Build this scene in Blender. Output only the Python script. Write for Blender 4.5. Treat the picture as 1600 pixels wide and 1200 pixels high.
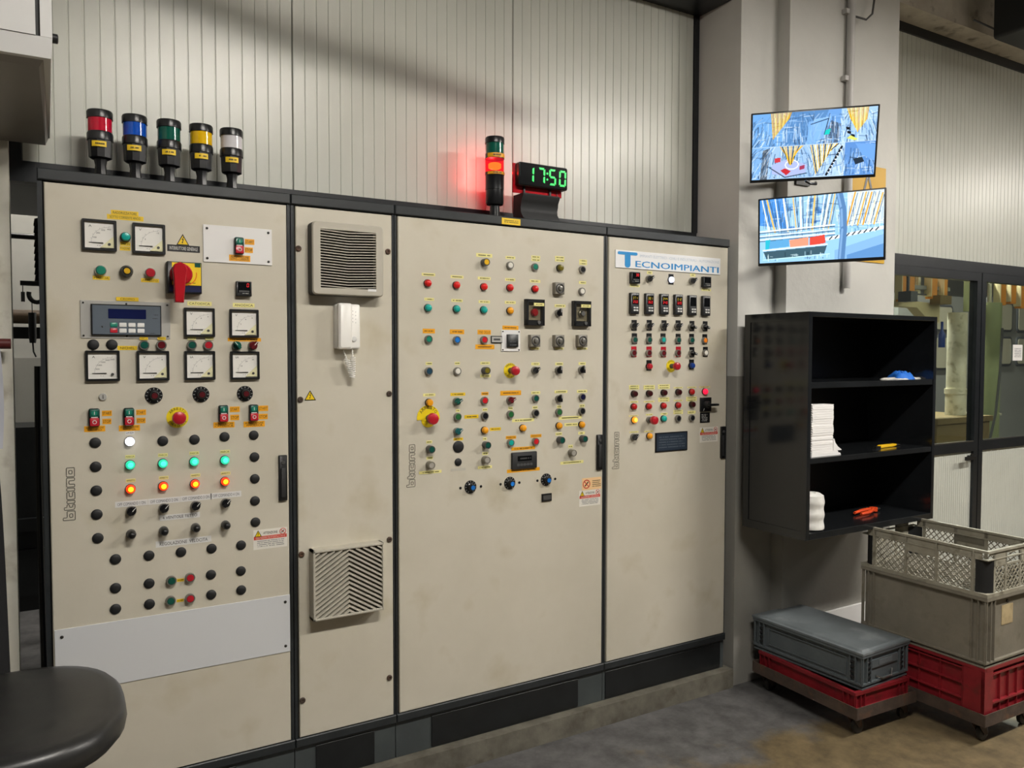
import bpy, math, random
import numpy as np
from mathutils import Matrix, Vector
random.seed(7)
PI = math.pi
SC = bpy.context.scene
COL = SC.collection
for _o in list(bpy.data.objects):
    bpy.data.objects.remove(_o)

# ------------------------------------------------------------------ camera, world, exposure
cam_d = bpy.data.cameras.new('camera')
cam_d.sensor_width = 36.0
cam_d.lens = 1230.86 / 1600.0 * 36.0
cam_d.clip_start = 0.05
cam = bpy.data.objects.new('camera', cam_d)
COL.objects.link(cam)
_r = Vector((0.85992186, -0.51042314, 0.00161783))
_u = Vector((0.0180614, 0.03359575, 0.99927229))
_f = Vector((0.51010605, 0.85926686, -0.03810868))
cam.matrix_world = Matrix(((_r.x, _u.x, -_f.x, 0.0739), (_r.y, _u.y, -_f.y, -2.7839), (_r.z, _u.z, -_f.z, 1.6527), (0, 0, 0, 1)))
SC.camera = cam
world = bpy.data.worlds.new('hall')
SC.world = world
world.use_nodes = True
world.node_tree.nodes['Background'].inputs[0].default_value = (1.0, 0.98, 0.94, 1)
world.node_tree.nodes['Background'].inputs[1].default_value = 0.05
SC.view_settings.view_transform = 'Standard'
SC.view_settings.look = 'None'
SC.view_settings.gamma = 1.0
SC.view_settings.use_curve_mapping = False
SC.view_settings.exposure = 0.27

def area_light(name, loc, sx, sy, power, col=(1.0, 0.972, 0.92), aim=None, parent=None, spread=PI):
    d = bpy.data.lights.new(name, 'AREA')
    d.shape = 'RECTANGLE'
    d.size = sx
    d.size_y = sy
    d.energy = power
    d.color = col
    d.spread = spread
    o = bpy.data.objects.new(name, d)
    COL.objects.link(o)
    o.location = loc
    if aim is not None:
        v = Vector(aim) - Vector(loc)
        o.rotation_euler = v.to_track_quat('-Z', 'Y').to_euler()
    if parent:
        o.parent = parent
    return o

LP = (60.0, 80.0, 55.0, 55.0, 420.0, 42.0)   # lamp powers in watts, see ceiling_lamp

# ------------------------------------------------------------------ materials
def lin(h):
    h = h.lstrip('#')
    o = []
    for i in (0, 2, 4):
        c = int(h[i:i + 2], 16) / 255.0
        o.append(c / 12.92 if c <= 0.04045 else ((c + 0.055) / 1.055) ** 2.4)
    return (o[0], o[1], o[2], 1.0)

def new_mat(name):
    m = bpy.data.materials.new(name)
    m.use_nodes = True
    return m, m.node_tree.nodes, m.node_tree.links, m.node_tree.nodes['Principled BSDF']

MAT = {}
def simple(name, hexc, rough=0.45, metal=0.0, emit=None, es=0.0, spec=0.5):
    m, n, l, b = new_mat(name)
    b.inputs['Base Color'].default_value = lin(hexc)
    b.inputs['Roughness'].default_value = rough
    b.inputs['Metallic'].default_value = metal
    b.inputs['Specular IOR Level'].default_value = spec
    if emit:
        b.inputs['Emission Color'].default_value = lin(emit)
        b.inputs['Emission Strength'].default_value = es
    MAT[name] = m
    return m

def noisy(name, hex1, hex2, scale=4.0, rough=0.5, bump=0.0, bscale=60.0, metal=0.0, stretch=(1, 1, 1), lo=0.35, hi=0.65, detail=6.0, hex3=None, scale3=20.0, rvar=0.0):
    """two-colour mottled paint or stone, with optional specks of a third colour and fine relief"""
    m, n, l, b = new_mat(name)
    tc = n.new('ShaderNodeNewGeometry')
    mp = n.new('ShaderNodeMapping')
    mp.inputs['Scale'].default_value = stretch
    l.new(tc.outputs['Position'], mp.inputs['Vector'])
    t = n.new('ShaderNodeTexNoise')
    t.inputs['Scale'].default_value = scale
    t.inputs['Detail'].default_value = detail
    t.inputs['Roughness'].default_value = 0.6
    l.new(mp.outputs[0], t.inputs['Vector'])
    r = n.new('ShaderNodeValToRGB')
    r.color_ramp.elements[0].position = lo
    r.color_ramp.elements[0].color = lin(hex1)
    r.color_ramp.elements[1].position = hi
    r.color_ramp.elements[1].color = lin(hex2)
    l.new(t.outputs['Fac'], r.inputs['Fac'])
    out = r.outputs['Color']
    if hex3:
        t3 = n.new('ShaderNodeTexNoise')
        t3.inputs['Scale'].default_value = scale3
        t3.inputs['Detail'].default_value = 8.0
        l.new(mp.outputs[0], t3.inputs['Vector'])
        r3 = n.new('ShaderNodeValToRGB')
        r3.color_ramp.elements[0].position = 0.56
        r3.color_ramp.elements[0].color = (0, 0, 0, 1)
        r3.color_ramp.elements[1].position = 0.72
        r3.color_ramp.elements[1].color = (1, 1, 1, 1)
        l.new(t3.outputs['Fac'], r3.inputs['Fac'])
        mx = n.new('ShaderNodeMix')
        mx.data_type = 'RGBA'
        l.new(r3.outputs['Color'], mx.inputs['Factor'])
        l.new(out, mx.inputs['A'])
        mx.inputs['B'].default_value = lin(hex3)
        out = mx.outputs['Result']
    l.new(out, b.inputs['Base Color'])
    b.inputs['Roughness'].default_value = rough
    b.inputs['Metallic'].default_value = metal
    if rvar > 0:
        mr = n.new('ShaderNodeMapRange')
        mr.inputs['To Min'].default_value = rough - rvar
        mr.inputs['To Max'].default_value = rough + rvar
        l.new(t.outputs['Fac'], mr.inputs['Value'])
        l.new(mr.outputs['Result'], b.inputs['Roughness'])
    if bump > 0:
        t2 = n.new('ShaderNodeTexNoise')
        t2.inputs['Scale'].default_value = bscale
        t2.inputs['Detail'].default_value = 5.0
        l.new(mp.outputs[0], t2.inputs['Vector'])
        bp = n.new('ShaderNodeBump')
        bp.inputs['Strength'].default_value = bump
        bp.inputs['Distance'].default_value = 0.004
        l.new(t2.outputs['Fac'], bp.inputs['Height'])
        l.new(bp.outputs['Normal'], b.inputs['Normal'])
    MAT[name] = m
    return m

def two_zone(name, hexlo, hexhi, zsplit, rough=0.55, vary=0.12):
    """plaster painted in two colours: a dado below zsplit, another paint above"""
    m, n, l, b = new_mat(name)
    g = n.new('ShaderNodeNewGeometry')
    sp = n.new('ShaderNodeSeparateXYZ')
    l.new(g.outputs['Position'], sp.inputs[0])
    t = n.new('ShaderNodeTexNoise')
    t.inputs['Scale'].default_value = 3.0
    t.inputs['Detail'].default_value = 7.0
    l.new(g.outputs['Position'], t.inputs['Vector'])
    gt = n.new('ShaderNodeMath')
    gt.operation = 'GREATER_THAN'
    gt.inputs[1].default_value = zsplit
    l.new(sp.outputs['Z'], gt.inputs[0])
    mx = n.new('ShaderNodeMix')
    mx.data_type = 'RGBA'
    l.new(gt.outputs[0], mx.inputs['Factor'])
    mx.inputs['A'].default_value = lin(hexlo)
    mx.inputs['B'].default_value = lin(hexhi)
    mr = n.new('ShaderNodeMapRange')
    mr.inputs['From Min'].default_value = 0.3
    mr.inputs['From Max'].default_value = 0.7
    mr.inputs['To Min'].default_value = 1.0 - vary
    mr.inputs['To Max'].default_value = 1.0
    l.new(t.outputs['Fac'], mr.inputs['Value'])
    ml = n.new('ShaderNodeMix')
    ml.data_type = 'RGBA'
    ml.blend_type = 'MULTIPLY'
    ml.inputs['Factor'].default_value = 1.0
    l.new(mx.outputs['Result'], ml.inputs['A'])
    l.new(mr.outputs['Result'], ml.inputs['B'])
    l.new(ml.outputs['Result'], b.inputs['Base Color'])
    b.inputs['Roughness'].default_value = rough
    t2 = n.new('ShaderNodeTexNoise')
    t2.inputs['Scale'].default_value = 25.0
    t2.inputs['Detail'].default_value = 6.0
    l.new(g.outputs['Position'], t2.inputs['Vector'])
    bp = n.new('ShaderNodeBump')
    bp.inputs['Strength'].default_value = 0.25
    bp.inputs['Distance'].default_value = 0.006
    l.new(t2.outputs['Fac'], bp.inputs['Height'])
    l.new(bp.outputs['Normal'], b.inputs['Normal'])
    MAT[name] = m

def glassy(name, tint='#ffffff', gl=0.08, rough=0.0):
    m, n, l, b = new_mat(name)
    n.remove(b)
    tr = n.new('ShaderNodeBsdfTransparent')
    tr.inputs[0].default_value = lin(tint)
    g = n.new('ShaderNodeBsdfGlossy')
    g.inputs['Roughness'].default_value = rough
    mx = n.new('ShaderNodeMixShader')
    mx.inputs[0].default_value = gl
    l.new(tr.outputs[0], mx.inputs[1])
    l.new(g.outputs[0], mx.inputs[2])
    l.new(mx.outputs[0], n['Material Output'].inputs['Surface'])
    MAT[name] = m

def floor_mat():
    """worn concrete: bluish grey along the kerb, brown oily wear further out"""
    m, n, l, b = new_mat('floor_concrete')
    g = n.new('ShaderNodeNewGeometry')
    sp = n.new('ShaderNodeSeparateXYZ')
    l.new(g.outputs['Position'], sp.inputs[0])
    t = n.new('ShaderNodeTexNoise')
    t.inputs['Scale'].default_value = 2.2
    t.inputs['Detail'].default_value = 9.0
    t.inputs['Roughness'].default_value = 0.65
    l.new(g.outputs['Position'], t.inputs['Vector'])
    # distance from the kerb, roughened by the noise, decides which wear shows
    a = n.new('ShaderNodeMath')
    a.operation = 'MULTIPLY_ADD'
    a.inputs[1].default_value = 1.1
    l.new(t.outputs['Fac'], a.inputs[0])
    l.new(sp.outputs['Y'], a.inputs[2])
    r = n.new('ShaderNodeValToRGB')
    r.color_ramp.elements[0].position = 0.0
    r.color_ramp.elements[0].color = lin('#6b5d43')
    r.color_ramp.elements[1].position = 1.0
    r.color_ramp.elements[1].color = lin('#5c5b5a')
    mr = n.new('ShaderNodeMapRange')
    mr.inputs['From Min'].default_value = -0.02
    mr.inputs['From Max'].default_value = 0.14
    l.new(a.outputs[0], mr.inputs['Value'])
    l.new(mr.outputs['Result'], r.inputs['Fac'])
    t2 = n.new('ShaderNodeTexNoise')
    t2.inputs['Scale'].default_value = 9.0
    t2.inputs['Detail'].default_value = 10.0
    t2.inputs['Roughness'].default_value = 0.7
    l.new(g.outputs['Position'], t2.inputs['Vector'])
    mr2 = n.new('ShaderNodeMapRange')
    mr2.inputs['From Min'].default_value = 0.3
    mr2.inputs['From Max'].default_value = 0.7
    mr2.inputs['To Min'].default_value = 0.4
    mr2.inputs['To Max'].default_value = 1.35
    l.new(t2.outputs['Fac'], mr2.inputs['Value'])
    ml = n.new('ShaderNodeMix')
    ml.data_type = 'RGBA'
    ml.blend_type = 'MULTIPLY'
    ml.inputs['Factor'].default_value = 1.0
    l.new(r.outputs['Color'], ml.inputs['A'])
    l.new(mr2.outputs['Result'], ml.inputs['B'])
    l.new(ml.outputs['Result'], b.inputs['Base Color'])
    b.inputs['Roughness'].default_value = 0.55
    bp = n.new('ShaderNodeBump')
    bp.inputs['Strength'].default_value = 0.3
    bp.inputs['Distance'].default_value = 0.004
    l.new(t2.outputs['Fac'], bp.inputs['Height'])
    l.new(bp.outputs['Normal'], b.inputs['Normal'])
    MAT['floor'] = m
floor_mat()

noisy('door', '#cac4b3', '#d2ccbc', scale=2.5, rough=0.36, bump=0.05, bscale=240, hex3='#c2baa4', scale3=5.0)
noisy('frame', '#24282a', '#2c3032', scale=8, rough=0.4)
noisy('plinth', '#3d4243', '#454b4b', scale=6, rough=0.5)
noisy('plinth_black', '#141617', '#1b1d1e', scale=8, rough=0.35)
noisy('kerb', '#706c60', '#555147', scale=9, rough=0.8, bump=0.5, bscale=40, hex3='#4c473b', scale3=14)
noisy('panel', '#c4c6bc', '#cdcfc5', scale=1.5, rough=0.3, bump=0.03, bscale=200)
simple('panel_grey', '#8f8f88', 0.35)
noisy('black_trim', '#12161a', '#191d21', scale=10, rough=0.35)
two_zone('column', '#908e87', '#cac9c3', 1.545)
noisy('plaster', '#efecdf', '#e2dece', scale=5, rough=0.7, bump=0.4, bscale=30, hex3='#c9c3b2', scale3=12)
noisy('beam', '#cdc7ba', '#b7b0a3', scale=6, rough=0.8, bump=0.5, bscale=20, hex3='#7b7468', scale3=9)
noisy('rear_wall', '#a8a79f', '#b2b1a9', scale=2, rough=0.7)
noisy('rear_wall_low', '#85847d', '#8f8e86', scale=2, rough=0.7)
glassy('pane', '#e8eeea', 0.09, 0.0)
glassy('clear_cover', '#f4f2ea', 0.10, 0.08)
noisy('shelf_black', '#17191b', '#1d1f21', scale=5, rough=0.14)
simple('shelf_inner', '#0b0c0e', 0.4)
noisy('crate_grey', '#716c60', '#807a6d', scale=7, rough=0.55, bump=0.2, bscale=50, hex3='#6a6455', scale3=13)
noisy('crate_mesh', '#9d998a', '#8b8676', scale=9, rough=0.55, bump=0.2, bscale=60, hex3='#5f5a4b', scale3=15)
noisy('crate_lid', '#5c6265', '#697073', scale=6, rough=0.45, bump=0.08, bscale=80, hex3='#7d8385', scale3=8)
noisy('crate_dgrey', '#50575a', '#5a6164', scale=6, rough=0.45, bump=0.08, bscale=80)
noisy('crate_red', '#8c2028', '#761820', scale=8, rough=0.42, bump=0.1, bscale=60, hex3='#5d2320', scale3=12)
noisy('rust', '#5a4c42', '#473b34', scale=14, rough=0.7, bump=0.3, bscale=60, metal=0.3, hex3='#6d4f3c', scale3=16)
noisy('card', '#b9a67f', '#a2906c', scale=30, rough=0.8)
simple('rubber', '#17181a', 0.6)
simple('wheel', '#2b2826', 0.5)
noisy('leather', '#232323', '#2a2a29', scale=20, rough=0.34, bump=0.06, bscale=300)
simple('black', '#131415', 0.35)
simple('black_matt', '#191a1b', 0.6)
simple('black_gloss', '#0d0e10', 0.12)
simple('darkgrey', '#4b4b4a', 0.4)
simple('chrome', '#d5d6d6', 0.18, 1.0)
simple('steel', '#9b9b98', 0.3, 0.9)
simple('bezelgrey', '#8d8b85', 0.3, 0.6)
simple('bakelite', '#7c776b', 0.4)
simple('white', '#e9e8e6', 0.35)
simple('white_sheet', '#d6d8da', 0.3)
simple('metal_plate', '#c9c8c2', 0.28, 0.3)
simple('dial', '#eceae3', 0.4)
simple('dialpale', '#e6e2b8', 0.4)
simple('ink', '#26241f', 0.6)
simple('inkgrey', '#5e6066', 0.6)
simple('inkwhite', '#d8d8d4', 0.5)
simple('inkred', '#c6332a', 0.5)
for _k, _h in dict(yel='#efc923', pale='#efe797', org='#f0a814', blk='#1d1d1e', wht='#dfdedb', fade='#c3bfb2').items():
    simple('tag_' + _k, _h, 0.45)
simple('sticker_white', '#e8e4da', 0.4)
simple('sticker_red', '#d2402f', 0.4)
simple('sticker_peach', '#f2cc98', 0.45)
simple('warn_yellow', '#f2cf1c', 0.4)
simple('estop_yellow', '#f0d41c', 0.4)
for _k, _h in dict(teal='#16a79d', green2='#1d7f68', dgreen='#0f5044', green='#2d6b3a', red='#cf1f2a', red2='#b81f2d', dred='#5f1018', vdred='#3b0a10', yellow='#e2b220', white='#eae6da', olive='#6e6418', black='#16171a', blue='#1c6fc4', dblue='#25475c', navy='#16163a', blue2='#173a86', grey='#a6a198', amber='#f2a31c', orange='#e8801c', maroon='#59161c', teal2='#125a5c', redlens='#d8201f', redlens2='#b91a1c').items():
    simple('c_' + _k, _h, 0.28)
for _k, _h, _e, _s in (('litwhite', '#f4f6ff', '#f0f2ff', 2.6), ('litwhite2', '#e8eeff', '#dfe8ff', 1.0), ('litgreen', '#12b48a', '#25d8a8', 0.75), ('litred', '#d42a10', '#ff3a08', 1.0),
                       ('litredcore', '#ff9a10', '#ffb020', 1.5), ('litgreencore', '#40e8b8', '#50f0c8', 0.95), ('litred2', '#f01840', '#ff2048', 0.7), ('litamber', '#f0a020', '#ff9a20', 0.6), ('litambercore', '#ffd040', '#ffd84a', 1.1)):
    simple('c_' + _k, _h, 0.3, 0, _e, _s)
simple('led_red', '#400608', 0.3, 0, '#ff2a30', 0.8)
simple('led_yellow', '#403008', 0.3, 0, '#d8c040', 0.6)
simple('led_green', '#06300c', 0.3, 0, '#18f060', 1.1)
simple('lcd', '#141c4a', 0.15)
simple('keypad', '#5c6670', 0.4)
simple('fan_beige', '#b9b4a6', 0.45)
simple('fan_dark', '#302e2a', 0.6)
simple('intercom', '#eeece6', 0.35)
simple('sign_blue', '#1c8ed2', 0.4)
simple('sign_pale', '#c4cfdb', 0.4)
simple('sign_base', '#f1f2f3', 0.35)
simple('dataplate', '#3a4656', 0.3, 0.4)
simple('switch_red', '#b0121f', 0.25)
simple('switch_navy', '#1b2146', 0.3)
simple('lens_red', '#c01030', 0.12)
simple('lens_blue', '#0f4fb8', 0.12)
simple('lens_green', '#0d5a4a', 0.12)
simple('lens_yellow', '#e8b90c', 0.12)
simple('lens_white', '#d8d6da', 0.12)
simple('beacon_black', '#17181a', 0.3)
simple('lamp_on', '#ff4a10', 0.3, 0, '#ffb030', 3.0)
simple('lamp_on_red', '#ff1020', 0.3, 0, '#ff1822', 1.6)
simple('acrylic_red', '#b01822', 0.12)
simple('sign_yellow', '#c79a12', 0.45)
simple('conduit', '#b9b7b4', 0.4)
simple('maroon', '#5e2424', 0.4)
simple('cloth_black', '#141416', 0.85)
simple('cloth_white', '#c9cbd4', 0.8)
simple('machine_white', '#d4d4d2', 0.45)
noisy('machine_grey', '#8b8883', '#96938e', scale=3, rough=0.35, bump=0.1, bscale=300)
simple('brown_pipe', '#7d6a55', 0.5)
simple('paper', '#eeecea', 0.7)
simple('rag_blue', '#1668c8', 0.7)
simple('rag_white', '#cfccc4', 0.8)
simple('tool_orange', '#d8481c', 0.4)
simple('tool_yellow', '#e8b818', 0.4)
noisy('wrap', '#ecebe6', '#dcdad4', scale=20, rough=0.45, bump=0.4, bscale=40)
simple('shop_orange', '#c07a1c', 0.5)
simple('shop_grey', '#7d7d78', 0.5)
simple('shop_dark', '#45474a', 0.5)
simple('shop_window', '#a9a48f', 0.4)
simple('shop_beige', '#c2b48a', 0.6)
simple('shop_green', '#7c845c', 0.5)
simple('shop_brown', '#6b5a34', 0.7)
noisy('pipe_white', '#d6d0b8', '#c2bb9f', scale=7, rough=0.6, hex3='#8f8768', scale3=12)
simple('tube_on', '#ffffff', 0.3, 0, '#fff4e6', 60.0)
MAT['default'] = MAT['black']

# ------------------------------------------------------------------ mesh helpers
class MB:
    """collects geometry for ONE mesh; mi = material slot"""
    def __init__(s):
        s.v = []
        s.f = []
        s.m = []

    def add(s, vs, fs, mi=0):
        o = len(s.v)
        s.v += [tuple(v) for v in vs]
        for f in fs:
            s.f.append([i + o for i in f])
            s.m.append(mi)
        return s

    def box(s, c, d, mi=0, rot=None):
        x, y, z = d[0] / 2, d[1] / 2, d[2] / 2
        vs = [(-x, -y, -z), (x, -y, -z), (x, y, -z), (-x, y, -z), (-x, -y, z), (x, -y, z), (x, y, z), (-x, y, z)]
        if rot is not None:
            vs = [tuple(rot @ Vector(v)) for v in vs]
        vs = [(v[0] + c[0], v[1] + c[1], v[2] + c[2]) for v in vs]
        return s.add(vs, [(0, 3, 2, 1), (4, 5, 6, 7), (0, 1, 5, 4), (1, 2, 6, 5), (2, 3, 7, 6), (3, 0, 4, 7)], mi)

    def bx(s, x0, x1, y0, y1, z0, z1, mi=0):
        return s.box(((x0 + x1) / 2, (y0 + y1) / 2, (z0 + z1) / 2), (abs(x1 - x0), abs(y1 - y0), abs(z1 - z0)), mi)

    def slab(s, pts, y0, y1, ch=0.0, mi=0, cx=0.0, cz=0.0, mi_front=None):
        """polygon in x,z (counter-clockwise seen from -y) from front y0 back to y1, front edge chamfered by ch"""
        n = len(pts)
        mxx = sum(p[0] for p in pts) / n
        mzz = sum(p[1] for p in pts) / n
        vs = []
        if ch > 0:
            w = max(p[0] for p in pts) - min(p[0] for p in pts)
            h = max(p[1] for p in pts) - min(p[1] for p in pts)
            fx, fz = 1 - 2 * ch / w, 1 - 2 * ch / h
            vs += [(mxx + (p[0] - mxx) * fx + cx, y0, mzz + (p[1] - mzz) * fz + cz) for p in pts]
            vs += [(p[0] + cx, y0 + ch, p[1] + cz) for p in pts]
            vs += [(p[0] + cx, y1, p[1] + cz) for p in pts]
            rings = 3
        else:
            vs += [(p[0] + cx, y0, p[1] + cz) for p in pts]
            vs += [(p[0] + cx, y1, p[1] + cz) for p in pts]
            rings = 2
        fs = [[(r * n + i), (r + 1) * n + i, (r + 1) * n + (i + 1) % n, r * n + (i + 1) % n] for r in range(rings - 1) for i in range(n)]
        s.add(vs, fs, mi)
        o = len(s.v) - len(vs)
        s.f.append([o + i for i in range(n)])
        s.m.append(mi if mi_front is None else mi_front)
        s.f.append([o + (rings - 1) * n + i for i in reversed(range(n))])
        s.m.append(mi)
        return s

    def lathe(s, prof, n=20, mi=0, axis='y', o=(0, 0, 0), cap0=True, cap1=True):
        """prof: (radius, height); axis 'y' turns about -y (height sticks out of a door), 'z' about +z"""
        vs = []
        for r, h in prof:
            for i in range(n):
                a = 2 * PI * i / n
                if axis == 'y':
                    vs.append((o[0] + r * math.cos(a), o[1] - h, o[2] + r * math.sin(a)))
                elif axis == 'z':
                    vs.append((o[0] + r * math.cos(a), o[1] + r * math.sin(a), o[2] + h))
                else:
                    vs.append((o[0] + h, o[1] + r * math.cos(a), o[2] + r * math.sin(a)))
        fs = []
        for k in range(len(prof) - 1):
            for i in range(n):
                fs.append((k * n + i, k * n + (i + 1) % n, (k + 1) * n + (i + 1) % n, (k + 1) * n + i))
        if cap0:
            fs.append(tuple(reversed(range(n))))
        if cap1:
            fs.append(tuple((len(prof) - 1) * n + i for i in range(n)))
        return s.add(vs, fs, mi)

    def tube(s, path, r, n=8, mi=0, caps=True):
        P = [Vector(p) for p in path]
        vs = []
        up = None
        for k, p in enumerate(P):
            d = (P[min(k + 1, len(P) - 1)] - P[max(k - 1, 0)]).normalized()
            if up is None:
                up = Vector((0, 0, 1)) if abs(d.z) < 0.9 else Vector((1, 0, 0))
            a = d.cross(up).normalized()
            b = a.cross(d).normalized()
            up = b
            rr = r[k] if isinstance(r, (list, tuple)) else r
            for i in range(n):
                t = 2 * PI * i / n
                vs.append(tuple(p + a * (rr * math.cos(t)) + b * (rr * math.sin(t))))
        fs = [(k * n + i, k * n + (i + 1) % n, (k + 1) * n + (i + 1) % n, (k + 1) * n + i) for k in range(len(P) - 1) for i in range(n)]
        if caps:
            fs += [tuple(reversed(range(n))), tuple((len(P) - 1) * n + i for i in range(n))]
        return s.add(vs, fs, mi)

    def bar(s, p, q, w, t, mi=0):
        """flat bar from p to q, w wide across z/x, t thick along y"""
        p, q = Vector(p), Vector(q)
        d = (q - p).normalized()
        y = Vector((0, 1, 0))
        if abs(d.y) > 0.9:
            y = Vector((1, 0, 0))
        a = d.cross(y).normalized()
        y = a.cross(d).normalized()
        vs = []
        for e in (p, q):
            for i, j in ((-1, -1), (1, -1), (1, 1), (-1, 1)):
                vs.append(tuple(e + a * (i * w / 2) + y * (j * t / 2)))
        return s.add(vs, [(0, 1, 2, 3), (7, 6, 5, 4), (0, 4, 5, 1), (1, 5, 6, 2), (2, 6, 7, 3), (3, 7, 4, 0)], mi)

    def mesh(s, name, mats, smooth=True, ang=38):
        me = bpy.data.meshes.new(name)
        me.from_pydata(s.v, [], s.f)
        for m in (mats if isinstance(mats, (list, tuple)) else [mats]):
            me.materials.append(MAT[m])
        me.polygons.foreach_set('material_index', s.m)
        bmfix(me)
        if smooth:
            me.polygons.foreach_set('use_smooth', [True] * len(me.polygons))
            me.set_sharp_from_angle(angle=math.radians(ang))
        me.update()
        return me

    def build(s, name, mats, parent=None, loc=(0, 0, 0), smooth=True, ang=38, label=None):
        return inst(name, s.mesh(name, mats, smooth, ang), parent, loc, label)

import bmesh
def bmfix(me):
    b = bmesh.new()
    b.from_mesh(me)
    bmesh.ops.recalc_face_normals(b, faces=b.faces)
    b.to_mesh(me)
    b.free()

OFF = [0.0]
def inst(name, me, parent=None, loc=(0, 0, 0), label=None):
    o = bpy.data.objects.new(name, me)
    COL.objects.link(o)
    o.location = loc
    if parent:
        o.parent = parent
        if OFF[0] and parent.type == 'EMPTY':
            o.location.y += OFF[0]
    if label:
        o['label'] = label
    return o

def thing(name, label, cat, loc=(0, 0, 0), rz=0.0, group=None):
    o = bpy.data.objects.new(name, None)
    o.empty_display_size = 0.05
    COL.objects.link(o)
    o.location = loc
    o.rotation_euler = (0, 0, rz)
    o['label'] = label
    o['category'] = cat
    if group:
        o['group'] = group
    return o

def tag(o, label, cat, group=None):
    o['label'] = label
    o['category'] = cat
    if group:
        o['group'] = group
    return o

def struct(o, label, cat):
    o['kind'] = 'structure'
    o['label'] = label
    o['category'] = cat
    return o

def rrect(w, h, r=0.0, n=4):
    if r <= 0:
        return [(-w / 2, -h / 2), (w / 2, -h / 2), (w / 2, h / 2), (-w / 2, h / 2)]
    o = []
    for cx, cz, a0 in ((w / 2 - r, -h / 2 + r, -PI / 2), (w / 2 - r, h / 2 - r, 0), (-w / 2 + r, h / 2 - r, PI / 2), (-w / 2 + r, -h / 2 + r, PI)):
        for i in range(n + 1):
            a = a0 + PI / 2 * i / n
            o.append((cx + r * math.cos(a), cz + r * math.sin(a)))
    return o

def disc(r, n=24, cx=0, cz=0):
    return [(cx + r * math.cos(2 * PI * i / n), cz + r * math.sin(2 * PI * i / n)) for i in range(n)]

_TX = {}
def text_mesh(s, w, h, mat, fit=True):
    """flat lettering facing -y, fitted into w x h"""
    key = (s, round(w, 4), round(h, 4), mat)
    if key in _TX:
        return _TX[key]
    lines = s.split('|')
    V = []
    F = []
    for li, ln in enumerate(lines):
        cu = bpy.data.curves.new('lettering', 'FONT')
        cu.body = ln
        cu.resolution_u = 2
        ob = bpy.data.objects.new('lettering', cu)
        me = bpy.data.meshes.new_from_object(ob)
        bpy.data.objects.remove(ob)
        if len(me.vertices) == 0:
            continue
        co = [v.co.copy() for v in me.vertices]
        x0 = min(c.x for c in co)
        x1 = max(c.x for c in co)
        z0 = min(c.y for c in co)
        z1 = max(c.y for c in co)
        lh = h / len(lines) * (0.86 if len(lines) > 1 else 1.0)
        zc = h / 2 - h / len(lines) * (li + 0.5)
        sz = lh / max(z1 - z0, 1e-6)
        sx = w / max(x1 - x0, 1e-6)
        sx = min(sx, sz * 1.25)
        o = len(V)
        V += [((c.x - (x0 + x1) / 2) * sx, 0.0, zc + (c.y - (z0 + z1) / 2) * sz) for c in co]
        F += [[i + o for i in p.vertices] for p in me.polygons]
        bpy.data.meshes.remove(me)
    me = bpy.data.meshes.new('lettering')
    me.from_pydata(V, [], F)
    me.materials.append(MAT[mat])
    _TX[key] = me
    return me

def print_mesh(w, h, mat, rows=1, seed=0):
    """print too small to read: short rows of tiny strokes"""
    key = ('*', round(w, 3), round(h, 3), mat, rows, seed)
    if key in _TX:
        return _TX[key]
    rnd = random.Random(int(w * 1e5) + rows * 7 + seed)
    b = MB()
    lh = h / rows
    for r in range(rows):
        x = -w / 2
        zc = h / 2 - lh * (r + 0.5)
        while x < w / 2:
            cw = lh * rnd.uniform(0.28, 0.5)
            if rnd.random() > 0.15:
                k = 0.34 if rows == 1 else 0.2
                b.add([(x, 0, zc - lh * k), (x + cw * 0.72, 0, zc - lh * k), (x + cw * 0.72, 0, zc + lh * k), (x, 0, zc + lh * k)], [(0, 1, 2, 3)])
            x += cw
    me = b.mesh('lettering', mat, smooth=False)
    _TX[key] = me
    return me
# ------------------------------------------------------------------ ceiling lamps that light the hall (they hang above the picture)
def ceiling_lamp(loc, length, power, label, rz=0.0):
    t = thing('ceiling_lamp', label, 'lamp', loc, rz, 'tube lamps over the hall')
    b = MB()
    hw = 0.07
    L = length / 2
    b.bx(-L, L, -hw, hw, 0.06, 0.075)
    b.add([(-L, -hw, 0.06), (L, -hw, 0.06), (L, -hw - 0.05, 0.02), (-L, -hw - 0.05, 0.02)], [(0, 1, 2, 3)])
    b.add([(-L, hw, 0.06), (L, hw, 0.06), (L, hw + 0.05, 0.02), (-L, hw + 0.05, 0.02)], [(0, 1, 2, 3)])
    b.build('housing', 'machine_white', t)
    for y in (-0.06, 0.06):
        MB().lathe([(0.018, -L * 0.97), (0.018, L * 0.97)], 10, axis='x', o=(0, y, 0.02)).build('tube', 'tube_on', t)
    for s in (-1, 1):
        MB().tube([(s * L * 0.8, 0, 0.075), (s * L * 0.8, 0, 1.2)], 0.004, 6).build('suspension_rod', 'steel', t)
    area_light('tube_light', (0, 0, -0.02), length * 0.95, 0.2, power, parent=t)
    return t

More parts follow.
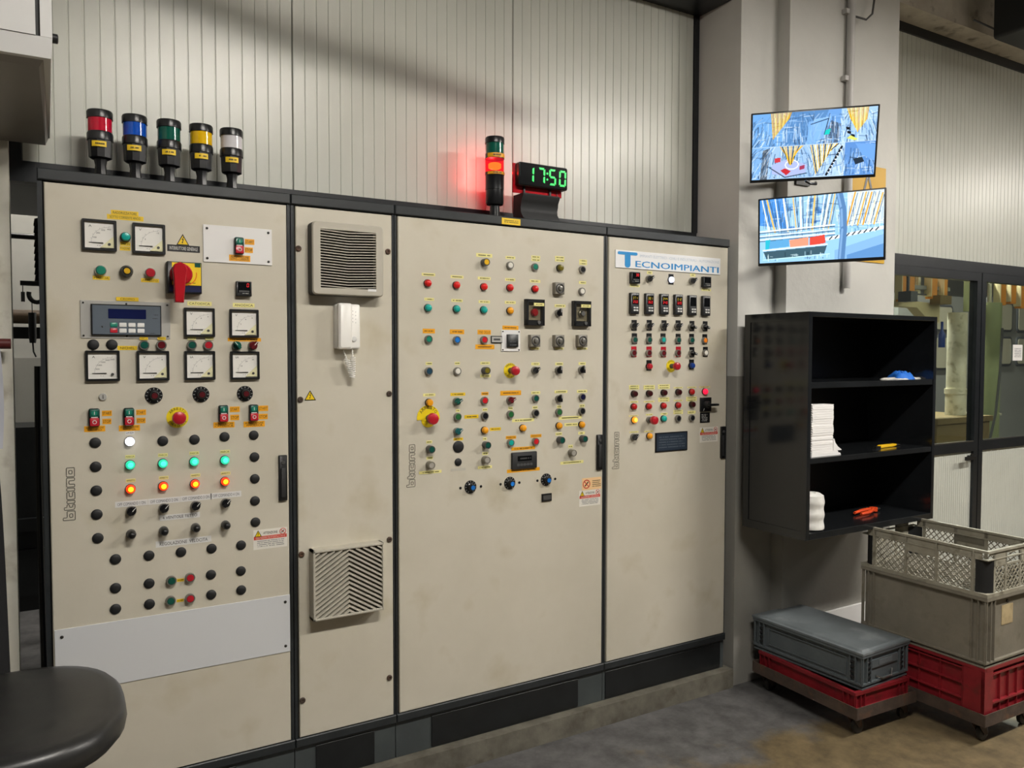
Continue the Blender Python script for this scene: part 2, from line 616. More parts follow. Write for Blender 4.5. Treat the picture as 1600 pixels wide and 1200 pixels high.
ceiling_lamp((1.1, -2.5, 3.6), 1.3, LP[0], 'long tube lamp hung in front of the first cabinets')
ceiling_lamp((4.3, -2.5, 3.55), 1.3, LP[1], 'long tube lamp hung in front of the pillar')
ceiling_lamp((7.5, -2.5, 3.62), 1.3, LP[2], 'long tube lamp hung in front of the glazed partition')
ceiling_lamp((10.7, -2.5, 3.8), 1.3, LP[3], 'farthest tube lamp along the partition')
ceiling_lamp((7.6, 2.4, 4.2), 1.5, LP[4], 'tube lamp added to light the workshop behind the glass')  # unseen lamp, added to brighten what shows through the glass
ceiling_lamp((0.4, 2.6, 4.2), 1.2, LP[5], 'tube lamp added to light the workshop behind the cabinets')  # unseen lamp, added to brighten the gap at the left

sp_ = thing('shadow_pipe', 'pipe added out of view to cast the diagonal shadow on the panel wall', 'pipe', (1.0, -0.95, 3.0))  # unseen blocker, added and placed so its shadow crosses the panels diagonally
MB().tube([(-0.75, -0.38, 0.38), (-0.085, -0.165, 0.25), (0.765, 0.39, -0.023)], 0.034, 12).build('pipe', 'conduit', sp_)
for q in ((-0.5, -0.299, 0.33), (0.5, 0.217, 0.062)):
    MB().tube([q, (q[0], q[1], 2.2)], 0.003, 6).build('hanger_rod', 'steel', sp_)

# ------------------------------------------------------------------ the room
YW = 0.27
struct(MB().bx(-5, 16, -6, 8, -0.1, 0.0).build('floor', 'floor', smooth=False), 'worn grey and brown concrete floor', 'floor')

def ribbed(name, x0, x1, z0, z1, y, pitch, parent):
    """one sheet-metal panel with fine vertical grooves"""
    xs = []
    n = max(1, int(round((x1 - x0) / pitch)))
    g = 0.003
    dep = 0.003
    pts = [(x0 + 0.0015, y + 0.004), (x0 + 0.004, y)]
    for i in range(1, n):
        c = x0 + (x1 - x0) * i / n
        pts += [(c - g, y), (c - g * 0.35, y + dep), (c + g * 0.35, y + dep), (c + g, y)]
    pts += [(x1 - 0.004, y), (x1 - 0.0015, y + 0.004)]
    m = len(pts)
    v = [(p[0], p[1], z0) for p in pts] + [(p[0], p[1], z1) for p in pts]
    f = [(i, i + 1, m + i + 1, m + i) for i in range(m - 1)]
    b = MB().add(v, f)
    b.bx(x0 + 0.0015, x1 - 0.0015, y + 0.006, y + 0.04, z0, z1)
    return b.build(name, 'panel', parent, smooth=False)

wb = bpy.data.objects.new('wall_back', None)
COL.objects.link(wb)
struct(wb, 'pale ribbed metal panel wall above the switch cabinets', 'wall')
xs = [0.022, 0.909, 1.889, 2.869, 2.968]
for a, b_ in zip(xs[:-1], xs[1:]):
    ribbed('panel', a, b_, 2.28, 3.40, YW, 0.0467, wb)
MB().bx(-0.02, 2.99, YW - 0.01, YW + 0.05, 2.213, 2.28).build('bottom_channel', 'black_trim', wb)
MB().bx(-0.02, 0.022, YW - 0.008, YW + 0.05, 2.28, 4.2).build('frame_post', 'black_trim', wb)
MB().bx(2.968, 2.995, YW - 0.012, YW + 0.05, 2.28, 3.40).build('frame_post', 'black_trim', wb)
MB().bx(-0.02, 3.0, 0.04, YW + 0.05, 3.385, 3.62).build('soffit_beam', 'black_trim', wb)

# pillar with a stepped front, grey dado and white top
pil = bpy.data.objects.new('wall_pillar', None)
COL.objects.link(pil)
struct(pil, 'stepped white pillar with grey lower half between cabinets and glazed wall', 'pillar')
MB().bx(3.0, 3.27, -0.02, 0.6, 0, 4.6).build('pillar_side', 'column', pil, smooth=False)
MB().bx(3.26, 3.685, -0.092, 0.6, 0, 4.6).build('pillar_face', 'column', pil, smooth=False)
MB().bx(3.687, 4.14, -0.09, 0.6, 0, 4.6).build('pillar_face', 'column', pil, smooth=False)
bl = struct(MB().bx(3.42, 4.15, -0.104, -0.09, 0.0, 0.295).build('foot_strip_pillar', 'white', smooth=False), 'white strip at the foot of the pillar behind the grey box', 'foot_strip')  # thin white strip along the pillar foot

struct(MB().bx(0.07, 2.985, -0.035, 0.5, 0, 0.092).build('trim_1', 'kerb', smooth=False), 'rough concrete kerb under the switch cabinets', 'kerb')

# beam over the glazed wall
struct(MB().bx(4.14, 9.5, 0.1, 0.7, 3.72, 4.4).build('ceiling_beam', 'beam', smooth=False), 'chipped concrete beam over the glazed wall', 'beam')

# right wall: ribbed panels above, glazing below
wr = bpy.data.objects.new('wall_right', None)
COL.objects.link(wr)
struct(wr, 'ribbed metal panel wall above the black framed glazing', 'wall')
for k in range(5):
    ribbed('panel', 4.16 + k * 0.98, 4.16 + (k + 1) * 0.98, 2.285, 3.67, YW, 0.0467, wr)
MB().bx(4.14, 9.1, YW - 0.014, YW + 0.05, 3.665, 3.72).build('top_channel', 'black_trim', wr)
MB().bx(4.14, 9.1, YW - 0.012, YW + 0.05, 2.218, 2.288).build('middle_channel', 'black_trim', wr)

def glazed(name, x0, x1, handle, label):
    r = bpy.data.objects.new(name, None)
    COL.objects.link(r)
    struct(r, label, 'door' if handle else 'window')
    y0, y1 = YW - 0.01, YW + 0.045
    MB().bx(x0, x0 + 0.05, y0, y1, 0, 2.218).build('stile', 'black_trim', r)
    MB().bx(x1 - 0.05, x1, y0, y1, 0, 2.218).build('stile', 'black_trim', r)
    MB().bx(x0 + 0.05, x1 - 0.05, y0, y1, 0.985, 1.052).build('lock_rail', 'black_trim', r)
    MB().bx(x0 + 0.05, x1 - 0.05, y0, y1, 2.16, 2.218).build('top_rail', 'black_trim', r)
    MB().bx(x0 + 0.05, x1 - 0.05, y0, y1, 0.0, 0.10).build('bottom_rail', 'black_trim', r)
    MB().bx(x0 + 0.05, x1 - 0.05, YW + 0.012, YW + 0.018, 1.052, 2.16).build('pane', 'pane', r)
    MB().bx(x0 + 0.055, x1 - 0.055, y0 - 0.001, y0 + 0.012, 1.052, 1.06).build('glazing_bead', 'chrome', r)
    b = MB()
    n = int((x1 - x0 - 0.1) / 0.025)
    for i in range(n):
        a = x0 + 0.05 + (x1 - x0 - 0.1) * i / n
        c = x0 + 0.05 + (x1 - x0 - 0.1) * (i + 1) / n
        b.bx(a + 0.0008, c - 0.0008, YW + 0.008, YW + 0.03, 0.10, 0.985)
    b.build('lower_panel', 'panel', r, smooth=False)
    if handle:
        h = MB()
        h.lathe([(0.013, 0), (0.013, 0.045)], 12, o=(x1 - 0.12, y0, 0.948))
        h.bx(x1 - 0.22, x1 - 0.105, y0 - 0.05, y0 - 0.035, 0.935, 0.96)
        h.lathe([(0.022, 0), (0.022, 0.008)], 16, o=(x1 - 0.075, y0, 0.948))
        h.build('handle', 'black', r)
    return r
glazed('door_1', 4.62, 5.655, True, 'half glazed door with black frame beside the black shelf')
glazed('window_1', 5.665, 7.2, False, 'fixed glazed partition with black frame at the right edge')
MB().bx(4.14, 4.62, YW - 0.005, YW + 0.04, 0, 2.218).build('filler_panel', 'panel', wr, smooth=False)

# white wall end on the far left, workshop walls behind
struct(MB().bx(-0.9, -0.012, 0.17, 0.30, 0, 4.4).build('wall_left', 'plaster', smooth=False), 'white plastered wall end with chipped edge at the left', 'wall')
rw = bpy.data.objects.new('wall_rear', None)
COL.objects.link(rw)
struct(rw, 'grey workshop wall seen through the gap at the left', 'wall')
MB().bx(-3, 3.2, 3.6, 3.7, 1.62, 4.4).build('upper_paint', 'rear_wall', rw, smooth=False)
MB().bx(-3, 3.2, 3.59, 3.7, 0, 1.62).build('lower_paint', 'rear_wall_low', rw, smooth=False)
struct(MB().bx(3.2, 18, 5.5, 5.6, 0, 4.4).build('wall_workshop', 'rear_wall_low', smooth=False), 'dim workshop wall far behind the glazing', 'wall')
struct(MB().bx(-4, 18, -6, 8, 5.2, 5.3).build('ceiling', 'rear_wall', smooth=False), 'plain grey hall ceiling', 'ceiling')
# ------------------------------------------------------------------ switch cabinets
D1 = [
('meter', 0.2289, 2.0202, 'A', ['100', '200', '300', '400']), ('meter', 0.3698, 2.0195, 'V', ['5', '', '15']), 
('meter', 0.5189, 1.7554, 'V', ['2', '4', '6']), ('meter', 0.6619, 1.7547, 'V', ['2', '4', '6']), 
('meter', 0.2315, 1.6135, 'A', ['500', '1000', '1500', '2000', '2500']), ('meter', 0.3761, 1.6128, 'V', ['4', '', '8']), 
('meter', 0.5184, 1.6129, 'kA', ['1', '2', '3']), ('meter', 0.663, 1.6121, 'kA', ['10', '20', '30']), 
('tag', 0.3015, 2.0954, 0.0785, 0.0151, 'yel', 'RADDRIZZATORE'), ('tag', 0.3031, 2.0813, 0.1041, 0.0151, 'yel', 'SOTTO CORRENTE ANOD.'), 
('tag', 0.3013, 1.9988, 0.0292, 0.0127, 'yel', 'SPIA IN'), ('tag', 0.3007, 1.9844, 0.0302, 0.0127, 'yel', 'FUNZIONE'), 
('tag', 0.4738, 1.996, 0.0999, 0.0219, 'blk', 'INTERRUTTORE GENERALE'), ('tri', 0.4713, 2.025, 0.0401, 0.0375), 
('wplate', 0.646, 2.0187, 0.224, 0.123, 'white'), ('ss', 0.6469, 2.0164, 0.004), ('tag', 0.683, 2.0328, 0.0318, 0.0185, 'org', 'START', 0.004), 
('tag', 0.6801, 2.0049, 0.0276, 0.0185, 'org', 'STOP', 0.004), ('tag', 0.6502, 1.9753, 0.0692, 0.0205, 'org', 'ALIMENTAZIONE|SOTTO CORRENTE', 0.004), 
('btn', 0.3017, 2.0199, 'teal', 0), ('btn', 0.2304, 1.9105, 'green2', 2), ('tag', 0.2321, 1.8882, 0.048, 0.012, 'yel', 'MARCIA'), 
('rknob', 0.3029, 1.9117, 'yellow'), ('btn', 0.3715, 1.9106, 'red2', 2), ('tag', 0.3715, 1.8871, 0.0527, 0.0123, 'yel', 'ARRESTO'), 
('mainsw', 0.4716, 1.8987), ('ctrl48', 0.6607, 1.8719, '0'), ('gplate', 0.3009, 1.7586, 0.2569, 0.1177), ('keypad', 0.3018, 1.7576, 0.2001, 0.0975), 
('tag', 0.3046, 1.8246, 0.0642, 0.0122, 'yel', 'CROMO', 0.003), ('tag', 0.5204, 1.8177, 0.076, 0.0138, 'pale', 'CATODICA'), 
('tag', 0.6622, 1.8171, 0.0718, 0.0141, 'pale', 'ANODICA'), ('tag', 0.3023, 1.6697, 0.057, 0.0132, 'yel', 'NICHEL'), 
('plug', 0.2065, 1.6796, 0.0165), ('plug', 0.2583, 1.68, 0.0165), ('btn', 0.3507, 1.679, 'dgreen', 1), ('btn', 0.4015, 1.6794, 'dred', 1), 
('btn', 0.4941, 1.6801, 'dgreen', 1), ('btn', 0.5455, 1.6804, 'red2', 1), ('tag', 0.35, 1.7007, 0.0243, 0.0092, 'yel', 'MARCIA', 0.003), 
('tag', 0.403, 1.7013, 0.0249, 0.0093, 'yel', 'ARRESTO', 0.003), ('tag', 0.4946, 1.7024, 0.0258, 0.0095, 'pale', 'MARCIA', 0.003), 
('tag', 0.5492, 1.703, 0.0263, 0.0096, 'pale', 'ARRESTO', 0.003), ('tag', 0.6635, 1.6999, 0.1101, 0.012, 'org', '*'), 
('sel', 0.6367, 1.6794, 'dgreen', 40), ('sel', 0.6895, 1.6798, 'dred', -40), ('lock', 0.2305, 1.516), ('pot', 0.3771, 1.5164, 'maroon'), 
('pot', 0.521, 1.5165, 'maroon'), ('pot', 0.6628, 1.5157, 'maroon'), ('ss', 0.2053, 1.4523), ('tag', 0.2409, 1.4637, 0.0279, 0.0172, 'org', 'START'), 
('tag', 0.2405, 1.4379, 0.0252, 0.0172, 'org', 'STOP'), ('tag', 0.2062, 1.4162, 0.0585, 0.0181, 'org', 'ALIMENTAZIONE|CROMO'), ('ss', 0.303, 1.4509), 
('tag', 0.339, 1.4631, 0.029, 0.0175, 'org', 'START'), ('tag', 0.3386, 1.4368, 0.0262, 0.0175, 'org', 'STOP'), 
('tag', 0.3044, 1.4141, 0.0609, 0.0185, 'org', 'ALIMENTAZIONE|NICHEL'), ('ss', 0.5904, 1.4504), 
('tag', 0.6288, 1.4629, 0.0325, 0.0186, 'org', 'START'), ('tag', 0.6284, 1.4351, 0.0293, 0.0186, 'org', 'STOP'), 
('tag', 0.5933, 1.4115, 0.0683, 0.0195, 'org', 'ALIMENTAZIONE|CATODICA'), ('ss', 0.6896, 1.4494), 
('tag', 0.7237, 1.463, 0.0337, 0.0189, 'org', 'START'), ('tag', 0.7234, 1.4346, 0.0304, 0.0189, 'org', 'STOP'), 
('tag', 0.6929, 1.4098, 0.0709, 0.0199, 'org', 'ALIMENTAZIONE|ANODICA'), ('estop', 0.4475, 1.4429, 0.034), ('plug', 0.2068, 1.3724, 0.0165), 
('plug', 0.4017, 1.3672, 0.0165), ('plug', 0.4987, 1.3666, 0.0165), ('plug', 0.5943, 1.3707, 0.0165), ('plug', 0.6904, 1.3712, 0.0165), 
('plug', 0.2069, 1.2968, 0.0165), ('plug', 0.2074, 1.2214, 0.0165), ('plug', 0.2075, 1.1459, 0.0165), ('plug', 0.209, 1.0706, 0.0165), 
('plug', 0.6923, 1.2957, 0.0165), ('plug', 0.6925, 1.2201, 0.0165), ('plug', 0.6923, 1.1433, 0.0165), ('plug', 0.6931, 1.069, 0.0165), 
('plug', 0.2579, 0.9969, 0.0165), ('plug', 0.3553, 0.9961, 0.0165), ('plug', 0.4521, 0.9952, 0.0165), ('plug', 0.5481, 0.9949, 0.0165), 
('plug', 0.6441, 0.9945, 0.0165), ('plug', 0.2565, 0.9043, 0.0165), ('plug', 0.3544, 0.9047, 0.0165), ('plug', 0.545, 0.9064, 0.0165), 
('plug', 0.6425, 0.9053, 0.0165), ('plug', 0.2554, 0.8368, 0.0165), ('plug', 0.3544, 0.8368, 0.0165), ('plug', 0.5452, 0.8381, 0.0165), 
('plug', 0.6429, 0.839, 0.0165), ('lamp', 0.3041, 1.3717, 'litwhite'), ('tag', 0.3055, 1.3987, 0.0259, 0.0103, 'wht', 'LINEA'), 
('lamp', 0.3043, 1.2964, 'litgreen'), ('tag', 0.3048, 1.3221, 0.0277, 0.0107, 'pale', 'MARCIA'), ('lamp', 0.4007, 1.2942, 'litgreen'), 
('tag', 0.4015, 1.3211, 0.0288, 0.0109, 'pale', 'MARCIA'), ('lamp', 0.4964, 1.2939, 'litgreen'), 
('tag', 0.4976, 1.3213, 0.0299, 0.0111, 'pale', 'MARCIA'), ('lamp', 0.5937, 1.2921, 'litgreen'), 
('tag', 0.5953, 1.32, 0.0311, 0.0113, 'pale', 'MARCIA'), ('lamp', 0.3041, 1.2189, 'litred'), 
('tag', 0.3055, 1.2453, 0.0278, 0.0107, 'pale', 'ARRESTO'), ('lamp', 0.401, 1.2199, 'litred'), 
('tag', 0.4029, 1.2464, 0.0289, 0.0109, 'pale', 'ARRESTO'), ('lamp', 0.4979, 1.2197, 'litred'), 
('tag', 0.5001, 1.2467, 0.03, 0.0111, 'pale', 'ARRESTO'), ('lamp', 0.5934, 1.2199, 'litred'), 
('tag', 0.596, 1.2464, 0.0311, 0.0113, 'pale', 'ARRESTO'), ('tag', 0.3067, 1.1709, 0.0946, 0.0186, 'wht', 'OFF COMANDO 1 ON'), 
('tag', 0.4033, 1.1711, 0.0964, 0.0189, 'wht', 'OFF COMANDO 2 ON'), ('tag', 0.5012, 1.1715, 0.0982, 0.0193, 'wht', 'OFF COMANDO 3 ON'), 
('tag', 0.5972, 1.1725, 0.0998, 0.0197, 'wht', 'OFF COMANDO 4 ON'), ('sel', 0.3051, 1.1481, 'black', -40), ('sel', 0.4015, 1.1478, 'black', -40), 
('sel', 0.4987, 1.1461, 'black', -40), ('sel', 0.5941, 1.146, 'black', -40), ('tag', 0.4507, 1.1144, 0.1239, 0.0181, 'wht', '4 VENTOLE TETTO'), 
('tag', 0.4619, 1.0288, 0.1721, 0.0203, 'wht', 'REGOLAZIONE  VELOCITA'), ('sknob', 0.3039, 1.0737), ('sknob', 0.3999, 1.073), 
('sknob', 0.4978, 1.073), ('sknob', 0.5933, 1.0715), ('attn', 0.7438, 1.006, 0.1167, 0.0688), ('handle', 0.788, 1.2159, 0.029, 0.1607), 
('logo', 0.1319, 1.2171, 0.0328, 0.1632), ('btn', 0.4208, 0.9053, 'dgreen', 1), ('btn', 0.4175, 0.8389, 'dgreen', 1), 
('btn', 0.4784, 0.9071, 'red2', 1), ('btn', 0.4775, 0.8373, 'red2', 1), ('tag', 0.4494, 0.9019, 0.0217, 0.0096, 'yel', '*'), 
('tag', 0.4475, 0.834, 0.0217, 0.0096, 'yel', '*'), 
]
D2 = [
('fan', 1.0158, 1.9878, 0.2633, 0.2566), ('louvre', 1.0129, 0.8262, 0.266, 0.2524), ('screw', 0.8505, 2.0224), ('screw', 1.1854, 2.0342), 
('screw', 0.8527, 1.4897), ('screw', 1.1883, 1.5026), ('screw', 0.8517, 0.9357), ('screw', 1.1868, 0.9494), ('screw', 0.8515, 0.4057), 
('screw', 1.1843, 0.4182), ('tri', 0.8881, 1.5037, 0.0427, 0.0366), ('intercom', 1.0203, 1.7509, 0.0907, 0.161), 
]
D3 = [
('tag', 1.5963, 2.0469, 0.073, 0.0143, 'pale', '*'), ('tag', 1.7177, 2.0455, 0.0455, 0.0114, 'pale', '*'), 
('tag', 1.8402, 2.0559, 0.0429, 0.0106, 'pale', '*'), ('tag', 1.8402, 2.0437, 0.0429, 0.0106, 'pale', '*'), 
('tag', 1.9603, 2.0614, 0.0471, 0.0108, 'pale', '*'), ('tag', 1.9603, 2.0495, 0.0471, 0.0108, 'pale', '*'), 
('tag', 2.0823, 2.0548, 0.0407, 0.011, 'pale', '*'), ('tag', 2.0824, 2.0427, 0.0407, 0.011, 'pale', '*'), 
('tag', 1.3516, 1.9576, 0.0566, 0.0108, 'pale', '*'), ('tag', 1.4743, 1.955, 0.0562, 0.011, 'pale', '*'), 
('tag', 1.5958, 1.9551, 0.0584, 0.0112, 'pale', '*'), ('tag', 1.7167, 1.9559, 0.0474, 0.0115, 'pale', '*'), 
('tag', 1.8374, 1.9555, 0.0505, 0.0117, 'pale', '*'), ('tag', 2.0795, 1.9611, 0.0373, 0.0121, 'pale', '*'), 
('tag', 1.3546, 1.8629, 0.0405, 0.0108, 'pale', '*'), ('tag', 1.4742, 1.8623, 0.0495, 0.011, 'pale', '*'), 
('tag', 1.5964, 1.8615, 0.0515, 0.0113, 'pale', '*'), ('tag', 1.7174, 1.8632, 0.0517, 0.0115, 'pale', '*'), 
('tag', 1.9632, 1.857, 0.0558, 0.0119, 'pale', '*'), ('tag', 1.8383, 1.6754, 0.0411, 0.0075, 'pale', '*'), 
('tag', 1.9608, 1.676, 0.0427, 0.0076, 'pale', '*'), ('tag', 2.0799, 1.6766, 0.0545, 0.0078, 'pale', '*'), 
('tag', 1.3524, 1.6152, 0.0271, 0.0109, 'pale', '*'), ('tag', 1.4751, 1.6156, 0.0226, 0.0111, 'pale', '*'), 
('tag', 1.6006, 1.6156, 0.0441, 0.0113, 'pale', '*'), ('tag', 1.6017, 1.564, 0.0471, 0.0114, 'pale', '*'), 
('tag', 1.8404, 1.6113, 0.0412, 0.0118, 'pale', '*'), ('tag', 1.9598, 1.6107, 0.0394, 0.012, 'pale', '*'), 
('tag', 2.0796, 1.6117, 0.0375, 0.0122, 'pale', '*'), ('tag', 1.3527, 1.7407, 0.0514, 0.0178, 'org', '*'), 
('tag', 1.4741, 1.7396, 0.0631, 0.0181, 'org', '*'), ('tag', 1.5964, 1.74, 0.0615, 0.0185, 'org', 'FINE CICLO'), 
('tag', 1.7188, 1.7602, 0.0761, 0.0167, 'org', '*'), ('tag', 1.5994, 1.681, 0.0869, 0.0185, 'org', '*'), ('btn', 1.5938, 2.0176, 'yellow', 3), 
('btn', 1.7125, 2.0133, 'white', 1), ('btn', 1.8327, 2.0135, 'green2', 1), ('btn', 1.9576, 2.0169, 'olive', 0), ('btn', 2.0739, 2.0164, 'black', 1), 
('lamp', 1.3459, 1.9237, 'redlens'), ('lamp', 1.4693, 1.922, 'redlens'), ('lamp', 1.592, 1.921, 'redlens'), ('lamp', 1.7126, 1.9227, 'redlens'), 
('lamp', 1.8336, 1.9228, 'redlens'), ('timer', 1.948, 1.9292), ('btn', 2.0724, 1.9231, 'white', 1), ('lamp', 1.3472, 1.8292, 'teal'), 
('lamp', 1.4697, 1.829, 'teal'), ('lamp', 1.5915, 1.8292, 'teal'), ('lamp', 1.7134, 1.8292, 'amber'), ('cbox', 1.8282, 1.825, 'red'), 
('cbox', 2.0677, 1.8263, 'sel'), ('sel', 1.9512, 1.8262, 'black', 0), ('btn', 1.3487, 1.7089, 'green2', 1), ('btn', 1.4702, 1.7077, 'blue', 1), 
('btn', 1.5922, 1.709, 'red', 1), ('dplate', 1.7189, 1.7068, 0.0884, 0.0865), ('latch', 1.6514, 1.7113, 0.0507, 0.0285), ('timer', 1.8274, 1.7076), 
('timer', 1.9484, 1.7083), ('timer', 2.0686, 1.71), ('btn', 1.3495, 1.5858, 'dblue', 1), ('btn', 1.4724, 1.5846, 'white', 1), 
('btn', 1.5969, 1.5859, 'olive', 3), ('estop', 1.718, 1.5846, 0.031), ('sel', 1.8341, 1.5848, 'black', -50), ('sel', 1.9524, 1.5837, 'black', 0), 
('sel', 2.073, 1.5843, 'black', 0), ('tag', 1.3537, 1.4938, 0.0516, 0.0109, 'pale', '*'), ('tag', 1.842, 1.4906, 0.0444, 0.0118, 'pale', '*'), 
('tag', 1.9696, 1.492, 0.066, 0.012, 'pale', '*'), ('tag', 2.0803, 1.4911, 0.0546, 0.0122, 'pale', '*'), 
('tag', 1.4777, 1.4283, 0.0181, 0.0112, 'pale', '*'), ('tag', 1.5994, 1.4281, 0.0224, 0.0114, 'pale', '*'), 
('tag', 1.7194, 1.4292, 0.0214, 0.0116, 'pale', '*'), ('tag', 1.8391, 1.429, 0.0254, 0.0118, 'pale', '*'), 
('tag', 1.7807, 1.3781, 0.1061, 0.0128, 'pale', '*'), ('tag', 1.9606, 1.4276, 0.0231, 0.012, 'pale', '*'), 
('tag', 2.0807, 1.4282, 0.0273, 0.0123, 'pale', '*'), ('tag', 2.0187, 1.3788, 0.1208, 0.0133, 'pale', '*'), 
('tag', 2.0236, 1.3492, 0.0706, 0.0133, 'pale', '*'), ('tag', 1.3532, 1.3107, 0.0245, 0.011, 'pale', '*'), 
('tag', 1.5989, 1.31, 0.0177, 0.0114, 'pale', '*'), ('tag', 1.9592, 1.3115, 0.033, 0.0121, 'pale', '*'), 
('tag', 2.0787, 1.3094, 0.0342, 0.0123, 'pale', '*'), ('tag', 1.3552, 1.2482, 0.0272, 0.011, 'pale', '*'), 
('tag', 1.6007, 1.2502, 0.0266, 0.0114, 'pale', '*'), ('tag', 1.5995, 1.1946, 0.0649, 0.0115, 'pale', '*'), 
('tag', 2.0207, 1.2546, 0.0235, 0.0122, 'pale', '*'), ('tag', 2.0285, 1.1847, 0.1214, 0.0122, 'pale', '*'), 
('tag', 1.3578, 1.193, 0.0955, 0.011, 'pale', '*'), ('tag', 1.4777, 1.4932, 0.065, 0.0122, 'yel', '*'), 
('tag', 1.5994, 1.4928, 0.0324, 0.0124, 'org', '*'), ('tag', 1.7205, 1.4925, 0.099, 0.019, 'org', '*'), 
('tag', 1.5382, 1.4021, 0.0635, 0.0144, 'yel', '*'), ('tag', 1.6482, 1.3471, 0.0509, 0.0125, 'yel', '*'), 
('tag', 1.4792, 1.3154, 0.0425, 0.0102, 'yel', '*'), ('tag', 1.7221, 1.3092, 0.049, 0.0127, 'org', 'MARCIA'), 
('tag', 1.8439, 1.3092, 0.0541, 0.0129, 'org', 'ARRESTO'), ('tag', 1.7816, 1.2606, 0.1156, 0.0128, 'org', '*'), 
('tag', 1.7831, 1.1695, 0.1596, 0.0139, 'org', '*'), ('tag', 1.4791, 1.1941, 0.0653, 0.0112, 'fade', '*'), ('btn', 1.3502, 1.4647, 'amber', 0), 
('sel', 1.4701, 1.4653, 'dgreen', -60), ('btn', 1.594, 1.4651, 'red', 1), ('sel', 1.7148, 1.4634, 'dred', -60), ('btn', 1.8377, 1.4672, 'dgreen', 1), 
('sel', 1.9549, 1.463, 'black', 0), ('btn', 2.0773, 1.4667, 'navy', 1), ('arresto', 1.3493, 1.4096), ('btn', 1.4733, 1.4044, 'green', 1), 
('btn', 1.5958, 1.4032, 'black', 1), ('btn', 1.7154, 1.4049, 'green', 1), ('btn', 1.8379, 1.4056, 'black', 1), ('btn', 1.9552, 1.4056, 'green', 1), 
('btn', 2.0756, 1.4057, 'black', 1), ('sel', 1.4717, 1.3466, 'teal2', -50), ('lamp', 1.5958, 1.3452, 'amber'), ('lamp', 1.7759, 1.3456, 'amber'), 
('lamp', 1.9569, 1.347, 'amber'), ('lamp', 2.0754, 1.3466, 'amber'), ('plug', 1.4792, 1.2849, 0.024), ('plug', 1.478, 1.2238, 0.0155), 
('btn', 1.353, 1.2836, 'dgreen', 3), ('btn', 1.6, 1.2857, 'dgreen', 3), ('btn', 1.7169, 1.2879, 'teal', 1), ('btn', 1.8382, 1.2864, 'red', 1), 
('btn', 1.9611, 1.2862, 'dgreen', 3), ('btn', 2.0805, 1.2852, 'dgreen', 3), ('btn', 1.3523, 1.2224, 'grey', 3), ('btn', 1.5971, 1.2258, 'grey', 3), 
('btn', 2.0212, 1.2282, 'grey', 3), ('ppanel', 1.783, 1.2108, 0.122, 0.0696), ('logo', 1.2753, 1.2229, 0.0345, 0.1627), 
('pot', 1.5331, 1.1201, 'blue'), ('hole', 1.4887, 1.1192), ('hole', 1.5813, 1.118), ('pot', 1.7158, 1.1204, 'blue'), ('hole', 1.6725, 1.1192), 
('hole', 1.7626, 1.1186), ('pot', 1.8953, 1.1203, 'blue'), ('hole', 1.8515, 1.1195), ('hole', 1.9416, 1.1199), 
('sdisp', 1.8969, 1.0447, 0.0487, 0.0328), ('peach', 2.1347, 1.0835, 0.1045, 0.0538), ('attn', 2.1253, 1.022, 0.1148, 0.0708), 
('handle', 2.1729, 1.2196, 0.0317, 0.1562), 
]
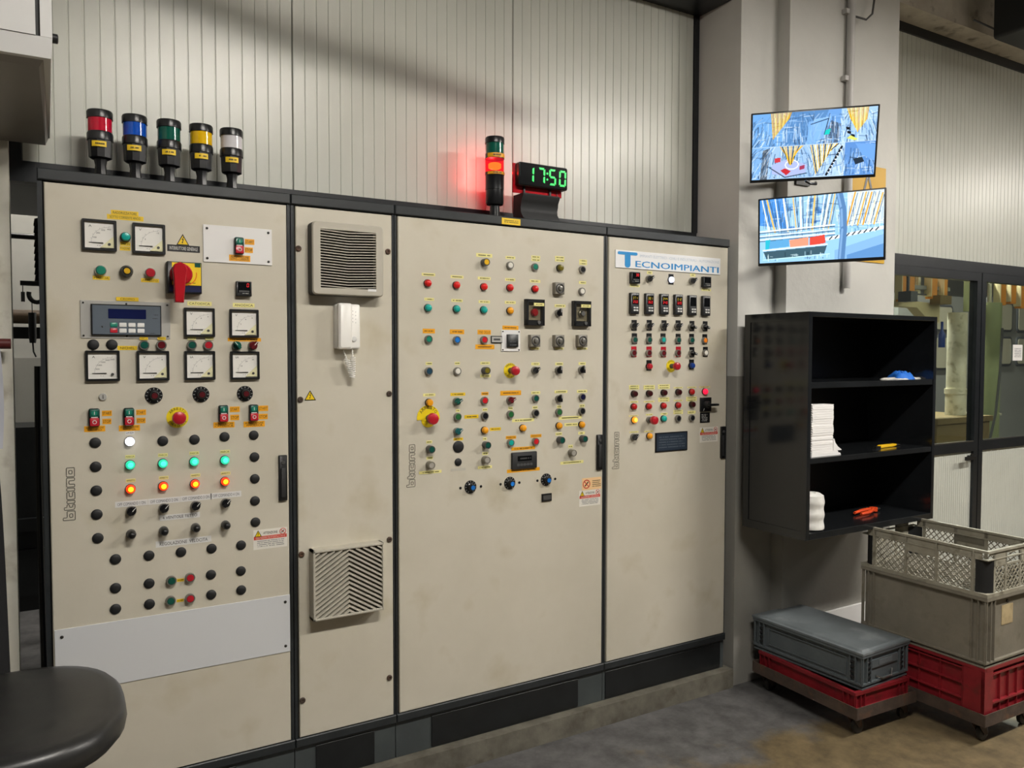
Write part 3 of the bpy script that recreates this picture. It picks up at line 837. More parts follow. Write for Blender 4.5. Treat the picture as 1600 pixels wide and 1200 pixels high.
D4 = [
('sign', 2.5754, 2.0756, 0.6389, 0.0782), ('ctrl48', 2.3622, 1.9954, '38'), ('ctrl48', 2.7991, 1.9972, ''), 
('tag', 2.3691, 1.9603, 0.0567, 0.01, 'pale', '*'), ('tag', 2.8076, 1.961, 0.0612, 0.0106, 'pale', '*'), 
('tag', 2.4552, 2.0243, 0.0313, 0.0132, 'pale', '*'), ('tag', 2.7203, 2.0265, 0.0337, 0.0137, 'pale', '*'), ('sel', 2.4467, 1.9955, 'black', -50), 
('sel', 2.7101, 1.9987, 'black', -50), ('sqp', 2.584, 2.0004, 'black'), ('lamp', 2.5792, 1.9974, 'litwhite2'), ('ctrl96', 2.3599, 1.8807, '371|350'), 
('ctrl96', 2.447, 1.8818, '381|360'), ('ctrl96', 2.5357, 1.8828, '344|340'), ('ctrl96', 2.6224, 1.8837, '312|320'), ('ctrl96', 2.7103, 1.8834, ''), 
('ctrl96', 2.7981, 1.8835, ''), ('sqp', 2.3668, 1.7829, 'black'), ('sel', 2.3584, 1.7792, 'black', -50), ('sqp', 2.4552, 1.7847, 'black'), 
('sel', 2.4465, 1.7809, 'black', -50), ('sqp', 2.5439, 1.7856, 'black'), ('sel', 2.5347, 1.7819, 'black', -50), ('sqp', 2.6305, 1.7874, 'black'), 
('sel', 2.621, 1.7835, 'black', -50), ('sqp', 2.7176, 1.7867, 'black'), ('sel', 2.7077, 1.7828, 'black', -110), ('sqp', 2.8029, 1.7867, 'black'), 
('sel', 2.7927, 1.7828, 'black', -110), ('sqp', 2.369, 1.7228, 'black'), ('btn', 2.365, 1.717, 'dgreen', 1), ('sqp', 2.4543, 1.7238, 'black'), 
('btn', 2.4501, 1.7179, 'dgreen', 1), ('sqp', 2.5383, 1.7247, 'black'), ('btn', 2.5339, 1.7188, 'teal', 1), ('sqp', 2.6314, 1.7247, 'black'), 
('btn', 2.6267, 1.7188, 'dgreen', 1), ('sqp', 2.7161, 1.7257, 'black'), ('btn', 2.7112, 1.7196, 'dgreen', 1), ('sqp', 2.8014, 1.725, 'black'), 
('btn', 2.7963, 1.7189, 'orange', 1), ('sqp', 2.3663, 1.6636, 'red'), ('btn', 2.3604, 1.6581, 'dred', 1), ('sqp', 2.455, 1.6639, 'red'), 
('btn', 2.4487, 1.6582, 'dred', 1), ('sqp', 2.5418, 1.6631, 'red'), ('btn', 2.5353, 1.6574, 'dred', 1), ('sqp', 2.6335, 1.6644, 'red'), 
('btn', 2.6268, 1.6586, 'dred', 1), ('sqp', 2.7191, 1.663, 'black'), ('sel', 2.7121, 1.6577, 'black', -110), ('sqp', 2.806, 1.6643, 'black'), 
('btn', 2.8015, 1.66, 'white', 1), ('sqp', 2.4556, 1.6019, 'black'), ('btn', 2.4507, 1.5969, 'red2', 0), ('sqp', 2.7178, 1.604, 'black'), 
('btn', 2.7122, 1.5989, 'blue2', 0), ('estop', 2.5895, 1.5974, 0.029), ('tag', 2.3698, 1.5075, 0.0585, 0.0097, 'pale', '*'), 
('tag', 2.3699, 1.4973, 0.0585, 0.0097, 'pale', '*'), ('tag', 2.458, 1.5058, 0.0666, 0.0098, 'pale', '*'), 
('tag', 2.4581, 1.4955, 0.0667, 0.0098, 'pale', '*'), ('tag', 2.547, 1.5077, 0.0717, 0.0099, 'pale', '*'), 
('tag', 2.5472, 1.4967, 0.0718, 0.0099, 'pale', '*'), ('tag', 2.635, 1.4955, 0.056, 0.0063, 'pale', '*'), 
('tag', 2.7214, 1.4953, 0.0574, 0.0064, 'pale', '*'), ('tag', 2.8048, 1.4952, 0.0697, 0.0065, 'pale', '*'), 
('tag', 2.3705, 1.4363, 0.0455, 0.0071, 'pale', '*'), ('tag', 2.4587, 1.4352, 0.0634, 0.0062, 'pale', '*'), 
('tag', 2.5471, 1.4472, 0.0684, 0.0094, 'pale', '*'), ('tag', 2.5472, 1.4368, 0.0684, 0.0094, 'pale', '*'), 
('tag', 2.6358, 1.4353, 0.0561, 0.0063, 'pale', '*'), ('tag', 2.72, 1.4457, 0.0681, 0.0096, 'pale', '*'), 
('tag', 2.7201, 1.4345, 0.0681, 0.0096, 'pale', '*'), ('tag', 2.3678, 1.3733, 0.0553, 0.0051, 'pale', '*'), 
('tag', 2.4601, 1.3754, 0.0401, 0.0072, 'pale', '*'), ('tag', 2.5493, 1.3752, 0.0411, 0.0094, 'pale', '*'), 
('tag', 2.6364, 1.3856, 0.0596, 0.0085, 'pale', '*'), ('tag', 2.6365, 1.3756, 0.0596, 0.0085, 'pale', '*'), 
('tag', 2.7216, 1.3767, 0.0503, 0.0139, 'pale', '*'), ('tag', 2.3705, 1.2993, 0.0521, 0.0061, 'pale', '*'), 
('tag', 2.4575, 1.2981, 0.0534, 0.0062, 'pale', '*'), ('btn', 2.3654, 1.4736, 'vdred', 0), ('btn', 2.4534, 1.473, 'vdred', 0), 
('btn', 2.5415, 1.4745, 'vdred', 0), ('btn', 2.6312, 1.475, 'vdred', 0), ('btn', 2.7183, 1.4144, 'vdred', 0), ('lamp', 2.7158, 1.4745, 'redlens2'), 
('lamp', 2.3644, 1.4152, 'redlens2'), ('lamp', 2.4517, 1.4139, 'redlens2'), ('lamp', 2.5406, 1.4136, 'redlens2'), 
('lamp', 2.6304, 1.4133, 'redlens2'), ('lamp', 2.8012, 1.4736, 'litred2'), ('rotary', 2.8097, 1.4108, 0.0714, 0.068), 
('nplate', 2.8077, 1.3476, 0.063, 0.0495), ('lamp', 2.3676, 1.3552, 'litamber'), ('mush', 2.4564, 1.352), ('lamp', 2.5427, 1.3537, 'teal'), 
('btn', 2.6307, 1.3513, 'black', 1), ('btn', 2.7178, 1.3504, 'black', 1), ('sel', 2.3648, 1.2775, 'black', -40), ('lamp', 2.4572, 1.2773, 'amber'), 
('dataplate', 2.595, 1.2434, 0.1984, 0.0904), ('attn', 2.8356, 1.2644, 0.1186, 0.0731), ('handle', 2.9262, 1.2212, 0.0347, 0.1576), 
('logo', 2.266, 1.2213, 0.038, 0.1641), 
]

# --- meshes shared by alike controls; every mesh has its origin on the door, facing -y
_MC = {}
def shared(key, fn):
    if key not in _MC:
        _MC[key] = fn()
    return _MC[key]

NICE = dict(teal='teal', green2='green', dgreen='dark green', green='green', red='red', red2='red', dred='dark red', vdred='dark maroon', yellow='yellow', white='white', olive='olive', black='black', blue='blue', dblue='slate blue', navy='navy', blue2='dark blue', grey='grey', amber='amber', orange='orange', maroon='maroon', teal2='teal', redlens='red', redlens2='red', litwhite='lit white', litwhite2='lit white', litgreen='lit green', litred='lit red', litred2='lit red', litamber='lit amber')

def put_btn(P, x, z, c, style):
    if style == 0:
        prof, bm = [(0.0155, 0), (0.0155, 0.006), (0.014, 0.008)], 'black'
        cp = [(0.0135, 0.006), (0.0135, 0.016), (0.0115, 0.020), (0.006, 0.0215)]
    elif style == 1:
        prof, bm = [(0.0158, 0), (0.0158, 0.010), (0.0148, 0.013), (0.0118, 0.013), (0.0112, 0.008)], 'bezelgrey'
        cp = [(0.0112, 0.006), (0.0112, 0.0125), (0.0102, 0.0135)]
    elif style == 2:
        prof, bm = [(0.0165, 0), (0.0165, 0.008), (0.015, 0.012), (0.0128, 0.012), (0.0128, 0.008)], 'chrome'
        cp = [(0.0135, 0.006), (0.0135, 0.018), (0.0122, 0.0195)]
    else:
        prof, bm = [(0.0150, 0), (0.0150, 0.024), (0.0142, 0.027), (0.0118, 0.027), (0.0118, 0.020)], 'darkgrey' if c != 'grey' else 'bakelite'
        cp = [(0.0112, 0.016), (0.0112, 0.0255), (0.0100, 0.0268)]
    me = shared(('bez', style, bm), lambda: MB().lathe(prof, 20, cap1=False).mesh('push_button', bm))
    o = inst('push_button', me, P, (x, 0, z), NICE[c] + ' push button')
    m2 = shared(('cap', style, c), lambda: MB().lathe(cp, 20).mesh('button_cap', 'c_' + c))
    inst('button_cap', m2, o)

def put_lamp(P, x, z, c):
    o = inst('indicator_lamp', shared('lampb', lambda: MB().lathe([(0.0155, 0), (0.0155, 0.004), (0.0143, 0.006)], 20).mesh('indicator_lamp', 'black')), P, (x, 0, z), NICE[c] + ' indicator lamp')
    core = 'c_' + c + 'core'
    def mk():
        b = MB().lathe([(0.0138, 0.004), (0.0138, 0.013), (0.0118, 0.0165), (0.0085, 0.0182)], 20, cap1=False)
        b.lathe([(0.0085, 0.0182), (0.0045, 0.0195)], 20, cap0=False, mi=1 if core in MAT else 0)
        return b.mesh('lens', ['c_' + c] + ([core] if core in MAT else []))
    inst('lens', shared(('lens', c), mk), o)

def put_sel(P, x, z, c, ang):
    o = inst('selector_switch', shared('selb', lambda: MB().lathe([(0.0155, 0), (0.0155, 0.009), (0.0145, 0.012)], 20).mesh('selector_switch', 'bezelgrey')), P, (x, 0, z), NICE[c] + ' selector switch')
    def mk():
        b = MB().lathe([(0.0135, 0.010), (0.0135, 0.017), (0.0125, 0.018)], 20)
        b.slab([(-0.0045, -0.013), (0.0045, -0.013), (0.0048, 0.015), (0, 0.0185), (-0.0048, 0.015)], -0.031, -0.016, 0.001)
        b.slab([(-0.0011, 0.002), (0.0011, 0.002), (0.0011, 0.017), (-0.0011, 0.017)], -0.0316, -0.0305, mi=1)
        return b.mesh('grip', ['c_' + c, 'inkwhite'])
    g = inst('grip', shared(('selg', c), mk), o)
    g.rotation_euler = (0, math.radians(-ang), 0)

def put_plug(P, x, z, r):
    inst('blanking_plug', shared(('plug', r), lambda: MB().lathe([(r, 0), (r, 0.0025), (r * 0.86, 0.005), (r * 0.45, 0.0068), (r * 0.1, 0.0072)], 22).mesh('blanking_plug', 'black_matt')), P, (x, 0, z))

def put_rknob(P, x, z, c):
    o = inst('rotary_knob', shared('rknob', lambda: MB().lathe([(0.019, 0), (0.019, 0.012), (0.015, 0.02), (0.013, 0.026)], 22).mesh('rotary_knob', 'black')), P, (x, 0, z), 'black knob with yellow centre')
    inst('knob_cap', shared('rkc', lambda: MB().lathe([(0.0095, 0.025), (0.009, 0.029)], 18).mesh('knob_cap', 'c_yellow')), o)

def put_sknob(P, x, z):
    o = inst('potentiometer_knob', shared('sk', lambda: MB().lathe([(0.0145, 0), (0.0145, 0.014), (0.0135, 0.018)], 20).mesh('potentiometer_knob', 'darkgrey')), P, (x, 0, z))
    inst('knob_cap', shared('skc', lambda: MB().lathe([(0.0128, 0.017), (0.0118, 0.030), (0.008, 0.036), (0.003, 0.038)], 20).mesh('knob_cap', 'black')), o)

def put_pot(P, x, z, c):
    def dial():
        b = MB().lathe([(0.0265, 0), (0.0265, 0.0025), (0.0255, 0.0035)], 28)
        for k in range(11):
            a = math.radians(-60 + 300 * k / 10)
            r0, r1 = 0.0195, 0.0245
            d = Vector((math.cos(a), 0, math.sin(a)))
            b.bar(d * r0 + Vector((0, -0.0038, 0)), d * r1 + Vector((0, -0.0038, 0)), 0.0012, 0.0006, mi=1)
        return b.mesh('potentiometer', ['black', 'inkwhite'])
    o = inst('potentiometer', shared('potd', dial), P, (x, 0, z), 'black dial potentiometer with ' + NICE[c] + ' cap')
    inst('knob', shared('potk', lambda: MB().lathe([(0.017, 0.0035), (0.0165, 0.006), (0.0135, 0.008), (0.0128, 0.022), (0.0115, 0.0235)], 22).mesh('knob', 'black')), o)
    inst('knob_cap', shared(('potc', c), lambda: MB().lathe([(0.0092, 0.0232), (0.009, 0.0255)], 18).mesh('knob_cap', 'c_' + c)), o)

def put_meter(P, x, z, unit, nums):
    S = 0.096
    def frame():
        b = MB()
        o_, i_ = rrect(S, S, 0.003), rrect(S * 0.85, S * 0.85, 0.001)
        n = len(o_)
        v = [(p[0], -0.002, p[1]) for p in o_] + [(p[0], -0.010, p[1]) for p in o_] + [(p[0] * 0.985, -0.012, p[1] * 0.985) for p in o_] + [(p[0], -0.012, p[1]) for p in i_] + [(p[0], -0.004, p[1]) for p in i_]
        f = [(r * n + i, r * n + (i + 1) % n, (r + 1) * n + (i + 1) % n, (r + 1) * n + i) for r in range(4) for i in range(n)]
        b.add(v, f)
        b.slab(o_, -0.002, 0.0)
        return b.mesh('panel_meter', 'black')
    o = inst('panel_meter', shared('mfr', frame), P, (x, 0, z), {'A': 'square ammeter', 'V': 'square voltmeter'}.get(unit, 'square panel meter') + ' with black frame')
    A = S * 0.85 / 2
    inst('dial', shared('mdial', lambda: MB().slab(rrect(2 * A, 2 * A), -0.0042, -0.002).mesh('dial', 'dial')), o)
    # corner cover with the zero screw
    if nums[0] != '500':
        inst('corner_cover', shared('mcc', lambda: MB().slab([(A * 0.05, -A * 0.93), (A * 0.97, -A * 0.93), (A * 0.97, -A * 0.02)], -0.0075, -0.004).mesh('corner_cover', 'dialpale')), o)
    inst('zero_screw', shared('mzs', lambda: MB().lathe([(0.0042, 0), (0.0042, 0.0045)], 14, o=(A * 0.66, -0.0045, -A * 0.66)).mesh('zero_screw', 'black' if unit != 'A' else 'darkgrey')), o)
    inst('needle', shared('mnd', lambda: MB().slab([(-A * 0.72, -A * 0.595), (A * 0.25, -A * 0.625), (A * 0.25, -A * 0.545), (-A * 0.72, -A * 0.56)], -0.0062, -0.0052).mesh('needle', 'ink')), o)
    # scale arc, ticks, numerals
    b = MB()
    cx, cz, R = A * 0.66, -A * 0.58, A * 1.22
    prev = None
    for k in range(25):
        a = math.radians(180 - 90 * k / 24)
        p = Vector((cx + R * math.cos(a), -0.0046, cz + R * math.sin(a)))
        if prev is not None:
            b.bar(prev, p, 0.0004, 0.0002)
        if k % 4 == 0:
            d = Vector((math.cos(a), 0, math.sin(a)))
            b.bar(p, p + d * 0.004, 0.0005, 0.0002)
        prev = p
    inst('scale', shared('mscale', lambda: b.mesh('scale', 'inkgrey', smooth=False)), o)
    N = len(nums)
    for k, t in enumerate(nums):
        if t:
            a = math.radians(180 - 90 * (k + 1) / N)
            rr = R - 0.0062
            inst('lettering', text_mesh(t, 0.012, 0.0042, 'ink'), o, (cx + rr * math.cos(a), -0.0046, cz + rr * math.sin(a)))
    inst('lettering', text_mesh(unit, 0.010, 0.0068, 'ink'), o, (-A * 0.62, -0.0046, A * 0.68))
    inst('lettering', print_mesh(0.012, 0.0022, 'inkgrey'), o, (-A * 0.05, -0.0046, -A * 0.78))

def put_ss(P, x, z, lift=0.0):
    o = inst('start_stop_button', shared('ssb', lambda: MB().slab(rrect(0.030, 0.056, 0.005), -0.014, 0, 0.002).mesh('start_stop_button', 'black')), P, (x, -lift, z), 'double push button, green start above red stop')
    inst('start_cap', shared('ssg', lambda: MB().slab(rrect(0.026, 0.0235, 0.003), -0.018, -0.013, 0.001, cz=0.0142).mesh('start_cap', 'c_dgreen')), o)
    inst('stop_cap', shared('ssr', lambda: MB().slab(rrect(0.026, 0.025, 0.003), -0.020, -0.013, 0.001, cz=-0.0138).mesh('stop_cap', 'c_red2')), o)
    inst('lens', shared('ssl', lambda: MB().slab(rrect(0.018, 0.003), -0.0165, -0.013, cz=0.0006).mesh('lens', 'inkwhite')), o)
    def on():
        b = MB().lathe([(0.0085, 0.0181), (0.0085, 0.0188)], 18, o=(0, 0, 0.0142), mi=0)
        b.bx(-0.0011, 0.0011, -0.0194, -0.0188, 0.0142 - 0.005, 0.0142 + 0.005, 1)
        return b.mesh('start_symbol', ['c_green2', 'inkwhite'])
    inst('start_symbol', shared('sson', on), o)
    def off():
        b = MB()
        pts = [(0.0052 * math.cos(2 * PI * k / 18), -0.0204, -0.0138 + 0.0052 * math.sin(2 * PI * k / 18)) for k in range(19)]
        for p, q in zip(pts[:-1], pts[1:]):
            b.bar(p, q, 0.0022, 0.0006)
        return b.mesh('stop_symbol', 'inkwhite', smooth=False)
    inst('stop_symbol', shared('ssof', off), o)

def arc_text(P, s, R, a0, a1, h, y, mat='ink'):
    n = len(s)
    for k, ch in enumerate(s):
        a = math.radians(a0 + (a1 - a0) * (k + 0.5) / n)
        if ch == ' ':
            continue
        g = inst('lettering', text_mesh(ch, h * 0.8, h, mat), P, (R * math.cos(a), y, R * math.sin(a)))
        g.rotation_euler = (0, -(a - PI / 2) if a > 0 else -(a + PI / 2), 0)

def mushroom(o, r, dx=0.0, dz=0.0, mat='c_red2'):
    inst('stem', shared(('mst', r, mat), lambda: MB().lathe([(r * 0.62, 0), (r * 0.62, 0.02), (r * 0.5, 0.032)], 20).mesh('stem', 'darkgrey')), o, (dx, 0, dz))
    inst('mushroom_head', shared(('msh', r, mat), lambda: MB().lathe([(r * 0.8, 0.028), (r, 0.033), (r, 0.043), (r * 0.9, 0.049), (r * 0.5, 0.0525), (r * 0.1, 0.053)], 26).mesh('mushroom_head', mat)), o, (dx, 0, dz))

def put_estop(P, x, z, R):
    o = inst('emergency_stop', shared(('esd', R), lambda: MB().lathe([(R, 0), (R, 0.002)], 32).mesh('emergency_stop', 'estop_yellow')), P, (x, 0, z), 'red mushroom emergency stop on yellow disc')
    mushroom(o, R * 0.62)
    arc_text(o, 'ARRESTO', R * 0.82, 150, 30, R * 0.25, -0.0024)
    arc_text(o, 'EMERGENZA', R * 0.82, -155, -25, R * 0.22, -0.0024)

def put_arresto(P, x, z):
    R = 0.048
    pts = [(R * math.cos(PI * k / 20), R * math.sin(PI * k / 20) - 0.004) for k in range(21)] + [(-R, -0.012), (-R * 0.62, -0.012)]
    pts += [(R * 0.62 * math.cos(PI + PI * k / 14), R * 0.62 * math.sin(PI + PI * k / 14) - 0.012) for k in range(15)] + [(R * 0.62, -0.012), (R, -0.012)]
    o = inst('emergency_stop', MB().slab(pts, -0.002, 0).mesh('emergency_stop', 'estop_yellow'), P, (x, 0, z), 'red mushroom emergency stop on large yellow ARRESTO plate')
    mushroom(o, 0.0225, 0.002, -0.006)
    arc_text(o, 'ARRESTO', R * 0.76, 158, 22, 0.0125, -0.0024)

def put_mush(P, x, z):
    o = inst('mushroom_button', shared('mbz', lambda: MB().lathe([(0.0155, 0), (0.0155, 0.010), (0.0145, 0.012)], 20).mesh('mushroom_button', 'bezelgrey')), P, (x, 0, z), 'red mushroom push button')
    mushroom(o, 0.0195)

def put_tag(P, x, z, w, h, c, t, lift=0.0):
    o = inst('label_tag', shared(('tag', round(w, 3), round(h, 4), c), lambda: MB().slab(rrect(w, h), -0.0007, 0).mesh('label_tag', 'tag_' + c, smooth=False)), P, (x, -lift, z))
    ink = 'inkwhite' if c == 'blk' else ('inkgrey' if c in ('fade',) or t.startswith('OFF') else 'ink')
    if c == 'fade':
        return
    if t == '*':
        inst('lettering', print_mesh(w * 0.74, min(h * 0.5, 0.0062), ink), o, (0, -0.001, 0))
    else:
        k = 0.78 if '|' in t else 0.52
        inst('lettering', text_mesh(t, w * 0.86, h * k, ink), o, (0, -0.001, 0))

def put_tri(P, x, z, w, h):
    o = inst('warning_triangle', MB().slab([(-w / 2, -h / 2), (w / 2, -h / 2), (0, h / 2)], -0.0006, 0).mesh('warning_triangle', 'black', smooth=False), P, (x, 0, z), 'yellow high voltage warning triangle')
    k = 0.78
    inst('triangle_face', MB().slab([(-w / 2 * k, -h / 2 * k - h * 0.02), (w / 2 * k, -h / 2 * k - h * 0.02), (0, h / 2 * k - h * 0.04)], -0.0009, -0.0005).mesh('triangle_face', 'warn_yellow', smooth=False), o)
    s = h
    pts = [(0.05, 0.24), (-0.09, -0.02), (0.0, -0.02), (-0.05, -0.22), (-0.10, -0.19), (-0.06, -0.34), (0.05, -0.25), (0.0, -0.235), (0.09, 0.04), (0.0, 0.04), (0.11, 0.22)]
    inst('lightning_bolt', MB().slab([(p[0] * s, p[1] * s) for p in pts], -0.0012, -0.0008).mesh('lightning_bolt', 'black', smooth=False), o)

def screw_at(P, x, z, y, r=0.0042, m='ink'):
    inst('screw', shared(('scr', r, m), lambda: MB().lathe([(r, 0), (r, 0.0015), (r * 0.7, 0.0025)], 12).mesh('screw', m)), P, (x, y, z))

def put_wplate(P, x, z, w, h, c):
    o = inst('cover_plate', MB().slab(rrect(w, h), -0.004, 0, 0.0006).mesh('cover_plate', 'white'), P, (x, 0, z), 'white cover plate with four screws')
    for sx in (-1, 1):
        for sz in (-1, 1):
            screw_at(o, sx * (w / 2 - 0.012), sz * (h / 2 - 0.012), -0.004)

def put_gplate(P, x, z, w, h):
    o = inst('mounting_plate', MB().slab(rrect(w, h), -0.003, 0, 0.0005).mesh('mounting_plate', 'metal_plate'), P, (x, 0, z), 'bare metal mounting plate of the keypad')
    for sx in (-1, 0, 1):
        for sz in (-1, 1):
            screw_at(o, sx * (w / 2 - 0.008), sz * (h / 2 - 0.008), -0.003, 0.003)

def put_keypad(P, x, z, w, h):
    o = inst('drive_keypad', MB().slab(rrect(w, h), -0.012, -0.003, 0.002).mesh('drive_keypad', 'black'), P, (x, 0, z), 'grey drive keypad with dark blue display')
    inst('front_foil', MB().slab(rrect(w * 0.965, h * 0.93), -0.0126, -0.0118).mesh('front_foil', 'keypad'), o)
    inst('display', MB().slab(rrect(w * 0.54, h * 0.31, 0.002), -0.0134, -0.0124, cz=h * 0.20, cx=0.001).mesh('display', 'lcd'), o)
    for r in range(2):
        for k in range(4):
            m = ('c_green2', 'c_red2')[r] if k == 0 else 'inkwhite'
            key = inst('key', shared(('kk', m), lambda: MB().slab(rrect(0.0205, 0.0135, 0.002), -0.0142, -0.0124, 0.0006).mesh('key', m)), o, (-w * 0.19 + k * w * 0.129, 0, -h * 0.155 - r * h * 0.185))
            inst('lettering', print_mesh(0.011, 0.005, 'ink' if k else 'inkwhite', seed=k), key, (0, -0.0145, 0)) if False else None
    b = MB()
    b.bar((-w * 0.36, -0.0128, -h * 0.2), (-w * 0.345, -0.0128, -h * 0.25), 0.004, 0.0002)
    b.bar((-w * 0.385, -0.0128, -h * 0.20), (-w * 0.385, -0.0128, -h * 0.23), 0.002, 0.0002, 1)
    b.bar((-w * 0.315, -0.0128, -h * 0.20), (-w * 0.30, -0.0128, -h * 0.23), 0.002, 0.0002, 1)
    b.build('emblem', ['ink', 'inkgrey'], o, smooth=False)
    inst('lettering', print_mesh(0.016, 0.0034, 'ink'), o, (w * 0.41, -0.0128, h * 0.19))
    inst('lettering', print_mesh(0.016, 0.0034, 'ink', seed=2), o, (w * 0.41, -0.0128, h * 0.07))
    inst('lettering', print_mesh(0.016, 0.003, 'ink', seed=3), o, (w * 0.36, -0.0128, -h * 0.42))

def put_mainsw(P, x, z):
    o = inst('main_switch', MB().slab(rrect(0.105, 0.102, 0.002), -0.028, 0, 0.002).mesh('main_switch', 'black'), P, (x, 0, z), 'main switch with red lever on yellow plate')
    inst('scale_plate', MB().slab(rrect(0.088, 0.072), -0.0288, -0.0275, cx=0.006, cz=0.012).mesh('scale_plate', 'warn_yellow'), o)
    inst('base_strip', MB().slab(rrect(0.096, 0.020), -0.0288, -0.0275, cx=0.002, cz=-0.036).mesh('base_strip', 'switch_navy'), o)
    inst('corner_mark', MB().slab(rrect(0.018, 0.013), -0.0292, -0.0284, cx=0.040, cz=0.042).mesh('corner_mark', 'c_dgreen'), o)
    b = MB().lathe([(0.034, 0.028), (0.034, 0.045), (0.030, 0.050)], 28, o=(-0.012, 0, 0.010))
    b.build('hub', 'switch_red', o)
    L = MB().slab([(-0.016, -0.094), (0.010, -0.094), (0.017, -0.02), (0.022, 0.012), (0.016, 0.028), (0.0, 0.034), (-0.014, 0.028), (-0.021, 0.012), (-0.018, -0.02)], -0.092, -0.060, 0.003, cx=-0.022, cz=0.010)
    L.lathe([(0.021, 0.048), (0.021, 0.07)], 22, o=(-0.016, 0, 0.012))
    L.build('lever', 'switch_red', o)
    a = MB()
    for k in range(10):
        t0 = math.radians(-80 + 9 * k)
        t1 = math.radians(-80 + 9 * (k + 1))
        a.bar((-0.006 + 0.042 * math.cos(t0), -0.0292, 0.012 + 0.038 * math.sin(t0)), (-0.006 + 0.042 * math.cos(t1), -0.0292, 0.012 + 0.038 * math.sin(t1)), 0.003, 0.0004)
    a.build('scale_arc', 'c_orange', o, smooth=False)
    inst('lettering', print_mesh(0.020, 0.0035, 'ink'), o, (0.022, -0.0292, -0.017))

SEG = {'0': 'abcdef', '1': 'bc', '2': 'abged', '3': 'abgcd', '4': 'fgbc', '5': 'afgcd', '6': 'afgedc', '7': 'abc', '8': 'abcdefg', '9': 'abcdfg'}
def seg_mb(b, ch, cx, cz, w, h, t, y, sl=0.08, th=0.0006, mi=0):
    """seven-segment figure, slightly slanted"""
    g = t * 0.55
    def q(px, pz):
        return (cx + px + pz * sl, pz + cz)
    W, H = w / 2, h / 2
    polys = {'a': [(-W + g, H), (W - g, H), (W - t, H - t), (-W + t, H - t)], 'd': [(-W + t, -H + t), (W - t, -H + t), (W - g, -H), (-W + g, -H)],
             'g': [(-W + t * 0.6, 0), (-W + t, t / 2), (W - t, t / 2), (W - t * 0.6, 0), (W - t, -t / 2), (-W + t, -t / 2)],
             'b': [(W, H - g), (W, g * 0.7), (W - t * 0.5, g * 0.4), (W - t, t * 0.7), (W - t, H - t)], 'c': [(W, -H + g), (W - t, -H + t), (W - t, -t * 0.7), (W - t * 0.5, -g * 0.4), (W, -g * 0.7)],
             'f': [(-W, H - g), (-W + t, H - t), (-W + t, t * 0.7), (-W + t * 0.5, g * 0.4), (-W, g * 0.7)], 'e': [(-W, -H + g), (-W, -g * 0.7), (-W + t * 0.5, -g * 0.4), (-W + t, -t * 0.7), (-W + t, -H + t)]}
    for s in SEG[ch]:
        b.slab([q(*p) for p in polys[s]], y, y + th, mi=mi)

def put_ctrl48(P, x, z, t):
    o = inst('temperature_controller', shared('t48', lambda: MB().slab(rrect(0.050, 0.050, 0.002), -0.018, 0, 0.0015).mesh('temperature_controller', 'black')), P, (x, 0, z), 'small square digital controller')
    inst('display_window', shared('t48w', lambda: MB().slab(rrect(0.042, 0.036), -0.0186, -0.0178, cz=0.004).mesh('display_window', 'black_gloss')), o)
    if t:
        b = MB()
        for k, ch in enumerate(t):
            seg_mb(b, ch, 0.012 - 0.010 * (len(t) - 1 - k), 0.012, 0.007, 0.0125, 0.0014, -0.0192)
        inst('digits', b.mesh('digits', 'led_red', smooth=False), o)
    inst('keys', shared('t48k', lambda: [MB().bx(-0.017, 0.017, -0.0194, -0.0186, -0.012, -0.006)][0].mesh('keys', 'darkgrey')), o)
    inst('lettering', print_mesh(0.020, 0.003, 'inkwhite'), o, (0.004, -0.0192, -0.016))

def put_ctrl96(P, x, z, t):
    o = inst('temperature_controller', shared('t96', lambda: MB().slab(rrect(0.048, 0.094, 0.002), -0.016, 0, 0.0015).mesh('temperature_controller', 'black')), P, (x, 0, z), 'tall digital temperature controller' + (' with lit digits' if t else ' switched off'))
    inst('display_window', shared('t96w', lambda: MB().slab(rrect(0.036, 0.040), -0.0166, -0.0158, cz=0.016).mesh('display_window', 'black_gloss')), o)
    inst('lettering', print_mesh(0.032, 0.0045, 'inkwhite'), o, (0.003, -0.0166, 0.0415))
    if t:
        for r, (s, m) in enumerate(zip(t.split('|'), ('led_yellow', 'led_red'))):
            b = MB()
            for k, ch in enumerate(s):
                seg_mb(b, ch, -0.010 + 0.010 * k, 0.024 - 0.017 * r, 0.0068, 0.0120, 0.0013, -0.0172)
            inst('digits', b.mesh('digits', m, smooth=False), o)
    inst('lettering', print_mesh(0.026, 0.003, 'inkgrey'), o, (0.0, -0.0168, -0.009))
    for kx in (-0.004, 0.011):
        for kz in (-0.019, -0.031):
            inst('key', shared('t96k', lambda: MB().slab(rrect(0.011, 0.0072, 0.001), -0.0175, -0.0158).mesh('key', 'inkwhite')), o, (kx, 0, kz))

def put_timer(P, x, z):
    o = inst('timer_relay', shared('tim', lambda: MB().slab(rrect(0.048, 0.050, 0.002), -0.022, 0, 0.0015).mesh('timer_relay', 'bakelite')), P, (x, 0, z), 'square brown grey timer with round dial')
    inst('dial_ring', shared('timr', lambda: MB().lathe([(0.0205, 0.0215), (0.0205, 0.026), (0.0165, 0.026), (0.0165, 0.0225)], 24, cap1=False).mesh('dial_ring', 'darkgrey')), o)
    inst('knob', shared('timk', lambda: MB().lathe([(0.0105, 0.0215), (0.0095, 0.031), (0.006, 0.032)], 18).mesh('knob', 'bezelgrey')), o)

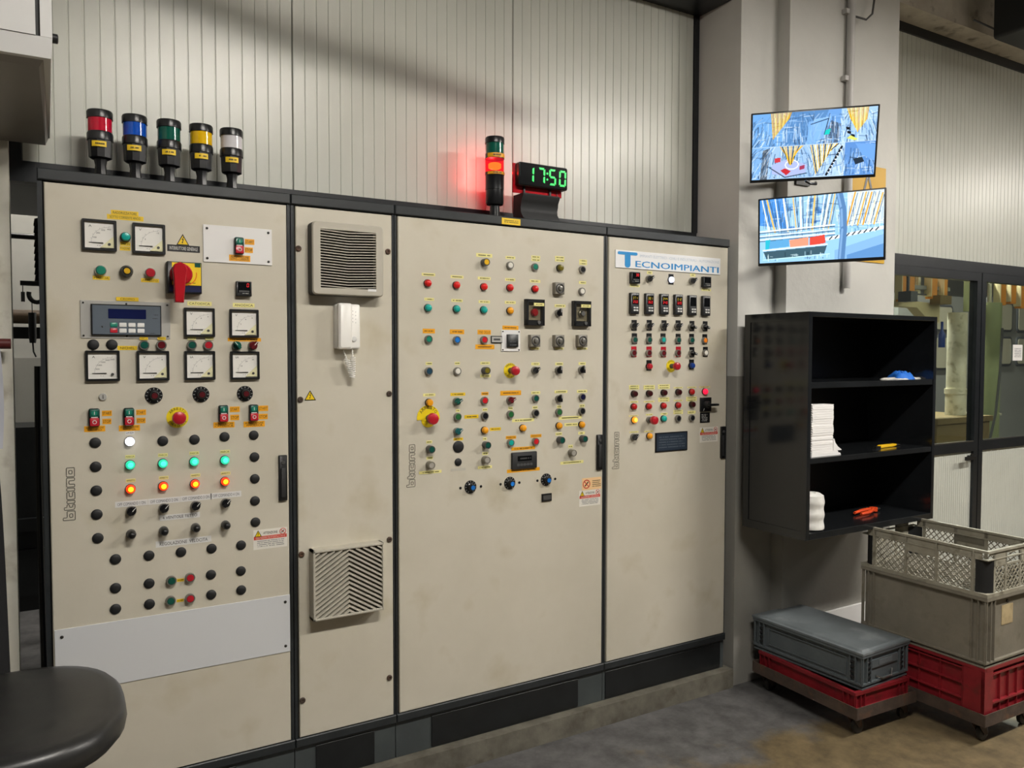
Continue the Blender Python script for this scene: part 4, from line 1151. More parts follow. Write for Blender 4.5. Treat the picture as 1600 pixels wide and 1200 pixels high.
def put_cbox(P, x, z, kind):
    W_, H_ = 0.090, 0.108
    def body():
        b = MB()
        for dx, dz, w, h in ((-W_ / 2 + 0.006, 0, 0.012, H_), (W_ / 2 - 0.006, 0, 0.012, H_), (0, H_ / 2 - 0.007, W_, 0.014), (0, -H_ / 2 + 0.011, W_, 0.022)):
            b.slab(rrect(w, h), -0.022, 0, 0.0015, cx=dx, cz=dz)
        return b.mesh('guarded_switch', 'black')
    o = inst('guarded_switch', shared('cbx', body), P, (x, 0, z), 'switch behind a hinged clear cover')
    inst('back_plate', shared('cbp', lambda: MB().slab(rrect(0.066, 0.074), -0.004, 0, cz=0.004).mesh('back_plate', 'fan_beige')), o)
    if kind == 'red':
        inst('button_cap', MB().lathe([(0.0155, 0.004), (0.0155, 0.016), (0.0125, 0.016), (0.0125, 0.019)], 20).mesh('button_cap', 'c_red2'), o)
    else:
        inst('button_cap', MB().lathe([(0.0155, 0.004), (0.0155, 0.016), (0.0120, 0.018), (0.010, 0.026)], 20).mesh('button_cap', 'steel'), o)
    inst('clear_cover', shared('cbc', lambda: MB().slab(rrect(0.066, 0.074), -0.0230, -0.0218, cz=0.004).mesh('clear_cover', 'clear_cover')), o)
    inst('latch', shared('cbl', lambda: MB().lathe([(0.008, 0.022), (0.0075, 0.026)], 16, o=(0.014, 0, -0.041)).mesh('latch', 'steel')), o)
    t = inst('label_tag', MB().slab(rrect(0.050, 0.013), -0.0245, -0.0230, cx=0.014, cz=0.033).mesh('label_tag', 'tag_pale'), o)
    inst('lettering', print_mesh(0.034, 0.005, 'ink'), o, (0.014, -0.0248, 0.033))

def put_dplate(P, x, z, w, h):
    o = inst('digital_panel', MB().slab(rrect(w, h), -0.004, 0, 0.0006).mesh('digital_panel', 'white'), P, (x, 0, z), 'white plate with small black digital instrument')
    for sx in (-1, 1):
        for sz in (-1, 1):
            screw_at(o, sx * (w / 2 - 0.006), sz * (h / 2 - 0.006), -0.004, 0.003)
    inst('instrument', MB().slab(rrect(w * 0.58, h * 0.60, 0.001), -0.014, -0.003, 0.001, cx=w * 0.05).mesh('instrument', 'black'), o)
    inst('lettering', print_mesh(0.026, 0.004, 'inkgrey'), o, (w * 0.05, -0.0144, -h * 0.05))
    inst('lettering', print_mesh(0.030, 0.006, 'inkgrey', seed=5), o, (w * 0.05, -0.0144, -h * 0.2))

def put_latch(P, x, z, w, h):
    o = inst('hasp', MB().slab(rrect(w, h), -0.006, 0, 0.001).mesh('hasp', 'black'), P, (x, 0, z), 'small metal hasp with slot')
    inst('hasp_face', MB().slab(rrect(w * 0.92, h * 0.78), -0.0068, -0.0058).mesh('hasp_face', 'metal_plate'), o)
    inst('slot', MB().slab(rrect(w * 0.6, h * 0.26), -0.0072, -0.0066).mesh('slot', 'darkgrey'), o)

def put_ppanel(P, x, z, w, h):
    o = inst('process_display', MB().slab(rrect(w, h, 0.004), -0.010, 0, 0.0015).mesh('process_display', 'black_matt'), P, (x, 0, z), 'black digital display panel with row of keys')
    inst('display_window', MB().slab(rrect(w * 0.56, h * 0.30, 0.002), -0.0108, -0.0098, cz=h * 0.13).mesh('display_window', 'black_gloss'), o)
    inst('lettering', print_mesh(w * 0.44, h * 0.14, 'darkgrey'), o, (0, -0.0112, h * 0.13))
    for k in range(5):
        inst('key', shared('ppk', lambda: MB().slab(rrect(0.012, 0.011, 0.001), -0.0112, -0.0098).mesh('key', 'darkgrey')), o, (-w * 0.26 + k * w * 0.13, 0, -h * 0.24))
    inst('lettering', print_mesh(w * 0.62, 0.0045, 'inkgrey'), o, (0, -0.0116, -h * 0.24))

def put_sdisp(P, x, z, w, h):
    o = inst('counter', MB().slab(rrect(w, h), -0.006, 0, 0.001).mesh('counter', 'black'), P, (x, 0, z))
    inst('counter_window', MB().slab(rrect(w * 0.8, h * 0.6), -0.0066, -0.0058).mesh('counter_window', 'darkgrey'), o)

def put_attn(P, x, z, w, h):
    o = inst('warning_sticker', MB().slab(rrect(w, h), -0.0005, 0).mesh('warning_sticker', 'sticker_white', smooth=False), P, (x, 0, z), 'white ATTENZIONE warning sticker with red band')
    inst('red_band', MB().slab(rrect(w * 0.97, h * 0.17), -0.0008, -0.0004, cz=h * 0.08).mesh('red_band', 'sticker_red', smooth=False), o)
    th = h * 0.34
    zt = h * 0.31
    inst('hazard_triangle', MB().slab([(-w * 0.47, zt - th / 2), (-w * 0.25, zt - th / 2), (-w * 0.36, zt + th / 2)], -0.0008, -0.0004).slab([(-w * 0.44, zt - th * 0.40), (-w * 0.28, zt - th * 0.40), (-w * 0.36, zt + th * 0.32)], -0.0011, -0.0007, mi=1).slab([(-w * 0.366, zt - th * 0.3), (-w * 0.354, zt - th * 0.3), (-w * 0.35, zt + th * 0.15), (-w * 0.37, zt + th * 0.15)], -0.0014, -0.001, mi=0).mesh('hazard_triangle', ['black', 'warn_yellow'], smooth=False), o)
    b = MB()
    r = h * 0.15
    cx = w * 0.37
    pts = [(cx + r * math.cos(2 * PI * k / 20), -0.001, zt + r * math.sin(2 * PI * k / 20)) for k in range(21)]
    for p, q in zip(pts[:-1], pts[1:]):
        b.bar(p, q, r * 0.2, 0.0003)
    b.bar((cx - r * 0.7, -0.001, zt + r * 0.7), (cx + r * 0.7, -0.001, zt - r * 0.7), r * 0.2, 0.0003)
    b.bar((cx - r * 0.5, -0.0008, zt - r * 0.4), (cx + r * 0.5, -0.0008, zt + r * 0.4), r * 0.28, 0.0003, 1)
    inst('prohibition_symbol', b.mesh('prohibition_symbol', ['inkred', 'ink'], smooth=False), o)
    inst('lettering', text_mesh('ATTENZIONE', w * 0.42, h * 0.13, 'ink'), o, (0.0, -0.001, zt))
    inst('lettering', print_mesh(w * 0.86, h * 0.12, 'sticker_white', 2), o, (0, -0.001, h * 0.08))
    inst('lettering', print_mesh(w * 0.78, h * 0.36, 'inkgrey', 4), o, (0, -0.001, -h * 0.22))

def put_peach(P, x, z, w, h):
    o = inst('warning_sticker', MB().slab(rrect(w, h), -0.0005, 0).mesh('warning_sticker', 'sticker_peach', smooth=False), P, (x, 0, z), 'peach sticker with crossed out hand symbol')
    b = MB()
    r = h * 0.33
    cx = -w * 0.27
    pts = [(cx + r * math.cos(2 * PI * k / 20), -0.001, r * math.sin(2 * PI * k / 20)) for k in range(21)]
    for p, q in zip(pts[:-1], pts[1:]):
        b.bar(p, q, r * 0.22, 0.0003)
    b.bar((cx - r * 0.7, -0.001, r * 0.7), (cx + r * 0.7, -0.001, -r * 0.7), r * 0.2, 0.0003)
    b.bar((cx - r * 0.5, -0.0008, -r * 0.5), (cx + r * 0.5, -0.0008, r * 0.5), r * 0.3, 0.0003, 1)
    inst('prohibition_symbol', b.mesh('prohibition_symbol', ['inkred', 'ink'], smooth=False), o)
    inst('lettering', print_mesh(w * 0.42, h * 0.62, 'ink', 4), o, (w * 0.24, -0.001, 0))

def put_handle(P, x, z, w, h):
    w = min(w, 0.030)
    o = inst('door_handle', MB().slab(rrect(w, h, 0.003), -0.010, 0, 0.002).mesh('door_handle', 'black'), P, (x, 0, z), 'black recessed swing handle')
    inst('grip', MB().slab(rrect(w * 0.62, h * 0.66, 0.003), -0.014, -0.009, 0.002, cz=-h * 0.10).mesh('grip', 'black_matt'), o)
    inst('lock', MB().lathe([(w * 0.24, 0.010), (w * 0.2, 0.013)], 14, o=(0, 0, h * 0.34)).mesh('lock', 'darkgrey'), o)

LOGO = {  # letter outlines on a grid: cell 1 wide stroke, x to the right, z up; closed loops
    'b': ([(0, 0), (4, 0), (4, 4), (1.2, 4), (1.2, 6), (0, 6)], [(1.2, 1.2), (2.8, 1.2), (2.8, 2.8), (1.2, 2.8)]),
    't': ([(0, 0.8), (0.8, 0), (2.4, 0), (2.4, 1.2), (1.2, 1.2), (1.2, 2.8), (2.4, 2.8), (2.4, 4), (1.2, 4), (1.2, 5.4), (0, 5.4)],),
    'i': ([(0, 0), (1.2, 0), (1.2, 4), (0, 4)],),
    'c': ([(0, 0), (3.2, 0), (3.2, 1.2), (1.2, 1.2), (1.2, 2.8), (3.2, 2.8), (3.2, 4), (0, 4)],),
    'n': ([(0, 0), (1.2, 0), (1.2, 2.8), (2.8, 2.8), (2.8, 0), (4, 0), (4, 4), (0, 4)],),
    'o': ([(0, 0), (4, 0), (4, 4), (0, 4)], [(1.2, 1.2), (2.8, 1.2), (2.8, 2.8), (1.2, 2.8)])}
LW = {'b': 4, 't': 2.4, 'i': 1.2, 'c': 3.2, 'n': 4, 'o': 4}
def put_logo(P, x, z, w, h):
    """outlined maker's name reading upwards"""
    b = MB()
    word = 'bticino'
    total = sum(LW[c] for c in word) + 0.55 * (len(word) - 1)
    s = h / total
    sx = w / 6.0
    pos = 0.0
    for c in word:
        for loop in LOGO[c]:
            L = []
            n = len(loop)
            for k in range(n):      # clip the corners so they read as rounded
                p, a, q = Vector(loop[k - 1]), Vector(loop[k]), Vector(loop[(k + 1) % n])
                r = 0.28
                L.append(a + (p - a).normalized() * min(r, (p - a).length * 0.4))
                L.append(a + (q - a).normalized() * min(r, (q - a).length * 0.4))
            for k in range(len(L)):
                p, q = L[k], L[(k + 1) % len(L)]
                # local x of the word runs up the door, its height runs to the left
                P0 = (w / 2 - p.y * sx, -0.0006, -h / 2 + (pos + p.x) * s)
                P1 = (w / 2 - q.y * sx, -0.0006, -h / 2 + (pos + q.x) * s)
                b.bar(P0, P1, 0.0017, 0.0004)
        pos += LW[c] + 0.55
    inst('maker_logo', b.mesh('maker_logo', 'ink', smooth=False), P, (x, 0, z), 'outlined maker name reading upwards')

def put_sign(P, x, z, w, h):
    o = inst('name_sign', MB().slab(rrect(w, h), -0.005, 0, 0.0005).mesh('name_sign', 'sign_base'), P, (x, 0, z), 'white sign with blue installer name')
    # big T with rounded ends
    tw, tx = w * 0.175, -w * 0.395
    b = MB()
    b.slab([(p[0] + tx, p[1] + h * 0.34) for p in rrect(tw, h * 0.17, h * 0.08)], -0.0062, -0.0048)
    b.slab([(p[0] + tx, p[1] - h * 0.04) for p in rrect(w * 0.05, h * 0.84, w * 0.02)], -0.0060, -0.0048)
    inst('lettering', b.mesh('lettering', 'sign_blue', smooth=False), o)
    inst('lettering', bold_text('ECNOIMPIANTI', w * 0.815, h * 0.36, 'sign_blue'), o, (w * 0.078, -0.0056, -h * 0.22))
    inst('lettering', text_mesh('IMPIANTI ELETTRICI - CIVILI E INDUSTRIALI - AUTOMAZIONE', w * 0.77, h * 0.155, 'sign_pale'), o, (w * 0.10, -0.0056, h * 0.26))

def bold_text(s, w, h, mat):
    """heavier lettering: the same glyphs set three times a hair apart"""
    src = text_mesh(s, w * 0.985, h, mat)
    co = [v.co.copy() for v in src.vertices]
    sx = w * 0.985 / (max(c.x for c in co) - min(c.x for c in co))
    V = []
    F = []
    for k, d in enumerate((-0.0011, -0.0004, 0.0004, 0.0011)):
        o = len(V)
        V += [(c.x * sx + d, -0.00005 * k, c.z) for c in co]
        F += [[i + o for i in p.vertices] for p in src.polygons]
    m2 = bpy.data.meshes.new('lettering')
    m2.from_pydata(V, [], F)
    m2.materials.append(MAT[mat])
    return m2

def put_sqp(P, x, z, c):
    inst('legend_plate', shared(('sqp', c), lambda: MB().slab(rrect(0.030, 0.048, 0.001), -0.0015, 0).mesh('legend_plate', 'black' if c == 'black' else 'c_red2')), P, (x, 0, z))

def put_rotary(P, x, z, w, h):
    o = inst('cam_switch', MB().slab(rrect(w, h, 0.001), -0.006, 0, 0.001).mesh('cam_switch', 'black'), P, (x, 0, z), 'black rotary cam switch with lever')
    inst('hub', MB().lathe([(0.017, 0.005), (0.017, 0.02), (0.013, 0.026)], 20).mesh('hub', 'black_matt'), o)
    inst('lever', MB().slab([(-0.012, -0.006), (0.05, -0.005), (0.052, 0.0), (0.05, 0.005), (-0.012, 0.006)], -0.042, -0.024, 0.001).mesh('lever', 'black'), o)
    inst('pointer', MB().slab([(-0.018, -0.03), (-0.016, -0.03), (-0.010, -0.018), (-0.0125, -0.018)], -0.0068, -0.0058).mesh('pointer', 'inkwhite'), o)

def put_nplate(P, x, z, w, h):
    o = inst('legend_plate', MB().slab(rrect(w, h), -0.002, 0).mesh('legend_plate', 'black'), P, (x, 0, z), 'black legend plate with white print')
    inst('lettering', print_mesh(w * 0.55, h * 0.75, 'inkwhite', 5), o, (-w * 0.08, -0.0023, 0))

def put_dataplate(P, x, z, w, h):
    o = inst('data_plate', MB().slab(rrect(w, h), -0.004, 0, 0.0005).mesh('data_plate', 'black'), P, (x, 0, z), 'dark blue metal data plate')
    inst('plate_face', MB().slab(rrect(w * 0.93, h * 0.88), -0.0046, -0.0038).mesh('plate_face', 'dataplate'), o)
    inst('lettering', print_mesh(w * 0.8, h * 0.66, 'keypad', 5), o, (0, -0.005, 0))

def put_lock(P, x, z):
    o = inst('door_lock', MB().lathe([(0.0115, 0), (0.0115, 0.005), (0.010, 0.007)], 20).mesh('door_lock', 'metal_plate'), P, (x, 0, z))
    inst('slot', MB().bx(-0.001, 0.001, -0.0078, -0.0066, -0.006, 0.006).mesh('slot', 'ink'), o)

def put_screw(P, x, z):
    o = inst('door_screw', shared('dscr', lambda: MB().lathe([(0.0105, 0), (0.0105, 0.004), (0.008, 0.006), (0.0045, 0.006), (0.0045, 0.003)], 18).mesh('door_screw', 'rust')), P, (x, 0, z))

def put_hole(P, x, z):
    inst('plate_screw', shared('hole', lambda: MB().lathe([(0.0055, 0), (0.0055, 0.0015), (0.004, 0.002)], 12).mesh('plate_screw', 'black')), P, (x, 0, z))

def put_fan(P, x, z, w, h):
    D = 0.055
    b = MB()
    o_, i_ = rrect(w, h, 0.014, 5), rrect(w * 0.78, h * 0.80, 0.002, 5)
    n = len(o_)
    v = [(p[0], 0, p[1]) for p in o_] + [(p[0], -D + 0.006, p[1]) for p in o_] + [(p[0] * 0.97, -D, p[1] * 0.97) for p in o_] + [(p[0], -D, p[1]) for p in i_] + [(p[0], -D + 0.03, p[1]) for p in i_]
    f = [(r * n + i, r * n + (i + 1) % n, (r + 1) * n + (i + 1) % n, (r + 1) * n + i) for r in range(4) for i in range(n)]
    b.add(v[:3 * n], f[:n], 1)
    b.add(v, f[n:], 0)
    o = inst('fan_filter', b.mesh('fan_filter', ['fan_beige', 'fan_dark']), P, (x, 0, z), 'square beige fan filter with horizontal louvres')
    inst('grille_back', MB().slab(rrect(w * 0.79, h * 0.81), -D + 0.03, -D + 0.032).mesh('grille_back', 'fan_dark'), o)
    ns = 21
    me = None
    for k in range(ns):
        zz = -h * 0.37 + h * 0.76 * k / (ns - 1)
        if me is None:
            W2 = w * 0.39
            q = MB()
            for sx in (-1, 1):
                vs = [(sx * W2, -D + 0.003, 0.002), (0, -D + 0.003, -0.0035), (0, -D + 0.003, -0.0068), (sx * W2, -D + 0.003, -0.0013),
                      (sx * W2, -D + 0.020, 0.003), (0, -D + 0.020, -0.0025), (0, -D + 0.020, -0.0058), (sx * W2, -D + 0.020, -0.0003)]
                q.add(vs, [(0, 1, 2, 3), (4, 7, 6, 5), (0, 4, 5, 1), (3, 2, 6, 7), (0, 3, 7, 4), (1, 5, 6, 2)])
            me = q.mesh('louvre_slat', 'fan_beige', smooth=False)
        inst('louvre_slat', me, o, (0, 0, zz))
    inst('maker_tag', MB().slab(rrect(w * 0.12, h * 0.035), -D - 0.0008, -D, cx=w * 0.33, cz=-h * 0.41).mesh('maker_tag', 'white'), o)

def put_louvre(P, x, z, w, h):
    D = 0.05
    b = MB()
    t = 0.008
    for dx, dz, ww, hh in ((-w / 2 + t / 2, 0, t, h), (w / 2 - t / 2, 0, t * 0.6, h), (0, h / 2 - t / 2, w, t), (0, -h / 2 + t / 2, w, t)):
        b.slab(rrect(ww, hh), -D, 0, 0.0015, cx=dx, cz=dz)
    o = inst('outlet_filter', b.mesh('outlet_filter', 'fan_beige'), P, (x, 0, z), 'square beige outlet filter with chevron louvres')
    inst('grille_back', MB().slab(rrect(w * 0.97, h * 0.97), -D + 0.022, -D + 0.024).mesh('grille_back', 'fan_dark'), o)
    # chevron slats: each half is a bar rising to the middle, cut to the frame
    W2, H2 = w / 2 - t * 0.6, h / 2 - t * 0.8
    sl = 0.62
    pitch = 0.0172
    k = 0
    zc = -H2 - 0.02
    while zc < H2 + W2 * sl:
        for sx in (-1, 1):
            # centre line: z = zc - sl*|x|
            xa, xb = 0.0, W2
            za, zb = zc, zc - sl * W2
            if za > H2:
                xa = (zc - H2) / sl
                za = H2
            if zb < -H2:
                xb = (zc + H2) / sl
                zb = -H2
            if xb - xa > 0.004:
                q = MB()
                th = 0.0062
                q.add([(sx * xa, -D + 0.003, za), (sx * xb, -D + 0.003, zb), (sx * xb, -D + 0.003, zb - th), (sx * xa, -D + 0.003, za - th),
                       (sx * xa, -D + 0.022, za + 0.006), (sx * xb, -D + 0.022, zb + 0.006), (sx * xb, -D + 0.022, zb - th + 0.006), (sx * xa, -D + 0.022, za - th + 0.006)],
                      [(0, 1, 2, 3), (4, 7, 6, 5), (0, 4, 5, 1), (3, 2, 6, 7), (0, 3, 7, 4), (1, 5, 6, 2)])
                inst('louvre_slat', q.mesh('louvre_slat', 'fan_beige', smooth=False), o)
        zc += pitch
        k += 1

PUT = dict(btn=put_btn, lamp=put_lamp, sel=put_sel, plug=put_plug, rknob=put_rknob, sknob=put_sknob, pot=put_pot, meter=put_meter, ss=put_ss, estop=put_estop, arresto=put_arresto, mush=put_mush, tag=put_tag, tri=put_tri, wplate=put_wplate, gplate=put_gplate, keypad=put_keypad, mainsw=put_mainsw, ctrl48=put_ctrl48, ctrl96=put_ctrl96, timer=put_timer, cbox=put_cbox, dplate=put_dplate, latch=put_latch, ppanel=put_ppanel, sdisp=put_sdisp, attn=put_attn, peach=put_peach, handle=put_handle, logo=put_logo, sign=put_sign, sqp=put_sqp, rotary=put_rotary, nplate=put_nplate, dataplate=put_dataplate, lock=put_lock, screw=put_screw, hole=put_hole, fan=put_fan, louvre=put_louvre)

ZB, ZT = 0.27, 2.17
def cabinet(label, x0, x1, d0, d1, table, plinth_panels, first=False, last=False):
    xc = (x0 + x1) / 2
    base = 0.093
    r = thing('switch_cabinet', label, 'cabinet', (xc, 0.25, base), group='switch cabinets in a row')
    # children sit in a frame whose origin is the foot of the cabinet
    def L(x, z, y=0.0):
        return (x - xc, y - 0.25, z - base)
    g = 0.0015
    MB().bx(x0 + g - xc, x1 - g - xc, 0.022 - 0.25, 0.25, 0.236 - base, 2.205 - base).build('carcass', 'frame', r)
    MB().slab([(x0 + g - xc, 2.176 - base), (x1 - g - xc, 2.176 - base), (x1 - g - xc, 2.211 - base), (x0 + g - xc, 2.211 - base)], -0.253, -0.2, 0.003).build('top_rail', 'frame', r)
    MB().slab([(x0 + g - xc, 0.236 - base), (x1 - g - xc, 0.236 - base), (x1 - g - xc, 0.268 - base), (x0 + g - xc, 0.268 - base)], -0.254, -0.2, 0.003).build('bottom_rail', 'frame', r)
    for sx, e in ((-1, x0 + g), (1, x1 - g)):
        a, c = (e, d0 - 0.004) if sx < 0 else (d1 + 0.004, e)
        MB().bx(a - xc, c - xc, -0.243, -0.2, 0.268 - base, 2.176 - base).build('frame_post', 'frame', r)
    MB().bx(x0 + g - xc, x1 - g - xc, -0.238, 0.22, 0.0, 0.236 - base).build('plinth', 'plinth', r)
    for a, c in plinth_panels:
        MB().slab([(a - xc, 0.006), (c - xc, 0.006), (c - xc, 0.222 - base), (a - xc, 0.222 - base)], -0.2425, -0.237, 0.001).build('plinth_cover', 'plinth_black', r)
    pts = [(d0 - xc, ZB - base), (d1 - xc, ZB - base), (d1 - xc, ZT - base), (d0 - xc, ZT - base)]
    MB().slab(pts, -0.25, -0.229, 0.0025).build('door', 'door', r)
    # the controls hang on the door plane
    for it in table:
        if it[0] == 'intercom':
            continue
        x, z = it[1] - xc, it[2] - base
        OFF[0] = -0.25
        PUT[it[0]](r, x, z, *it[3:])
        OFF[0] = 0.0
    return r

cab1 = cabinet('leftmost beige cabinet with square panel meters and white lower strip', 0.063, 0.825, 0.0818, 0.8095, D1, [(0.13, 0.62)], first=True)
cab2 = cabinet('narrow beige cabinet with fan filter above and chevron outlet filter below', 0.825, 1.2135, 0.8415, 1.2015, D2, [(0.902, 1.127)])
cab3 = cabinet('widest beige cabinet with coloured push buttons in its upper half and black display panel', 1.2135, 2.2085, 1.2265, 2.1945, D3, [(1.365, 2.073)])
cab4 = cabinet('right hand beige cabinet with white and blue name sign and digital controllers', 2.2085, 2.962, 2.2225, 2.951, D4, [(2.224, 2.937)], last=True)

# white strip across the lower part of the first cabinet
def on_cab(r, x, z):
    return (x - r.location.x, -0.25, z - r.location.z)
o = MB().slab([(-0.3615, -0.102), (0.3615, -0.102), (0.3615, 0.102), (-0.3615, 0.102)], -0.003, 0, 0.0005).build('cover_strip', 'white_sheet', cab1, on_cab(cab1, 0.4475, 0.696), label='white metal strip across the lower door')
for sx, sz in ((-0.342, 0.078), (0.345, 0.078), (0.345, -0.08), (-0.342, -0.08)):
    screw_at(o, sx, sz, -0.003, 0.005)
o = MB().slab(rrect(0.088, 0.026), -0.0006, 0).build('label_tag', 'tag_yel', cab3, (1.719 - cab3.location.x, -0.2535, 2.191 - 0.093))
inst('lettering', print_mesh(0.066, 0.014, 'ink', 2), o, (0, -0.001, 0))
# ------------------------------------------------------------------ intercom on the narrow cabinet
ix, iz, iw, ih = [t for t in D2 if t[0] == 'intercom'][0][1:5]
ic = thing('intercom_handset', 'white wall intercom with coiled cord on the narrow cabinet', 'intercom', (ix, -0.0005, iz - ih / 2))
MB().slab(rrect(iw, ih, 0.008), -0.030, 0, 0.004, cz=ih / 2).build('base', 'intercom', ic)
MB().slab(rrect(iw * 0.55, ih * 1.02, 0.009), -0.058, -0.028, 0.006, cx=-iw * 0.20, cz=ih / 2).build('handset', 'intercom', ic)
MB().lathe([(0.0095, 0.030), (0.009, 0.034), (0.006, 0.035)], 20, o=(iw * 0.24, 0, ih * 0.22)).build('call_button', 'machine_white', ic)
b = MB()
for k in range(4):
    b.bx(iw * 0.18, iw * 0.2, -0.0308, -0.0298, ih * (0.60 + 0.08 * k), ih * (0.615 + 0.08 * k))
    b.bx(iw * 0.30, iw * 0.32, -0.0308, -0.0298, ih * (0.58 + 0.08 * k), ih * (0.595 + 0.08 * k))
b.build('speaker_holes', 'inkgrey', ic, smooth=False)
path = []
A_, B_, C_ = Vector((-iw * 0.22, -0.035, -0.005)), Vector((iw * 0.02, -0.03, -0.105)), Vector((iw * 0.20, -0.02, -0.0))
N = 520
for k in range(N + 1):
    t = k / N
    if t < 0.5:
        s = t * 2
        c = A_.lerp(B_, s)
    else:
        s = (t - 0.5) * 2
        c = B_.lerp(C_, s)
    c = c + Vector((0.012 * math.sin(PI * t), 0, 0))
    env = 0.0085 if 0.16 < t < 0.86 else 0.0008
    a = 2 * PI * 26 * t
    path.append(c + Vector((math.cos(a) * env, math.sin(a) * env, 0)))
MB().tube(path, 0.0022, 5).build('coiled_cord', 'intercom', ic)

# ------------------------------------------------------------------ signal beacons on top of the first cabinet
ZC = 2.211
def beacon(x, lens, label):
    t = thing('signal_beacon', label, 'beacon', (x, 0.12, ZC), group='signal beacons on the first cabinet')
    MB().lathe([(0.034, 0), (0.034, 0.006), (0.020, 0.014), (0.016, 0.05), (0.021, 0.074)], 8, axis='z').build('stem', 'beacon_black', t, ang=20)
    b = MB().lathe([(0.026, 0.070), (0.034, 0.074), (0.0365, 0.128), (0.0365, 0.130)], 10, axis='z')
    b.build('body', 'beacon_black', t, ang=20)
    MB().lathe([(0.039, 0.129), (0.039, 0.150), (0.0365, 0.156)], 24, axis='z').build('collar', 'beacon_black', t)
    MB().lathe([(0.0358, 0.155), (0.0358, 0.202)], 28, axis='z').build('lens', lens, t)
    MB().lathe([(0.0388, 0.199), (0.0388, 0.219), (0.0365, 0.224)], 28, axis='z').build('cap', 'beacon_black', t)
    # curved paper label on the body
    v = []
    n = 7
    a0, a1 = math.radians(-132), math.radians(-66)
    for k in range(n):
        a = a0 + (a1 - a0) * k / (n - 1)
        for zz in (0.104, 0.122):
            v.append((0.0388 * math.cos(a), 0.0388 * math.sin(a), zz))
    f = [(2 * k, 2 * k + 2, 2 * k + 3, 2 * k + 1) for k in range(n - 1)]
    lb = MB().add(v, f).build('paper_label', 'tag_yel', t)
    a = math.radians(-95)
    g = inst('lettering', print_mesh(0.026, 0.007, 'ink', seed=int(x * 100)), lb, (0.0396 * math.cos(a), 0.0396 * math.sin(a), 0.113))
    g.rotation_euler = (0, 0, a + PI / 2)
    return t
beacon(0.243, 'lens_red', 'black signal beacon with red lens, leftmost of the five')
beacon(0.345, 'lens_blue', 'black signal beacon with blue lens')
beacon(0.450, 'lens_green', 'single black signal beacon with dark green lens among the five')
beacon(0.552, 'lens_yellow', 'black signal beacon with yellow lens')
beacon(0.652, 'lens_white', 'black signal beacon with clear white lens')

# ------------------------------------------------------------------ tower light with lit red lens
tw = thing('tower_light', 'black tower light with green lens over lit red lens beside the clock', 'beacon', (1.712, 0.12, ZC))
MB().lathe([(0.036, 0), (0.036, 0.006), (0.022, 0.012), (0.020, 0.07)], 12, axis='z').build('stem', 'beacon_black', tw)
MB().lathe([(0.034, 0.066), (0.0375, 0.072), (0.0375, 0.128)], 26, axis='z').build('lower_body', 'beacon_black', tw)
MB().lathe([(0.039, 0.1285), (0.039, 0.186), (0.041, 0.190), (0.041, 0.200)], 26, axis='z').build('upper_body', 'beacon_black', tw)
glassy('lens_red_lit', '#ff2838', 0.06, 0.05)
m_, n_, l_, b_ = new_mat('lens_red_glow')
tr = n_.new('ShaderNodeBsdfTransparent')
tr.inputs[0].default_value = (1.0, 0.22, 0.16, 1)
em = n_.new('ShaderNodeEmission')
em.inputs[0].default_value = (1.0, 0.02, 0.05, 1)
em.inputs[1].default_value = 0.9
mx = n_.new('ShaderNodeMixShader')
mx.inputs[0].default_value = 0.35
l_.new(tr.outputs[0], mx.inputs[1])
l_.new(em.outputs[0], mx.inputs[2])
l_.new(mx.outputs[0], n_['Material Output'].inputs['Surface'])
MAT['lens_red_glow'] = m_
MB().lathe([(0.0375, 0.200), (0.0375, 0.258)], 28, axis='z', cap0=False, cap1=False).build('red_lens', 'lens_red_glow', tw)
MB().lathe([(0.020, 0.216), (0.027, 0.220), (0.027, 0.236), (0.020, 0.240)], 20, axis='z').build('bulb', 'lamp_on', tw)
MB().lathe([(0.0405, 0.256), (0.0405, 0.276)], 28, axis='z').build('middle_ring', 'beacon_black', tw)
MB().lathe([(0.0375, 0.276), (0.0375, 0.322)], 28, axis='z').build('green_lens', 'lens_green', tw)
MB().lathe([(0.041, 0.320), (0.041, 0.340), (0.038, 0.345)], 28, axis='z').build('cap', 'beacon_black', tw)
for z0, z1 in ((0.188, 0.199), (0.258, 0.275)):
    v = []
    for k in range(10):
        a = math.radians(-165 + 130 * k / 9)
        for zz in (z0, z1):
            v.append((0.0418 * math.cos(a), 0.0418 * math.sin(a), zz))
    lb = MB().add(v, [(2 * k, 2 * k + 2, 2 * k + 3, 2 * k + 1) for k in range(9)]).build('paper_label', 'tag_org', tw)
    g = inst('lettering', print_mesh(0.034, (z1 - z0) * 0.5, 'ink', seed=3), lb, (0.0425 * math.cos(math.radians(-105)), 0.0425 * math.sin(math.radians(-105)), (z0 + z1) / 2))
    g.rotation_euler = (0, 0, math.radians(-15))
pl = bpy.data.lights.new('bulb_light', 'POINT')
pl.energy = 1.8
pl.color = (1.0, 0.06, 0.10)
pl.shadow_soft_size = 0.02
po = bpy.data.objects.new('bulb_light', pl)
COL.objects.link(po)
po.parent = tw
po.location = (-0.003, 0.0285, 0.228)

